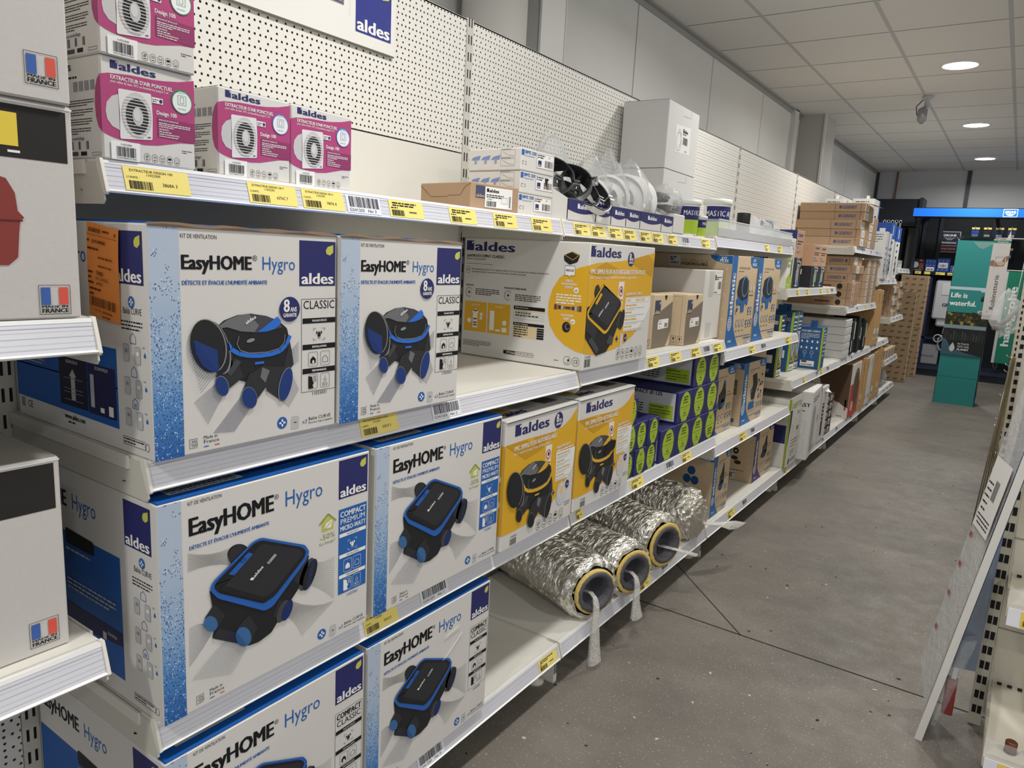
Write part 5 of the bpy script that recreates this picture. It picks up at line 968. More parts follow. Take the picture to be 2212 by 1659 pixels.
    if style in (0, 3): s.rect(-.10, h*.5, -.03, h*.74, M('#6f6656', .7), 1); s.rect(-.10, h*.62, -.03, h*.625, KRAFT2, 2); s.rect(-.12, h*.06, -.03, h*.12, ATB, 1)
    if style == 4:
        for (a, b_) in ((-.11, .72), (-.13, .58), (-.09, .57)): s.ell(a, h*b_, .02, .022, (BLK, ATB2, ATB2)[int(b_*10) % 3], 1)
    m.build('carton_body', t)
    b = MB(); q = P(b)
    if style in (0, 2, 4):
        U = (lambda a, c: (w*a, h*c)); B2 = M('#5e9ad2', .5) if sp is ATB else M('#3a3a46', .5)
        q.poly([U(.40, .60), U(.52, .68), U(.56, .76), U(.62, .76), U(.68, .60), U(.66, .46), U(.60, .40), U(.48, .38), U(.38, .46)], K1, 4); q.poly([U(.55, .74), U(.56, .80), U(.60, .83), U(.64, .78), U(.64, .72)], sp, 3); q.poly([U(.52, .52), U(.60, .54), U(.64, .47), U(.58, .40), U(.5, .42)], sp, 5); q.poly([U(.36, .46), U(.42, .5), U(.46, .42), U(.38, .4)], sp, 5); q.poly([U(.40, .58), U(.52, .66), U(.64, .6), U(.62, .5), U(.48, .46)], K2, 5)
        q.ell(w*.36, h*.56, w*.05, h*.06, M('#d8d0c0', .6), 4)
    elif style == 1:
        Sx, Sy = w/.39, h/.424; U = lambda a, c: (a*Sx, c*Sy)
        q.poly([U(*z) for z in ((.104, .262), (.118, .312), (.150, .322), (.204, .333), (.236, .326), (.268, .309), (.276, .256), (.272, .22), (.21, .19), (.14, .20))], K1, 4)
        q.poly([U(*z) for z in ((.100, .222), (.125, .240), (.15, .225), (.19, .215), (.25, .225), (.276, .235), (.282, .218), (.268, .190), (.250, .205), (.228, .196), (.226, .164), (.180, .163), (.176, .192), (.158, .205), (.132, .196), (.118, .19))], ATB, 5)
        q.ell(.211*Sx, .284*Sy, .049*Sx, .050*Sy, M('#5e9ad2', .5), 6, -6); q.ell(.213*Sx, .284*Sy, .041*Sx, .043*Sy, M('#23282e', .5), 7, -6); q.ell(.12*Sx, .176*Sy, .018*Sx, .018*Sy, M('#d8d0c0', .6), 6); q.ell(.12*Sx, .176*Sy, .012*Sx, .012*Sy, DGR, 7)
        for k in (.31, .35): q.ell(k*Sx, .27*Sy, .012*Sx, .016*Sy, M('#d8d0c0', .6), 4)
    else:
        U = lambda a, c: (w*a, h*c)
        q.poly([U(.40, .78), U(.58, .8), U(.66, .62), U(.60, .48), U(.56, .36), U(.42, .38), U(.38, .5), U(.46, .62)], K1, 4); q.poly([U(.36, .54), U(.42, .58), U(.44, .50), U(.38, .48)], ATB, 5); q.poly([U(.42, .76), U(.56, .78), U(.6, .7), U(.46, .68)], BLK, 5)
        q.rect(w*.32, h*.22, w*.56, h*.34, ATB, 4)
        for a, c in ((.72, .66), (.86, .74), (.82, .58), (.72, .5), (.86, .46), (.9, .6), (.76, .38)): q.ell(w*a, h*c, w*.03, h*.022, K2, 4)
    b.build('product_picture', t)
    if sp is ATB and style == 0:
        b = MB(); q = P(b); q.rect(sw*.1, h*.82, sw*.9, h*.97, WH, 3); q.bars(sw*.2, h*.84, sw*.8, h*.9, INK, 4, 3, 8); b.build('barcode_sticker', t)
    return t
kraft((-.035, 2.737, .9955), .388, .424, .42, 'nearer tall kraft carton with a blue spine and blue round unit, on the middle shelf', ATB, 1)
kraft((-.046, 3.178, .9955), .41, .424, .42, 'farther tall kraft carton with a blue spine, right of its twin', ATB, 1)
kraft((-.083, 2.72, .5505), .386, .328, .36, 'kraft carton half hidden behind the lime-oval duct cartons', ATB, 4, '412280')
kraft((-.055, 3.165, .5505), .385, .330, .36, 'kraft carton with a blue top and a white sticker on its spine, lower shelf', ATB, 3, '')
kraft((-.17, 3.575, .5505), .385, .37, .28, 'kraft carton with a purple corner standing behind on the lower shelf', ATP, 4, '')
kraft((-.04, 2.79, .1555), .245, .312, .40, 'kraft carton with a blue spine behind the foil ducts on the bottom shelf', ATB, 4, '412288', spine=.2)
kraft((-.058, 3.53, .1555), .372, .302, .38, 'kraft carton with a purple spine on the bottom shelf', ATP, 2, '412288')
# navy duct cartons with lime ovals
OVT = M('#2f3a1c', .7)
def duct_carton(loc, w, h, label, big, flip, dent=0):
    d = .40
    t = thing('duct_carton', label, 'carton', loc, dent, 'navy duct cartons with lime ovals')
    m = MB(); carton(m, w, h, d, NAVY); s = SF(m)
    s.rect(-d+.06, h*.07, -.012, h*.96, M('#cfcfcd', .6), 1)
    if big: s.text('ALGAINE COMPACT Ø 125', -d+.07, h*.98-.018, .014, INK, 2, .26, 1)
    s.rect(-.125, h*.12, -.02, h*.56, LIME, 2); s.text('Caractéristiques', -.12, h*.46, .006, INK, 3, .06, 1); s.para(-.12, h*.36, -.03, 3, .011, .003, OVT, 3); s.para(-.24, h*.5, -.15, 5, .01, .004, INK, 3, 4)
    m.build('carton_body', t)
    b = MB(); q = P(b); a, c = w/2, h/2; ru, rv = w*.36, h*.47
    q.ell(a, c, ru, rv, LIME, 1.4); q.rect(a-ru*.5, c-rv*1.02 if not flip else c+rv*.8, a+ru*.5, c-rv*.8 if not flip else c+rv*1.02, LIME, 1); q.rect(a-ru, c-.0006, a+ru, c+.0006, OVT, 2)
    e = 1 if not flip else -1
    for k, x in enumerate(('ALGAINE', 'COMPACT', 'Ø 125 mm' if big else 'Ø 80 mm')): q.text(x, a, c+rv*(.60-.19*k) if not flip else c-rv*(.3+.19*k), rv*.11, INK, 2, ru*.9, 1, 0, 'c')
    q.text('20 m', a, c-rv*.5*e, rv*.1, INK, 2, ru*.4, 1, 0, 'c'); q.text('conditionnés', a, c-rv*.66*e, rv*.08, INK, 2, ru*.8, 0, 0, 'c'); q.arc(a, c-rv*.05*e, ru*.3, rv*.25*e, .001, OVT, 2, 180, 360); b.build('oval_label', t)
    return t
left = [(0, 0, 'bottom left corner, at the shelf front'), (1, 0, 'bottom row, with its oval upside down'), (2, 0, 'bottom row, beside the larger boxes'), (0, 1, 'middle row, beside the yellow carton'), (1, 1, 'middle row centre'), (2, 1, 'middle row, top right of the small pile'), (0, 2, 'alone on the small pile')]
for c, r, x in left: duct_carton((-.014+.004*((c+r) % 2), 1.7+c*.0985, .6035+r*.0995), .0965, .0985, 'small navy duct carton with a lime oval, '+x, False, (c+r) % 3 == 1)
right = [(0, 0, 'bottom row, nearest'), (1, 0, 'bottom row second, flap bulging'), (2, 0, 'bottom row third'), (3, 0, 'bottom row, farthest with upside-down oval'), (1, 1, 'middle row, its white side showing'), (2, 1, 'middle row centre'), (3, 1, 'middle row, farthest'), (2, 2, 'top row, its white side showing'), (3, 2, 'top row, farthest')]
for c, r, x in right: duct_carton((-.012-.004*r, 2.026+c*.1585, .6035+r*.1300), .157, .129, 'large navy duct carton with a lime oval, '+x, True, (c, r) == (3, 0))
# foil insulated ducts
WOOL, INNER = M('#d9bd6c', .9, name='yellow_insulation', bump=(90, .4)), M('#5d5c62', .6, .3, name='grey_inner_duct', bump=(120, .3))
def foil_duct(loc, rz, label, r, L, tail, seed, capped=False):
    t = thing('insulated_foil_duct', label, 'foil duct', loc, rz, 'insulated foil ducts on the bottom shelf')
    m = MB(); N, K = 64, 170; rj = random.Random(seed); rs = []
    for k in range(K+1):
        s = k/K; x = -L*s; ring = []
        fr = 1.0 if s > .09 else .78+.22*math.sqrt(max(0, 1-(1-s/.09)**2))
        if s > .93: fr *= .6+.4*math.sqrt(max(0, 1-((s-.93)/.07)**2))
        for j in range(N):
            th = 2*math.pi*j/N; q = Vector((x*9, math.cos(th)*2.2, math.sin(th)*2.2+seed))
            wr = 1-abs(noise.noise(Vector((x*34+1.2*math.sin(th+seed), math.cos(th)*1.3, math.sin(th)*1.3+seed)))*2.2); w2 = 1-abs(noise.noise(Vector((x*70, math.cos(th)*5+seed, math.sin(th)*5)))*2.2)
            f = fr*(1 + .035*noise.noise(q) + .02*noise.noise(q*3.1) + .055*(wr-.6) + .03*(w2-.6))
            f += rj.uniform(-.016, .016)
            z = r*f*math.sin(th); z = max(z, -r*.93)
            ring.append((x+.012*noise.noise(q*1.7), r*f*1.02*math.cos(th)+.02*math.sin(s*3+seed), z+r*.93))
        rs.append(ring)
    m.rings(rs, FOIL, True, capped, True, False); m.build('foil_sleeve', t)
    if not capped:
        m = MB(); m.rings([[(x, q*math.cos(i*math.pi/20)+.02*math.sin(seed), r*.93+q*math.sin(i*math.pi/20)*.96) for i in range(40)] for q, x in ((r*.74, .000), (r*.80-(.06*r if seed < 2 else 0), .008), (r*.76-(.05*r if seed < 2 else 0), .012), (r*.66, .013), (r*.60, .004))], WOOL, True); m.build('insulation_ring', t)
        m = MB(); m.rings([[(x, q*math.cos(i*math.pi/20)*(1+.03*math.sin(i*2.1))+.02*math.sin(seed), r*.93+q*math.sin(i*math.pi/20)*.96) for i in range(40)] for q, x in ((r*.69, .006), (r*.66, .016), (r*.56, .018), (r*.48, .008), (r*.42, -.02), (r*.36, -.06), (r*.2, -.08), (.002, -.082))], INNER, True); m.build('inner_duct', t)
    else:
        m = MB(); blob(m, (.0, .0, r*.9), (.04, r*.82, r*.82), seed, FOIL, 44, 30, .14, 5.0); m.sm = [False]*len(m.sm); m.build('end_cap', t)
    m = MB(); rs = []
    for p, w, th in tail:
        ring = []
        for i in range(16): a = 2*math.pi*i/16; ring.append((p[0]+th*math.cos(a)*.8, p[1]+w*math.sin(a)*(1+.12*math.sin(i*3)), p[2]+th*math.sin(a*2)*.25))
        rs.append(ring)
    m.rings(rs, NET, True); m.build('net_tail', t)
def down(r, y, z1): return [((-.04, y, r*.93-.01), .01, .008), ((.005, y, r*.93), .008, .007), ((.03, y, r*.93-.012), .009, .008), ((.04, y, r*.6), .012, .008), ((.043, y-.002, 0), .016, .009), ((.046, y, z1*.6), .022, .012), ((.05, y, z1), .027, .014)]
foil_duct((-.012, 1.525, .1555), -24, 'nearest crumpled foil duct with its netting hanging to the floor', .112, .46, down(.112, 0, -.135), 1.0)
foil_duct((.020, 1.775, .1555), -21, 'second foil duct, yellow insulation rim, flared netting hanging down', .108, .46, down(.108, .0, -.06), 2.7)
foil_duct((.022, 2.10, .1555), -17, 'third and fattest foil duct with a wide grey mouth and a short net stub', .118, .46, [((-.03, .0, .09), .014, .01), ((.01, .02, .088), .010, .01), ((.04, .05, .080), .012, .011), ((.06, .085, .068), .014, .012), ((.07, .1, .062), .015, .012)], 4.1)
foil_duct((-.01, 2.47, .1555), -13, 'farthest foil duct, end closed, netting fanned out over the aisle', .120, .44, [((.015, .02, .09), .012, .012), ((.035, .05, .08), .014, .01), ((.06, .10, .075), .045, .008), ((.085, .16, .07), .06, .012), ((.1, .22, .05), .07, .016)], 6.3, True)
# ---------------------------------------------------------------- fourth to last bays
SKIN, NIGHT = M('#c29a7c', .7, name='tan_print'), M('#23262e', .55)
def valve_art(p, u, v0, v1, w, grn, l=3):                        # drawing of a flush valve: column, arms, float
    h = v1-v0; p.rect(u-w*.08, v0, u+w*.08, v1-h*.1, LGR, l); p.rect(u-w*.2, v0+h*.15, u+w*.12, v0+h*.55, grn, l+1); p.arc(u, v1-h*.12, w*.2, h*.1, w*.06, LGR, l); p.rect(u+w*.14, v0+h*.2, u+w*.3, v1-h*.25, SILV, l); p.arc(u+w*.28, v1-h*.24, w*.2, h*.08, w*.06, WH, l); p.ell(u-w*.05, v0+h*.03, w*.16, h*.025, WH, l+1)
def valve_box(loc, w, h, d, label, kind):
    t = thing('flush_valve_carton', label, 'carton', loc, 0, 'flush valve cartons'); m = MB(); p = FF(m); s = SF(m)
    if kind == 0:
        carton(m, w, h, d, M('#e5e6dd', .6)); p.rect(.001, .001, w-.001, h*.2, LIME, 1); p.poly([(.001, h*.2), (w*.6, h*.32), (w-.001, h*.2)], LIME, 1); p.rect(w*.05, h*.42, w*.5, h*.6, M('#a9b83f', .5), 1); p.rect(w*.1, h*.48, w*.45, h*.52, WH, 2); p.text('SaniGo', w*.1, h*.06, h*.05, WH, 2, w*.6, 1); p.para(w*.15, h*.9, w*.5, 5, h*.05, h*.015, NAVY, 1)
    else:
        body = SKIN; carton(m, w, h, d, body)
        p.rect(.0005, .0005, w-.0005, h*(.50 if kind != 1 else .53), NIGHT, 1); s.rect(-d+.001, .0005, -.0005, h*(.5 if kind != 1 else .53), NIGHT, 1)
        n = 2 if kind == 3 else 1
        for k in range(n):
            u0 = w*k/n; q = w/n
            p.rect(u0+q*.12, h*.885, u0+q*.25, h*.945, LBLUE, 1); p.text('SIAMP', u0+q*.28, h*.888, h*.05, ATB2, 1, q*.5, 1); p.para(u0+q*.12, h*.80, u0+q*.88, 2, h*.045, h*.02, INK, 1, k); p.rect(u0+q*.1, h*.66 if kind > 1 else h*.69, u0+q*.35, h*.70 if kind > 1 else h*.715, LBLUE, 1); p.para(u0+q*.1, h*.63, u0+q*.7, 2, h*.02, h*.006, INK, 1)
        s.rect(-d*.5, h*.3, -d*.25, h*.42, M('#e9dfd0', .6), 2); s.rect(-d*.47, h*.35, -d*.28, h*.38, M('#c9a24a', .5), 3); s.text('SIAMP', -d*.3, h*.6, d*.14, ATB2, 1, h*.3, 1, 90); s.rect(-d*.42, h*.52, -d*.3, h*.58, LBLUE, 1); s.para(-d*.8, h*.25, -d*.3, 5, h*.035, h*.012, LGR, 2)
        if kind == 1: s.rect(-d+.001, h*.72, -.0005, h-.001, NAVY, 2); s.text('SIAMP', -d+.03, h*.84, .022, WH, 3, d*.35, 1); s.rect(-d+.01, h*.84, -d+.026, h*.9, LBLUE, 3); s.text('SIAMP', -d*.35, h*.84, .018, WH, 3, d*.25, 1)
    m.build('carton_body', t); b = MB(); q = P(b)
    if kind == 0: valve_art(q, w*.68, h*.12, h*.95, w*.5, GRN, 2)
    else:
        n = 2 if kind == 3 else 1
        for k in range(n): valve_art(q, w*(k+.5)/n, h*.03, h*.55, w/n*.75, M('#86b49b', .5) if kind == 3 else SILV, 3)
        q.rect(w*.62, h*.03, w*.78, h*.14, LBLUE, 3)
    b.build('product_picture', t)
    if kind == 1:
        b = MB(); b.box(-d*.92, .001, h, -d*.60, .003, h+.05, NAVY); b.build('hang_tab', t)
    return t
valve_box((-.118, 4.005, 1.2525), .135, .30, .12, 'white and green carton with a valve drawing, beside the tan and dark ones', 0)
valve_box((-.118, 4.150, 1.2525), .185, .355, .25, 'tallest tan and dark flush valve carton with a navy header', 1)
valve_box((-.115, 4.615, 1.2525), .40, .287, .25, 'widest tan and dark carton with two green valve drawings', 3)
# blue cistern-part cartons
CB = M('#2d5788', .55)
def blue_box(loc, w, h, d, label, style, rz=0):
    t = thing('blue_cistern_carton', label, 'carton', loc, rz, 'blue cistern-part cartons'); m = MB(); carton(m, w, h, d, CB if style else M('#1f3556', .55)); p = FF(m); s = SF(m)
    p.rect(0, 0, w*.14, h, LIME, 1); s.rect(-d*.06, 0, 0, h, LIME, 1)
    for k in range(4): p.rect(w*.25, h*(.82-.06*k), w*(.9-.1*(k % 2)), h*(.84-.06*k), WH, 1)
    p.text('wirquin', w*.2, h*.9, h*.05, WH, 1, w*.7, 1) if style == 1 else p.para(w*.2, h*.9, w*.9, 1, .01, h*.03, WH, 1)
    if style < 2:
        p.ell(w*.55, h*.45, w*.3, h*.2, WH, 1); p.ell(w*.55, h*.45, w*.2, h*.17, M('#35507e', .5), 2); p.rect(w*.48, h*.3, w*.62, h*.58, LGR, 3); p.rect(w*.3, h*.16, w*.85, h*.27, YEL, 1); p.ell(w*.5, h*.21, w*.15, h*.035, CB, 2); p.rect(w*.16, h*.02, w-.002, h*.12, WH, 1); p.text('ATLAS', w*.22, h*.04, h*.05, CB, 2, w*.6, 1)
        s.rect(-d*.55, h*.23, -d*.18, h*.36, WH, 1); s.bars(-d*.5, h*.26, -d*.4, h*.33, INK, 2, 3, 6); s.text('REGIPLAST', -d*.85, h*.08, h*.05, WH, 1, d*.6); s.text('3500', -d*.4, h*.85, h*.06, WH, 1, d*.3); s.ell(-d*.3, h*.55, d*.1, h*.05, M('#4b77ad', .5), 1)
    else:
        s.text('ATLAS CABLE + COMPACT', -d*.93, h*.88, h*.045, WH, 1, d*.8, 1); s.para(-d*.93, h*.83, -d*.15, 4, h*.035, h*.012, WH, 1)
        for r in range(2):
            for k in range(4): s.frame(-d*.95+k*d*.22, h*(.6-.15*r), -d*.78+k*d*.22, h*(.71-.15*r), .0012, LBLUE, 1); s.ell(-d*.865+k*d*.22, h*(.655-.15*r), d*.04, h*.03, WH, 2)
        for k in (-.7, -.4): s.rect(d*k-d*.03, h*.26, d*k+d*.03, h*.38, LBLUE, 1); s.arc(d*k, h*.39, d*.07, h*.04, .0015, WH, 1)
        s.rect(-d*.85, h*.06, -d*.25, h*.19, WH, 1); s.bars(-d*.8, h*.075, -d*.3, h*.12, INK, 2, 5, 24); s.para(-d*.8, h*.15, -d*.4, 1, .01, .01, INK, 2)
        p.para(w*.3, h*.6, w*.9, 4, h*.1, h*.03, WH, 1)
    m.build('carton_body', t); b = MB(); y = w*.1
    b.box(-d*.6, y, h, -d*.3, y+.002, h+.045, CB); b.lathe([(.006, .0), (.0, .0)], (-d*.45, y, h+.03), BLK, 8); b.build('hang_tab', t)
    return t
blue_box((-.118, 4.012, .7055), .115, .385, .16, 'leftmost dark blue carton with a lime edge, half under the shelf end', 0)
blue_box((-.128, 4.345, .7055), .125, .39, .18, 'blue carton with a lime edge and white lettering, left one of a close pair', 1)
blue_box((-.132, 4.485, .7055), .125, .39, .18, 'blue carton with a lime edge, right one of a close pair', 1)
blue_box((.0, 4.665, .7055), .17, .285, .15, 'front blue carton turned to show line drawings and a white barcode label', 2, 4)
blue_box((-.30, 4.24, .7055), .12, .42, .14, 'blue carton at the back, its hang tab showing above the others', 1)
# grey-white wrapped cartons: five rows of two
GW2, SHRINK = M('#c7c6c4', .6), mat_clear('shrink_film', '#eff1f2', .16, .08, (60, .5))
rows5 = ('bottom', 'second', 'third', 'fourth', 'top')
for k in range(5):
    for c in range(2):
        t = thing('grey_wrapped_carton', '%s row of the grey wrapped carton stack, %s side' % (rows5[k], ('left', 'right')[c]), 'carton', (-.0-.004*((k*3+c) % 3), 5.45+c*.128, .7090+k*.0600), 0, 'grey wrapped cartons stacked in two columns')
        m = MB(); m.cbox(-.40, 0, 0, 0, .125, .0585, GW2); m.build('carton_body', t)
        b = MB(); q = P(b); q.rect(.01, .008, .115, .05, M('#dcdddf', .3), 1); q.rect(.03, .02, .09, .03, LGR, 2); q.line([(.0, .03), (.125, .034)], .002, WH, 3); b.build('end_label', t)
# black and white spines
for k in range(8):
    y = 5.76+k*.092; h = (.27, .29, .26, .30, .24, .22, .27, .25)[k]
    t = thing('black_carton', 'narrow black carton with a white label strip, %s in the row beside the grey stack' % ('first', 'second', 'third', 'fourth', 'fifth', 'sixth', 'seventh', 'last')[k], 'carton', (-.005-.01*(k % 3), y, .7090), 0, 'narrow black cartons in a row')
    m = MB(); m.cbox(-.2, 0, 0, 0, .088, h, M('#1c2321', .5)); p = FF(m); p.rect(.002, h*.5, .086, h*.505, LGR, 1); m.build('carton_body', t); b = MB(); q = P(b); q.rect(.05 if k % 2 else .01, h*(.1+.3*(k % 2)), .08 if k % 2 else .035, h*(.9 if k % 3 else .45), WH, 1); q.para(.052 if k % 2 else .012, h*.4, .078 if k % 2 else .033, 3, .02, .006, INK, 2); b.build('white_label', t)
t = thing('brown_carton', 'large brown carton filling the back behind the narrow black cartons', 'carton', (-.215, 5.80, .7090), 0); m = MB(); carton(m, .75, .33, .24, CARD); m.build('carton_body', t); b = MB(); P(b).rect(.3, .05, .34, .32, M('#b6a07c', .4), 1); b.build('packing_tape', t)
# flat brown cartons: high neat stack, second stack, lower pile
def flat_box(loc, w, h, d, label, grp, flip=False, red=False, open_=False, tab=True):
    t = thing('flat_brown_carton', label, 'carton', loc, 0, grp); m = MB(); carton(m, w, h, d, CARD, CARD2); s = SF(m); GBL = M('#4b5a80', .6)
    u = -.30 if d > .4 else -d*.7
    for x in (-.215, -.035): s.rect(x, 0, x+.0025, h, M('#4a4a55', .7), 1)
    if red: s.ell(-.09, h*.45, .02, h*.36, M('#2d2620', .7), 1); s.rect(-.26, h*.4, -.15, h*.6, M('#7e3a33', .6), 1)
    elif flip: s.text('GEBERIT', -.075, h*.68, h*.36, GBL, 1, .105, 1, 180); s.rect(-.065, h*.32, -.048, h*.68, GBL, 1)
    else: s.text('GEBERIT', -.165, h*.32, h*.36, GBL, 1, .105, 1); s.rect(-.185, h*.32, -.168, h*.68, GBL, 1)
    q = FF(m); q.rect(w*.55, h*.1, w*.62, h*.9, M('#7d6547', .8), 1); q.rect(w*.78, h*.1, w*.84, h*.9, M('#7d6547', .8), 1)
    m.build('carton_body', t)
    b = MB(); q = P(b); q.rect(w*.08, h*.08, w*.38, h*.9, M('#cfd3d6', .5), 1); q.rect(w*.18, h*.25, w*.28, h*.7, M('#8fa0b2', .5), 2); 
    if red: q.rect(w*.15, h*.2, w*.3, h*.8, M('#a8473d', .6), 3)
    b.build('end_label', t)
    if open_:
        b = MB(); b.add([(0, .01, h), (.01, w-.01, h), (.07, w-.04, h*.75), (.06, .02, h*.8)], [(0, 1, 2, 3)], M('#d8cfc0', .7)); b.build('open_flap', t, 'flap lifted towards the aisle')
H5 = ('bottom', 'second from the bottom', 'middle', 'fourth from the bottom', 'top')
for k in range(5): flat_box((.004-.006*(k == 2)+.012*(k > 2), 5.50+.01*(k % 2), 1.5605+k*.0640), .36, .063, .47, '%s flat brown carton of the neat high stack of five' % H5[k] + (', its end flap open' if k == 4 else ''), 'neat high stack of flat brown cartons', open_=k == 4)
for k in range(4): flat_box((-.01, 5.90+.012*k, 1.5605+k*.0630), .36, .062, .3, '%s flat brown carton of the shorter high stack behind' % ('bottom', 'second', 'third', 'top')[k], 'shorter high stack of flat brown cartons')
for k in range(3): flat_box((-.005, 5.50, 1.1085+k*.0610), .22, .060, .47, '%s flat brown carton with a dark round mark, lower pile' % ('bottom', 'middle', 'top')[k], 'brown cartons with round marks', red=True)
for k in range(3): flat_box((-.02+.02*(k == 1), 5.53, 1.2920+k*.0640), .33, .063, .47, '%s brown carton laid on the round-marked ones' % ('lowest', 'middle', 'topmost')[k], 'upper brown cartons of the lower pile', flip=k != 1)
nm = 0
for c in range(3):
    for k in range(6):
        if c == 0 and k > 2: continue
        x = ('left', 'centre', 'right')[c]; flat_box((-.02, 5.90+c*.27 if c else 5.735, 1.1085+k*.0610), .255 if c else .155, .060, .3, 'brown carton end in the %s column of the lower pile, row %s from its bottom' % (x, ('one', 'two', 'three', 'four', 'five', 'six')[k]), 'brown carton ends of the lower pile')
# white and blue tall cartons, sixth bay
def tall_white(loc, w, h, d, label, blue_top, rz=0, clip=False):
    t = thing('tall_white_carton', label, 'carton', loc, rz, 'tall white cartons with blue print'); m = MB(); carton(m, w, h, d, M('#d5d5d3', .6)); p = FF(m); s = SF(m); GB = M('#2c55a8', .5)
    if blue_top: p.rect(0, h*.72, w, h, GB, 1); s.rect(-d, h*.72, 0, h, GB, 1); p.rect(w*.4, h*.78, w*.5, h*.96, WH, 2); s.rect(-d*.5, h*.78, -d*.25, h*.9, WH, 2)
    else: p.rect(w*.86, 0, w, h, GB, 1); s.para(-d*.85, h*.93, -d*.2, 4, h*.05, h*.015, INK, 1, 2); s.arc(-d*.5, h*.5, d*.2, h*.06, .002, GRY, 1)
    for k in range(5): p.rect(w*.3, h*(.15+.12*k), w*.55, h*(.2+.12*k), GB if k % 2 else INK, 2)
    p.text('GEBERIT', w*.6, h*.08, w*.22, INK, 2, h*.3, 1, 90); m.build('carton_body', t)
    if clip: b = MB(); b.box(-d*.5, w*.4, h, -d*.4, w*.6, h+.035, WH); b.build('handle_tab', t)
tall_white((-.06, 6.30, 1.5605), .3, .42, .17, 'tall grey-white carton rising behind the neat brown stacks', False, 0, True)
tall_white((-.26, 6.10, 1.5605), .16, .40, .15, 'grey-white carton at the back of the fifth bay top shelf', False, 0, True)
tall_white((.0, 6.80, 1.3185), .15, .42, .16, 'white carton with blue bands at the left of the sixth bay shelf', False)
tall_white((.0, 6.965, 1.3185), .15, .41, .16, 'second white carton with blue bands on the sixth bay shelf', False)
tall_white((-.02, 7.15, 1.3185), .3, .52, .2, 'white carton with a blue top, nearer of two', True)
tall_white((-.01, 7.47, 1.3185), .3, .50, .2, 'white carton with a blue top, farther of two', True)
t = thing('clear_stand', 'small clear plastic stand with a white leaflet on the highest far shelf', 'stand', (-.03, 7.98, 1.4305)); m = MB(); m.box(-.1, 0, 0, 0, .3, .004, ACRYL); m.box(-.004, 0, .004, 0, .3, .08, ACRYL); m.box(-.1, 0, .004, -.096, .3, .2, ACRYL); m.build('stand_body', t); m = MB(); m.box(-.094, .03, .006, -.09, .27, .28, WH); m.build('leaflet', t)
# upright brown boards and white boards
def board(loc, w, h, d, label, mt, lab):
    t = thing('upright_board_carton', label, 'carton', loc, 0, 'upright narrow board cartons'); m = MB(); m.cbox(-d, 0, 0, 0, w, h, mt); p = FF(m); p.para(w*.35, h*.9, w*.7, 6, h*.03, h*.012, M('#5b4630', .8), 1, 3); m.build('carton_body', t)
    if lab: b = MB(); q = P(b); q.rect(w*.15, h*.1, w*.75, h*.3, M('#d5d8da', .5), 1); q.bars(w*.2, h*.13, w*.7, h*.2, GRY, 2, 3, 8); b.build('barcode_sticker', t)
CARD3 = M('#c09a68', .8, name='board_brown', noise_amt=(20, .9))
board((.0, 6.775, .7155), .16, .51, .4, 'nearer tall brown board standing on the lower sixth bay shelf', CARD3, True)
board((.0, 6.945, .7155), .16, .50, .4, 'farther tall brown board standing on the lower sixth bay shelf', CARD3, True)
board((.0, 6.50, .1505), .11, .47, .42, 'first brown upright board on the bottom shelf, beside the seat carton', CARD3, True)
board((.012, 6.61, .1505), .11, .46, .42, 'second brown upright board on the bottom shelf, touching the white ones', CARD3, False)
for k in range(2): board((.0, 6.755+k*.15, .1475), .14, .47, .42, '%s white upright board between the brown ones on the bottom shelf' % ('left', 'right')[k], M('#cfcfd0', .6), True)
for k in range(4): board((.0-.004*(k % 2), 7.09+k*.15, .1475), .14, .48+.015*(k % 3), .42, '%s brown upright board of the farther group on the bottom shelf' % ('first', 'second', 'third', 'last')[k], CARD3, k % 2 == 0)
# last bay: small stacked cartons
for c in range(2):
    for k in range(6): flat_box((-.02-.01*((k+c) % 2), 7.90+c*.4, .9205+k*.0620), .38, .061, .35, 'small brown carton on the far end shelf, %s column, row %s from the bottom' % (('near', 'far')[c], ('one', 'two', 'three', 'four', 'five', 'six')[k]), 'small cartons on the far end shelf')
for k in range(4): flat_box((-.02, 7.9+k*.2, .4705), .18, .1, .2, '%s tiny brown carton in the row on the far third shelf' % ('first', 'second', 'third', 'last')[k], 'tiny brown cartons on the far third shelf')
t = thing('brown_carton', 'brown carton standing behind the tiny ones on the far third shelf', 'carton', (-.23, 7.92, .4705)); m = MB(); carton(m, .8, .26, .2, CARD); m.build('carton_body', t); b = MB(); P(b).rect(.7, .05, .78, .2, LGR, 1); b.build('end_label', t)
t = thing('plastic_bag', 'clear bag with a grey part on the lowest far shelf', 'bag', (-.12, 8.15, .1525)); m = MB(); blob(m, (0, 0, .12), (.1, .2, .12), 31, BAG, amp=.3); m.build('bag_film', t); m = MB(); m.cbox(-.06, -.12, .02, .06, .12, .15, M('#7d7f82', .4), .01); m.build('grey_part', t)
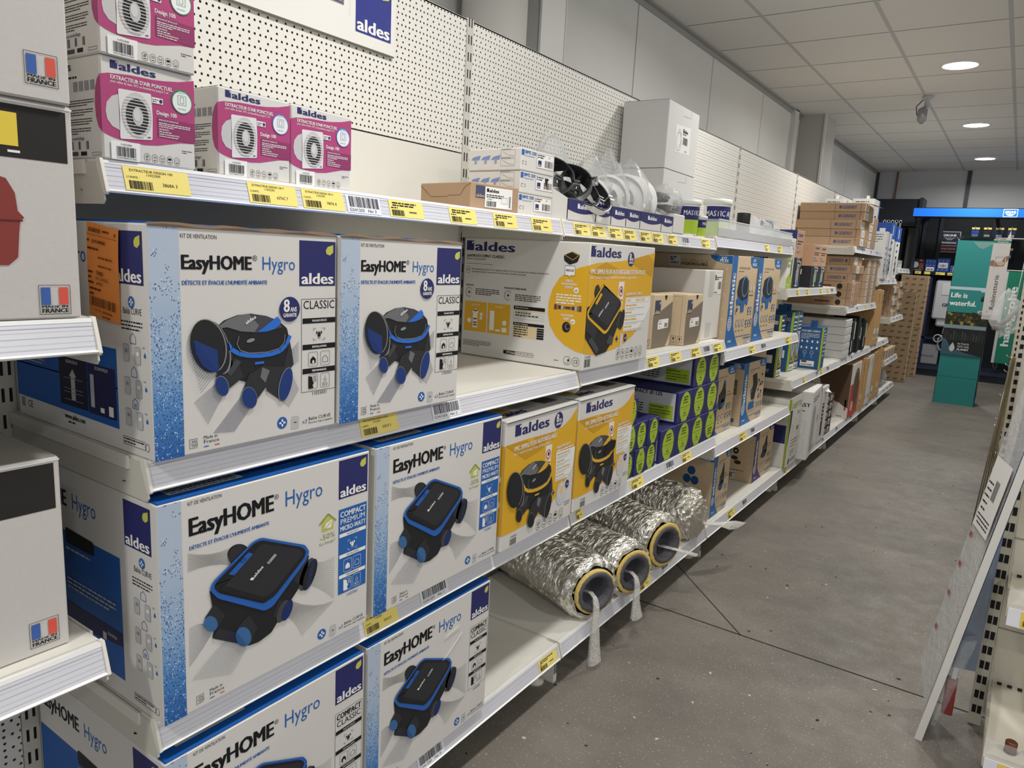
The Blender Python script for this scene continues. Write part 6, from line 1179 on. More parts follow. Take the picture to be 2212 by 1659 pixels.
# bottom shelf of the fourth and fifth bays
t = thing('seat_drain_carton', 'white carton with green lettering and a line drawing, starting the fourth bay floor shelf', 'carton', (.004, 4.005, .1525)); w, h, d = .275, .435, .30
m = MB(); carton(m, w, h, d, M('#d3d1ca', .6), None, False); p = FF(m); s = SF(m); GL2 = M('#8f9f38', .5)
p.text('OLIETTO', w*.04, h*.86, h*.075, GL2, 1, w*.88, 1); p.text('2en1', w*.6, h*.76, h*.035, INK, 1, w*.25); p.rect(w*.6, h*.745, w*.85, h*.75, INK, 1); p.poly([(0, h*.30), (w*.06, h*.45), (w*.14, h*.62), (w*.16, h*.84), (0, h*.84)], NAVY, 1)
p.line([(w*.5, h*.7), (w*.42, h*.68), (w*.12, h*.36), (w*.10, h*.24), (w*.2, h*.26), (w*.5, h*.58), (w*.58, h*.68), (w*.5, h*.7)], .0018, GRY, 1); p.arc(w*.32, h*.55, w*.07, h*.06, .002, GRY, 1); p.rect(w*.68, h*.50, w*.74, h*.56, INK, 1); p.rect(w*.78, h*.50, w*.84, h*.56, INK, 1); p.para(w*.3, h*.37, w*.85, 3, h*.045, h*.012, INK, 1, 5); p.para(w*.3, h*.22, w*.65, 4, h*.025, h*.008, INK, 1, 5); p.text('REGIPLAST', w*.38, h*.05, h*.05, NAVY, 1, w*.5); p.ell(w*.28, h*.07, w*.06, h*.05, NAVY, 1)
s.rect(-.014, 0, 0, h, GL2, 1); s.rect(-d, h*.36, -.016, h*.62, NAVY, 1); s.text('OLIETTO', -.2, h*.44, .022, GL2, 2, .11); s.text('2en1', -.155, h*.40, .012, WH, 2, .04); s.poly([(-.17, h*.52), (-.13, h*.52), (-.12, h*.55), (-.145, h*.55), (-.145, h*.6), (-.155, h*.6), (-.155, h*.55), (-.18, h*.55)], WH, 2); s.bars(-.19, h*.08, -.09, h*.22, INK, 1, 4, 20); s.text('AF.4150', -.18, h*.235, .014, INK, 1, .075, 1); s.line([(-.14, h*.95), (-.14, h*.72), (-.03, h*.70)], .0015, GRY, 1); s.frame(-.1, h*.68, -.04, h*.76, .0012, GRY, 1); m.build('carton_body', t)
b = MB(); b.box(-d, .0, h, -.0, w, h+.003, M('#a9a59c', .7)); b.build('top_flap', t)
t = thing('white_drain_carton', 'tall white carton with a long grey oval picture, overhanging the shelf edge', 'carton', (.058, 4.315, .1525), 4.6); w, h, d = .42, .445, .22
m = MB(); carton(m, w, h, d, M('#d3d2d0', .6)); p = FF(m); s = SF(m)
p.poly([(w*.2+w*.16*math.cos(a*math.pi/14)*1.0 + w*.14, h*(.2 if math.sin(a*math.pi/14) < 0 else .62)+w*.16*math.sin(a*math.pi/14)) for a in range(28)], M('#a3a0a2', .5), 1)
p.para(w*.15, h*.88, w*.6, 2, h*.04, h*.016, INK, 1, 4); p.poly([(w*.62, h*.95), (w*.66, h*.90), (w*.72, h*.97), (w*.67, h*.84), (w*.6, h*.86)], M('#b06a4e', .5), 1); p.text('REGIPLAST', w*.3, h*.08, h*.045, INK, 1, w*.5); p.poly([(w*.9, h), (w, h), (w, h*.8)], M('#3b7d86', .5), 1); p.para(w*.72, h*.55, w*.86, 4, h*.03, h*.014, INK, 1)
s.text('REGIPLAST', -.21, h*.79, .022, INK, 1, .20, 1); s.para(-.15, h*.72, -.04, 2, .016, .006, INK, 1)
for v in (.1, .36): s.frame(-.15, h*v, -.03, h*(v+.22), .0012, GRY, 1, .01); s.poly([(-.12, h*(v+.05)), (-.06, h*(v+.05)), (-.07, h*(v+.08)), (-.06, h*(v+.11)), (-.12, h*(v+.11))], LGR, 1)
m.build('carton_body', t); b = MB(); b.box(-d+.002, .002, h+.001, -.002, w-.002, h+.003, WH); b.build('top_flap', t)
t = thing('white_drain_carton', 'narrow white carton leaning between the oval-picture carton and the black ones', 'carton', (.0, 4.90, .1525), 0); w, h, d = .2, .40, .2; m = MB(); carton(m, w, h, d, M('#d0cfcc', .6)); p = FF(m); p.rect(w*.2, h*.1, w*.5, h*.7, M('#2a2b30', .5), 1); p.para(w*.25, h*.65, w*.45, 5, h*.07, h*.02, WH, 2); m.build('carton_body', t); b = MB(); b.add([(-.1, .05, h), (-.02, .16, h), (.03, .15, h-.05), (-.0, .05, h-.03)], [(0, 1, 2, 3)], WH); b.build('open_flap', t)
for c in range(2):
    for k in range(5):
        t = thing('black_label_carton', 'small black carton with white label, %s column, %s one of the floor shelf stack' % (('left', 'right')[c], rows5[k]), 'carton', (-.01, 5.125+c*.128, .1525+k*.0610), 0, 'small black cartons stacked on the floor shelf'); m = MB(); m.cbox(-.25, 0, 0, 0, .126, .0600, M('#26262a', .5)); m.build('carton_body', t); b = MB(); q = P(b); q.rect(.012, .01, .055, .052, WH, 1); q.bars(.018, .018, .05, .04, INK, 2, 5, 6); q.rect(.07, .015, .115, .045, M('#a98d84', .5), 1); b.build('white_label', t)
t = thing('seat_carton', 'white and red carton with a round brown seat picture on its side', 'carton', (-.0, 5.99, .1505)); w, h, d = .42, .46, .46; BRN = M('#5f4a38', .7)
m = MB(); carton(m, w, h, d, M('#d6d3cc', .6)); p = FF(m); s = SF(m)
p.rect(.001, .001, w-.001, h*.62, M('#c2443a', .55), 1); p.ell(w*.6, h*.5, w*.34, h*.40, BRN, 2); p.arc(w*.6, h*.5, w*.28, h*.34, .006, M('#b58f6a', .6), 3); p.ell(w*.35, h*.2, w*.14, h*.1, M('#d9b9a0', .6), 3)
arc = [(-.26+.26*math.cos(a*math.pi/36), h*1.0+.30*math.sin(a*math.pi/36)*1.05) for a in range(36, 73)]
q0 = [(-.27, h-.002)] + [(-.27+.225*(1-math.cos(a*math.pi/32))*1.0, h-.002-.33*math.sin(a*math.pi/32)) for a in range(1, 16)] + [(-.045, h-.35), (-.002, h-.37), (-.002, h-.002)]
s.poly(q0, BRN, 1)
for a, b_ in zip(q0[:-3:1], q0[1:-2]): s.line([a, ((a[0]+b_[0])/2, (a[1]+b_[1])/2)], .008, M('#b23b33', .5), 2)
s.rect(-.40, h*.72, -.30, h*.92, M('#c2443a', .55), 1); s.text('by BEMIS', -.40, h*.60, .022, M('#7c2a26', .6), 1, .1, 1); s.arc(-.34, h*.62, .04, .03, .003, M('#7c2a26', .6), 1, 30, 150); s.text('France', -.09, .012, .014, M('#8f3a34', .6), 1, .05, 1); s.rect(-.03, .07, -.018, .16, M('#b23b33', .5), 1); m.build('carton_body', t)
b = MB(); b.box(-d+.002, .002, h+.001, -.002, w-.002, h+.003, CARD2); b.build('top_flap', t)
# ---------------------------------------------------------------- far end of the aisle and the right side
NV, NVD = M('#20242c', .5), M('#14171d', .6)
t = thing('display_unit', 'dark charcoal wall display with pegs and a shelf under the blue light bar', 'display unit', (-.19, 11.30, 0)); W_ = 1.62
m = MB(); m.box(0, 0, .02, W_, .06, 2.20, NVD); m.box(0, -.004, 1.33, W_, 0, 1.34, NV); m.build('back_panel', t)
for k, x in enumerate((.0, .2, .82, 1.57)): m = MB(); m.box(x, -.05, 0, x+.05, .06, 2.26, NV); m.build('upright', t)
m = MB(); m.box(0, -.33, .0, W_, -.02, .165, NV); m.box(0, -.345, .09, W_, -.33, .14, M('#2e3350', .4)); m.build('plinth', t)
m = MB(); m.box(0, -.32, 1.40, W_, -.02, 1.42, NV); m.box(0, -.335, 1.378, W_, -.32, 1.428, NVD); m.build('display_shelf', t)
for k, x in enumerate((-.0+.01, .085, .26, .40, .57)): m = MB(); m.box(x, -.338, 1.382, x+.11, -.335, 1.418, TAG); P(m, (x, -.338, 1.382), (1, 0, 0), (0, 0, 1), (0, -1, 0)).bars(.01, .004, .05, .02, INK, 1, k, 10); m.build('price_label', t)
m = MB(); m.box(.2, -.12, .86, .82, -.1, .88, M('#2b3350', .5)); m.build('cross_bar', t)
m = MB(); m.box(.2, -.14, .42, .82, -.1, .44, M('#2b3350', .5)); m.build('cross_bar', t)
t = thing('light_bar', 'glowing blue sign bar with a boxed white emblem above the dark display', 'light bar', (-.262, 10.6, 2.132)); L = 1.68
m = MB(); m.box(0, .002, -.010, L, .2, .112, NVD); m.build('housing', t)
for x in (.12, .9, 1.6): m = MB(); m.box(x, .2, .02, x+.03, .66, .06, NVD); m.build('support_arm', t)
m = MB(); m.box(0, 0, 0, L, .004, .103, mat_emit('blue_backlit_front', '#125fc0', .8)); m.build('lit_front', t)
m = MB(); q = P(m, (0, 0, 0), (1, 0, 0), (0, 0, 1), (0, -1, 0), .001); EW = mat_emit('emblem_white_lit', '#e9f2fb', 1.0); q.frame(1.0, .006, 1.145, .098, .005, EW, 1); q.text('GROHE', 1.015, .05, .026, EW, 2, .115, 1)
for k in range(3): q.line([(1.022+.01*k, .043-.009*k), (1.047+.008*k, .037-.009*k), (1.072, .041-.009*k), (1.097-.008*k, .037-.009*k), (1.122-.01*k, .043-.009*k)], .004, EW, 1)
m.build('emblem', t)
t = thing('tall_cabinet', 'tall black cabinet left of the blue light bar, half hidden by the shelving', 'cabinet', (-.88, 10.98, 0)); m = MB(); m.box(0, 0, 0, .5, .38, 2.0, NVD); m.box(0, 0, 2.02, .67, .4, 2.385, NV); m.build('cabinet_body', t)
m = MB(); m.box(.635, -.03, 0, .675, .4, 2.40, M('#2a3138', .4)); m.build('side_post', t)
m = MB(); q = P(m, (0, -.001, 0), (1, 0, 0), (0, 0, 1), (0, -1, 0), .001)
for k in range(5): q.rect(.22+k*.05, 2.00, .245+k*.05, 2.10, M('#d5d8da', .4), 1); q.rect(.21+k*.05, 2.06+.01*(k % 2), .25+k*.05, 2.085+.01*(k % 2), WH, 1)
m.build('bright_fittings', t)
for k, (x, lab) in enumerate(((.06, 'left'), (.28, 'right'))): m = MB(); m.box(x, -.01, 1.72, x+.18, 0, 1.86, M('#545a60', .5)); m.build('door_pane', t)
t = thing('display_sign', 'framed navy and maroon sign reading professional work smarter', 'sign', (.022, 11.26, 1.695)); m = MB(); m.box(0, 0, 0, .252, .012, .28, M('#c9cbd0', .4)); q = P(m, (0, 0, 0), (1, 0, 0), (0, 0, 1), (0, -1, 0), .0015)
q.rect(.007, .093, .245, .273, M('#22253c', .5), 1); q.rect(.007, .007, .245, .086, M('#6d2f3a', .5), 1); q.text('GROHE', .126, .215, .028, WH, 2, .155, 1, 0, 'c'); q.text('PROFESSIONAL', .126, .118, .021, WH, 2, .185, 1, 0, 'c'); q.text('WORK SMARTER', .126, .036, .019, M('#d9c6c9', .5), 2, .18, 1, 0, 'c')
for k in range(3): q.line([(.06+.018*k, .198-.012*k), (.095+.01*k, .19-.012*k), (.126, .196-.012*k), (.157-.01*k, .19-.012*k), (.192-.018*k, .198-.012*k)], .004, LGR, 2)
m.build('sign_panel', t)
def disp_box(x, w, h, label, kind):
    t = thing('display_carton', label, 'carton', (x, 10.975, 1.4205), 0, 'small cartons on the dark display shelf'); BB = M('#2b4c97', .5); m = MB(); m.cbox(0, 0, 0, w, .12, h, NV if kind == 0 else BB); q = P(m, (0, 0, 0), (1, 0, 0), (0, 0, 1), (0, -1, 0), .001)
    if kind == 0:
        q.ell(w*.42, h*.52, w*.2, h*.25, LGR, 1); q.rect(w*.66, h*.82, w*.84, h*.94, RED, 1)
        for k in range(4): q.rect(w*.66, h*(.2+.12*k), w*.94, h*(.26+.12*k), M('#b04a46', .5), 1)
        q.rect(w*.4, h*.06, w*.85, h*.12, GRY, 1)
    else:
        for r in range(3):
            for c in range(3): q.poly([(w*(.05+.33*c), h*(.12+.33*r)), (w*(.09+.33*c), h*(.12+.33*r)), (w*(.21+.33*c), h*(.22+.33*r)), (w*(.17+.33*c), h*(.22+.33*r))][::1], M('#c9d3ea', .5), 1)
        if kind < 3: q.rect(w*.12, h*(.05 if kind == 1 else .3), w*.85, h*(.36 if kind == 1 else .68), WH, 2); q.bars(w*.2, h*(.1 if kind == 1 else .36), w*.75, h*(.25 if kind == 1 else .55), INK, 3, kind, 8)
        else: q.rect(w*.3, h*.1, w*.9, h*.9, WH, 2)
    m.build('carton_body', t); b = MB(); b.box(.003, .003, h, w-.003, .117, h+.002, NVD if kind == 0 else M('#213a75', .5)); b.build('top_flap', t)
disp_box(-.265, .185, .165, 'black carton with a round grey disc picture and red lines', 0); disp_box(-.07, .13, .165, 'blue carton with white dashes, label along its foot', 1); disp_box(.07, .15, .185, 'larger blue carton with white dashes and a centred white label', 2); disp_box(.228, .11, .095, 'light blue and white carton beside the teal display column', 3)
for k in range(8):
    x, z = .40+(k % 4)*.135, 2.0-(k//4)*.26
    t = thing('hanging_pack', 'small hanging pack on the dark display, %s row, %s from the left' % (('upper', 'lower')[k//4], ('first', 'second', 'third', 'fourth')[k % 4]), 'pack', (x, 11.13, z-.11), 0, 'packs hanging on the dark display'); m = MB(); m.box(0, 0, 0, .085, .03, .11, M(('#2b4c97', '#1e2330', '#26365e', '#26365e')[k % 4], .5)); q = P(m, (0, 0, 0), (1, 0, 0), (0, 0, 1), (0, -1, 0), .001); q.rect(.01, .02, .075, .05, M(('#7f93c4', '#b9b9bd', '#c5c9d2', '#c5c9d2')[k % 4], .5), 1); m.build('pack_body', t)
    m = MB(); m.tube([(.042, .10, .125), (.042, -.03, .125), (.042, -.04, .15)], .004, STEEL, 6); m.box(.0, -.012, .115, .09, -.009, .14, TAG); m.build('peg_hook', t)
# cistern frame behind the teal column
t = thing('cistern_frame', 'white wall cistern in a dark blue steel frame, partly behind the teal column', 'cistern', (.07, 11.0, .165)); WC = M('#c4c6c9', .45)
m = MB(); m.cbox(.02, 0, .62, .42, .14, 1.15, WC, .02); m.cbox(.10, -.005, .95, .3, 0, 1.1, M('#d2d3d5', .4), .002); m.cbox(.08, .02, .52, .3, .12, .63, WC, .02); m.tube([(.22, .06, .55), (.2, .05, .42)], .03, WC, 14); q = P(m, (0, -.006, 0), (1, 0, 0), (0, 0, 1), (0, -1, 0), .001); q.text('GROHE', .13, .80, .04, INK, 1, .19, 1); m.build('tank', t)
m = MB(); m.tube([(.18, .02, .4), (.15, -.02, .36), (.15, -.02, .25), (.19, .0, .2), (.25, .02, .22)], .012, M('#a9abad', .4), 10); m.tube([(.14+.05*math.cos(a*.5), -.02, .36+.05*math.sin(a*.5)) for a in range(14)], .008, LGR, 8); m.build('drain_pipe', t)
m = MB(); m.box(-.06, -.02, 0, -.025, .02, 1.18, M('#23294a', .4)); m.box(.5, -.02, 0, .535, .02, 1.18, M('#23294a', .4)); m.box(-.06, -.02, .34, .535, .0, .37, M('#23294a', .4)); m.build('steel_frame', t)
t = thing('grey_carton', 'grey carton with block capitals low on the dark display plinth', 'carton', (-.06, 10.99, .1655)); m = MB(); m.cbox(0, 0, 0, .3, .1, .26, M('#8d8f92', .7)); q = P(m, (0, 0, 0), (1, 0, 0), (0, 0, 1), (0, -1, 0), .001); q.text('ET', .06, .16, .028, INK, 1, .05); q.text('LES ATOUTS', .03, .09, .03, INK, 1, .22); m.build('carton_body', t); b = MB(); b.box(.002, .002, .26, .298, .098, .262, M('#7d7f82', .7)); b.build('top_flap', t)
# leaning brown cartons
for nm_, lab, x0, x1, y, h, th, lean in (('a', 'wide brown dash-printed carton standing at the end of the shelving', -.42, -.005, 9.94, 1.165, .07, 1.2), ('b', 'taller brown dash-printed carton standing behind the wide one', -.30, .035, 10.60, 1.36, .10, 1.5)):
    t = thing('leaning_flat_carton', lab, 'carton', (x0, y, 0), 0, 'large brown dash-printed cartons'); t.rotation_euler = (math.radians(-lean), 0, math.radians(-2)); m = MB(); m.cbox(0, 0, 0, x1-x0, th, h, DASH, .006); m.build('carton_body', t); b = MB(); b.box(-.001, -.002, h*.49, x1-x0+.001, -.0005, h*.493, M('#6e5a42', .8)); b.box(x1-x0-.012, -.0025, .01, x1-x0-.002, -.0008, h-.01, M('#c2ab8c', .8)); b.build('seam_strip', t)
# teal display column
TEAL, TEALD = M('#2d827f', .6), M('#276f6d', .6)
t = thing('teal_display_column', 'teal cardboard floor column with a lake photograph and white slogan', 'display column', (.424, 8.62, 0), 0); w, h, d = .385, 1.755, .33
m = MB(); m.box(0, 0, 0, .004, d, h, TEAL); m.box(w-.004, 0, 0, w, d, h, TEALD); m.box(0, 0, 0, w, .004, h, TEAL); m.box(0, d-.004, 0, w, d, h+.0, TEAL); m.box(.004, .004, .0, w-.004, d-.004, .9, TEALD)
q = P(m, (0, 0, 0), (1, 0, 0), (0, 0, 1), (0, -1, 0), .0012)
q.poly([(w*.38, h-.012), (w*.88, h-.012), (w*.84, h-.03), (w*.70, h-.07), (w*.62, h-.085), (w*.52, h-.07), (w*.44, h-.035)], M('#6f8f8a', .7), 1); q.rect(w*.0, .30, w, .304, TEALD, 1)
q.text('Life is', .018, 1.155, .05, WH, 4, .155, 1); q.text('waterful.', .018, 1.07, .052, WH, 4, .245, 1); m.build('column_body', t)
m = MB(); q = P(m, (0, 0, 0), (1, 0, 0), (0, 0, 1), (0, -1, 0), .0012)
q.rect(.001, .54, w-.001, 1.27, M('#b3c4cf', .6), 1); q.rect(.001, 1.03, w*.93, 1.225, TEAL, 2); q.rect(.001, 1.0, w*.74, 1.24, TEAL, 3)
FG = ('#2c3328', '#3a3d28', '#5c4a2c', '#8a5a34', '#6a5a30', '#26301f', '#93833f'); rr = random.Random(3); q.rect(.001, .86, w-.001, 1.0, M('#2b2f25', .7), 3)
for k in range(60):
    u = rr.uniform(.02, w-.03); v = rr.uniform(.87, .99); q.ell(u, v, rr.uniform(.012, .028), rr.uniform(.012, .03), M(FG[int(rr.random()*7)] if .12 < u < .25 else FG[(0, 1, 5, 6)[int(rr.random()*4)]], .7), 4+k*.05, 0, 9)
for k in range(9): q.poly([(w*.76+k*.011, 1.13), (w*.76+k*.011+.02, 1.13), (w*.76+k*.011+.01, 1.19+.02*(k % 3))], M('#2f3a32', .7), 4)
q.rect(.001, .825, w-.001, .865, M('#7f929b', .6), 7.5); q.rect(.001, .54, w-.001, .826, M('#1f2426', .6), 7.6)
for k in range(14): q.rect(.02+k*.026, .70, .032+k*.026, .80-.02*(k % 3), M(('#3a3b2c', '#2c3432', '#4d452c', '#33504f')[k % 4], .6), 8)
q.poly([(.001, .54), (w-.001, .54), (w*.6, .57), (w*.25, .61), (.04, .70), (.001, .72)], M('#3f5c6c', .6), 9); q.poly([(.095, .575), (.115, .58), (.13, .615), (.12, .645), (.105, .675), (.085, .64), (.075, .605)], M('#c3c8cb', .5), 10)
for k, (x, b_) in enumerate((('IN TOUCH', 0), ('WITH OUR', 0), ('PLANET', 1))): q.text(x, .15, .655-.03*k, .019, WH, 10, (.105, .108, .108)[k], b_)
m.build('lake_print', t)
m = MB(); q = P(m, (w, 0, 0), (0, 1, 0), (0, 0, 1), (1, 0, 0), .0012); q.rect(.002, .54, d-.002, 1.0, M('#22282a', .6), 1)
for v in (.14, .36, .52): q.ell(.17, v, .12, .085, LGR, 2); q.ell(.17, v, .10, .068, M('#37474a', .5), 3); q.ell(.17, v, .06, .04, GRY, 4)
m.build('side_print', t)
m = MB(); m.add([(0, d, h), (w, d, h), (w, d-.12, h+.05), (0, d-.12, h+.05)], [(0, 1, 2, 3)], M('#8b8c8c', .7)); m.add([(.01, 0, h), (.01, d*.9, h), (-.03, d*.8, h+.05)], [(0, 1, 2)], M('#b8b8b6', .7)); m.build('top_flap', t)
# hanging tap-department sign
t = thing('tap_sign', 'narrow white hanging sign with a tap photograph and sideways lettering', 'sign', (.80, 7.0, 1.022)); m = MB(); w, h = .127, .685; m.box(0, 0, 0, w, .006, h, M('#dcdad7', .5)); q = P(m, (0, 0, 0), (1, 0, 0), (0, 0, 1), (0, -1, 0), .001)
q.rect(0, h-.032, w, h-.010, M('#2f8d78', .5), 1); q.text('hansgrohe', w*.24, h-.027, .011, WH, 2, w*.6, 1); q.poly([(.0, .5), (.02, .51), (.04, .49), (.08, .5), (.1, .54), (w, .55), (w, .52), (.11, .49), (.1, .46), (.05, .455), (0, .46)], M('#9c7b63', .6), 1); q.ell(.075, .483, .028, .018, M('#d9b79c', .6), 2)
q.line([(.035, .44), (.035, .535), (.105, .535), (.105, .52)], .005, STEEL, 3); q.line([(.105, .52), (.112, .45)], .004, WH, 3); q.text('Robinetterie', w*.62, .085, .034, INK, 1, .30, 0, 90); q.rect(.0, 0, w, .04, M('#c5c2c4', .5), 1); q.line([(.03, .06), (.035, .075)], .003, INK, 1); m.build('sign_panel', t)
m = MB(); m.add([(w*.72, .003, h), (w*.95, .003, h), (w*.88, .003, h+.075)], [(0, 1, 2)], WH); m.build('paper_corner', t)
t = thing('wire_sign_holder', 'thin white wire rails carrying the tap sign, fixed to the right shelving', 'sign holder', (1.07, 7.0, 0)); m = MB(); z = 1.715
m.tube([(-.26, .003, z), (.06, .003, z)], .0035, WH, 6); m.tube([(-.02, .003, z+.01), (-.05, .003, 1.0)], .004, M('#c9cccb', .3), 6); m.tube([(-.16, .003, 1.45), (.06, .003, 1.45)], .0035, WH, 6); m.build('wire_frame', t)
m = MB()
for x in (-.23, -.18): m.tube([(x, .003, z+.002), (x, -.0, z-.03)], .002, WH, 5)
m.build('hook', t)
# green banner by the back display
t = thing('green_banner', 'green vertical banner with white sideways brand lettering and a white edge', 'banner', (.862, 10.9, .283)); m = MB(); w, h = .20, 1.19; m.box(0, 0, 0, w, .012, h, M('#1f7d62', .5)); q = P(m, (0, 0, 0), (1, 0, 0), (0, 0, 1), (0, -1, 0), .0015); q.rect(0, 0, .032, h, M('#c9cac8', .5), 1); q.text('hansgrohe', .155, .22, .085, WH, 1, .78, 1, 90); m.build('banner_panel', t)
m = MB(); m.tube([(.055+.022*math.cos(a*.4), .005, -.04+.035*math.sin(a*.4)) for a in range(9, 15)], .003, M('#5a5c60', .4), 6); m.tube([(.03, .005, 0), (.03, .005, -.05), (.05, .005, -.075), (.07, .005, -.05), (.07, .005, 0)], .003, M('#6a6c70', .4), 6); m.build('cable_loop', t)
# right-hand shelving
RB = M('#cfc9b8', .5, name='right_side_beige')
t = thing('right_shelving_frame', 'beige slotted uprights and pegboard of the right-hand shelving, seen edge on', 'shelving frame', (1.075, 4.4, 0))
for y, x in ((4.4, 0), (6.75, -.01), (8.9, -.012)):
    y -= 4.4; m = MB(); m.box(x, y-.03, 0, x+.05, y+.03, 1.9, RB)
    for k in range(37): m.box(x-.001, y-.015, .05+k*.05, x+.001, y+.008, .076+k*.05, BLK); m.box(x+.012, y-.0312, .05+k*.05, x+.03, y-.0295, .076+k*.05, BLK)
    m.build('upright', t)
m = MB(); m.add([(.03, -2.25, .1), (.03, 4.5, .1), (.03, 4.5, 1.9), (.03, -2.25, 1.9)], [(0, 1, 2, 3)], PEG); m.build('pegboard_panel', t)
rh = random.Random(4)
for k in range(9):
    y, z = rh.uniform(4.6, 6.4), .25+k*.07; t = thing('peg_hook', 'short steel hook with a brass fitting on the right pegboard, %s from the bottom' % ('first', 'second', 'third', 'fourth', 'fifth', 'sixth', 'seventh', 'eighth', 'ninth')[k], 'hook', (1.10, y, z), 0, 'hooks on the right pegboard'); m = MB(); m.tube([(0, 0, 0), (-.06, 0, 0), (-.07, 0, .012)], .003, STEEL, 6); m.build('wire', t)
    m = MB(); m.lathe([(.012, -.012), (.014, 0), (.012, .012)], (-.035, 0, -.012), M(('#b08d3e', '#c9c9c6')[k % 2], .3, .9), 12); m.build('fitting', t)
t = thing('bundle_of_rods', 'bundle of thin brass and steel rods leaning on the right uprights', 'rods', (1.06, 4.15, 0))
for k in range(5): m = MB(); m.tube([(-.05+.012*k, .02*k, .002), (.0+.004*k, .12+.02*k, .95)], .004, M(('#8d8a80', '#a08a52', '#77756e')[k % 3], .35, .8), 6); m.build('rod', t)
t = thing('bagged_pipe', 'grey pipe fitting in a clear bag hanging on the right uprights', 'bag', (1.0, 4.05, 1.13)); m = MB(); m.tube([(-.03, 0, .0), (.01, .0, .04), (.05, 0, .11)], .012, M('#96948e', .5), 12); m.lathe([(.02, -.014), (.023, 0), (.02, .014)], (-.03, 0, -.005), M('#8c8a85', .5), 14); m.build('pipe', t); m = MB(); blob(m, (0, 0, .06), (.06, .04, .10), 44, ACRYL, amp=.35, peak=.04); m.build('bag_film', t)
# end-of-aisle unit facing the camera
t = thing('end_display_unit', 'beige end unit with a slotted upright at the right edge of the photo', 'shelving frame', (1.10, 2.0, 0))
m = MB(); m.box(0, 0, 0, .035, .05, 1.9, RB)
for k in range(37): m.box(.006, -.0012, .04+k*.05, .017, .0, .066+k*.05, BLK); m.box(.020, -.0012, .04+k*.05, .031, .0, .066+k*.05, BLK)
m.build('upright', t); m = MB(); m.box(.036, .01, .15, .95, .025, 1.9, RB)
for z in (.33, .62, .95): m.box(.036, .008, z, .95, .0102, z+.003, M('#8d8878', .6))
m.build('back_panel', t)
def end_shelf(z, y0, label, lab):
    t = thing('end_unit_shelf', label, 'shelf', (1.137, y0, z), 0, 'beige shelves of the end unit'); D = 2.008-y0-.0; m = MB(); m.box(0, .0, -.03, .8, D, 0, M('#d2ccbc', .5))
    for k in range(30): m.box(.02+k*.026, D-.02, .004, .032+k*.026, D-.016, .012, BLK)
    m.build('deck', t); m = MB(); m.ext([(-.006, -.048), (-.012, -.05), (-.002, -.004), (.004, -.001)], .004, .8, M('#d9d9dc', .3), axis=0); m.build('price_rail', t)
    m = MB(); q = P(m, (0, -.0115, -.046), (1, 0, 0), (0, .2, 1), (0, -1, 0), .001); u = .035
    if lab: q.rect(u, .0, u+.1, .04, M('#e6c640', .5), 1); q.bars(u+.005, .004, u+.05, .018, INK, 2, 3, 14); q.para(u+.02, .03, u+.09, 2, .007, .004, INK, 2); m.build('price_label', t)
    m = MB(); m.add([(.0, .0, 0), (.0, D, 0), (.0, D, .16), (.0, .03, .09)], [(0, 1, 2, 3)], ACRYL); m.add([(0, .002, 0), (.8, .002, 0), (.8, .002, .05), (0, .002, .05)], [(0, 1, 2, 3)], ACRYL); m.build('clear_divider', t)
    m = MB()
    for k in range(2): m.add([(.16+k*.18, .01, 0), (.16+k*.18, D-.02, 0), (.16+k*.18, D-.02, .1), (.16+k*.18, .01, .06)], [(0, 1, 2, 3)], ACRYL)
    m.build('clear_partition', t)
end_shelf(.505, 1.75, 'upper beige shelf of the end unit with clear dividers and a yellow label', True); end_shelf(.155, 1.57, 'lowest beige shelf of the end unit with clear dividers', True)
for k in range(2):
    t = thing('copper_cap', 'small copper cap on the lowest end unit shelf, %s one' % ('left', 'right')[k], 'cap', (1.195+k*.055, 1.63+.01*k, .1555), 0, 'copper caps on the end unit'); m = MB(); m.lathe([(.014, 0), (.014, .03), (.012, .032), (.0, .032)], (0, 0, 0), M('#7d4a3a', .35, .6), 18); m.build('cap_body', t); b = MB(); b.lathe([(.0148, 0), (.0148, .005)], (0, 0, 0), M('#5e372b', .4, .5), 18, False, False); b.build('collar', t)
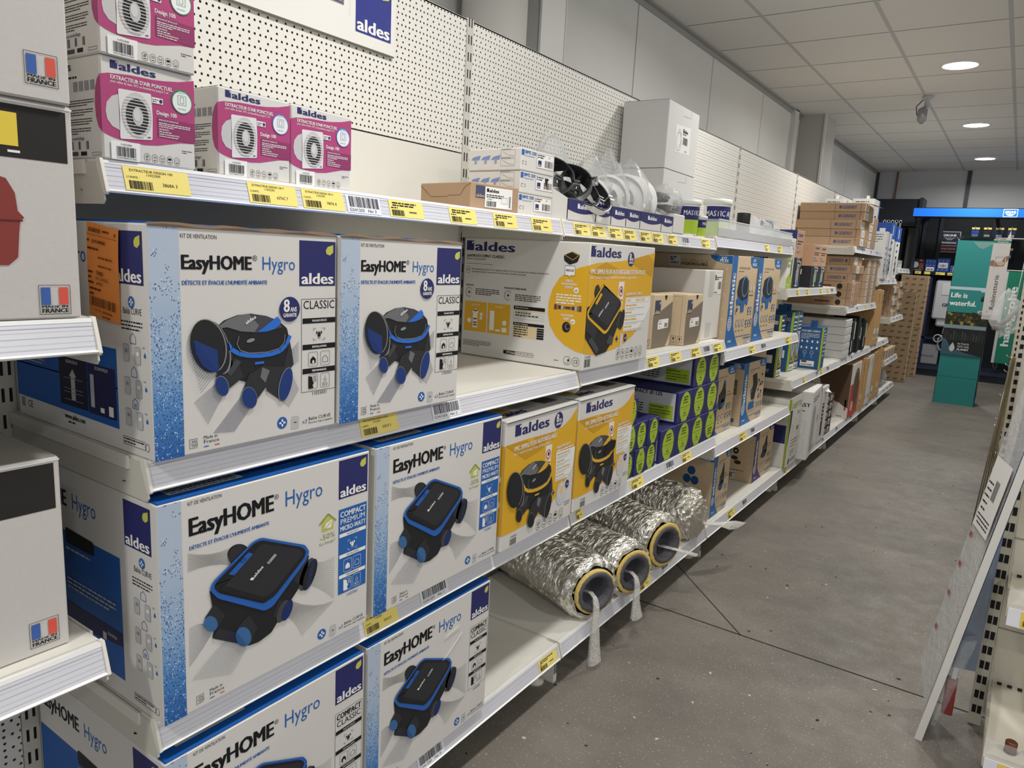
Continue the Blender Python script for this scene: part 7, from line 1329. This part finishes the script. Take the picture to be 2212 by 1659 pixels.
# leaning wrapped panel
t = thing('shower_board', 'white-edged shower panel in milky film leaning on the end unit', 'panel', (.978, 1.80, 0)); LN = .154; Hh = 1.35
def lean(x, y, z): return (x+LN*z, y, z)
m = MB(); m.add([lean(a, b_, c) for c in (0, Hh) for a, b_ in ((0, 0), (.012, 0), (.012, .185), (0, .185))], [(0, 1, 5, 4), (1, 2, 6, 5), (2, 3, 7, 6), (3, 0, 4, 7), (0, 3, 2, 1), (4, 5, 6, 7)], M('#c3c1bd', .5)); m.build('panel_board', t)
m = MB(); m.add([lean(a, b_, c) for c in (.0, Hh) for a, b_ in ((-.004, -.004), (.016, -.004), (.016, .006), (-.004, .006))], [(0, 1, 5, 4), (1, 2, 6, 5), (2, 3, 7, 6), (3, 0, 4, 7), (0, 3, 2, 1), (4, 5, 6, 7)], M('#d9d7d1', .45)); m.build('edge_profile', t)
m = MB(); m.add([lean(-.006, .005, .1), lean(-.052, .19, .16), lean(-.052, .19, Hh), lean(-.006, .005, Hh)], [(0, 1, 2, 3)], FILM); q = P(m, lean(-.0085, 0, 0), Vector((-.242, .97, 0)), Vector((LN, 0, 1)).normalized(), (-1, 0, 0), .0008)
for v in (.30, .42, .52, .62): q.text('FSHI', .14, v, .016, M('#b3303a', .5), 1, .03, 1)
m.build('wrap_film', t)
m = MB(); q = P(m, lean(-.0105, 0, 0), Vector((-.242, .97, 0)), Vector((LN, 0, 1)).normalized(), (-1, 0, 0), .0008); q.rect(.012, .66, .17, .88, WH, 1); q.bars(.06, .76, .10, .82, INK, 2, 4, 16); q.para(.11, .8, .16, 5, .02, .005, INK, 2); q.para(.03, .70, .16, 3, .012, .004, INK, 2); m.build('paper_label', t)
m = MB(); m.add([lean(.02, .02, .25), lean(.085, .10, .22), (.12+.02, .14, 1.2), lean(.02, .02, 1.2)], [(0, 1, 2, 3)], BLUEFILM); m.build('blue_film', t)
m = MB(); rs = []
for k in range(9):
    z = .06+k*.035; rs.append([(.018+LN*z*.9+.045*(.5+.5*math.cos(a*math.pi/8))*(.6+.05*k), .05+.05*math.sin(a*math.pi/8)+.006*math.sin(k*2+a), z) for a in range(16)])
m.rings(rs, BAG, True, True, True); m.build('hanging_bag', t)
m = MB(); m.cbox(.05, .03, .09, .08, .07, .2, M('#8a3b34', .4), .004); m.cbox(.06, .05, .16, .075, .06, .30, WH, .003); m.build('bagged_fittings', t)
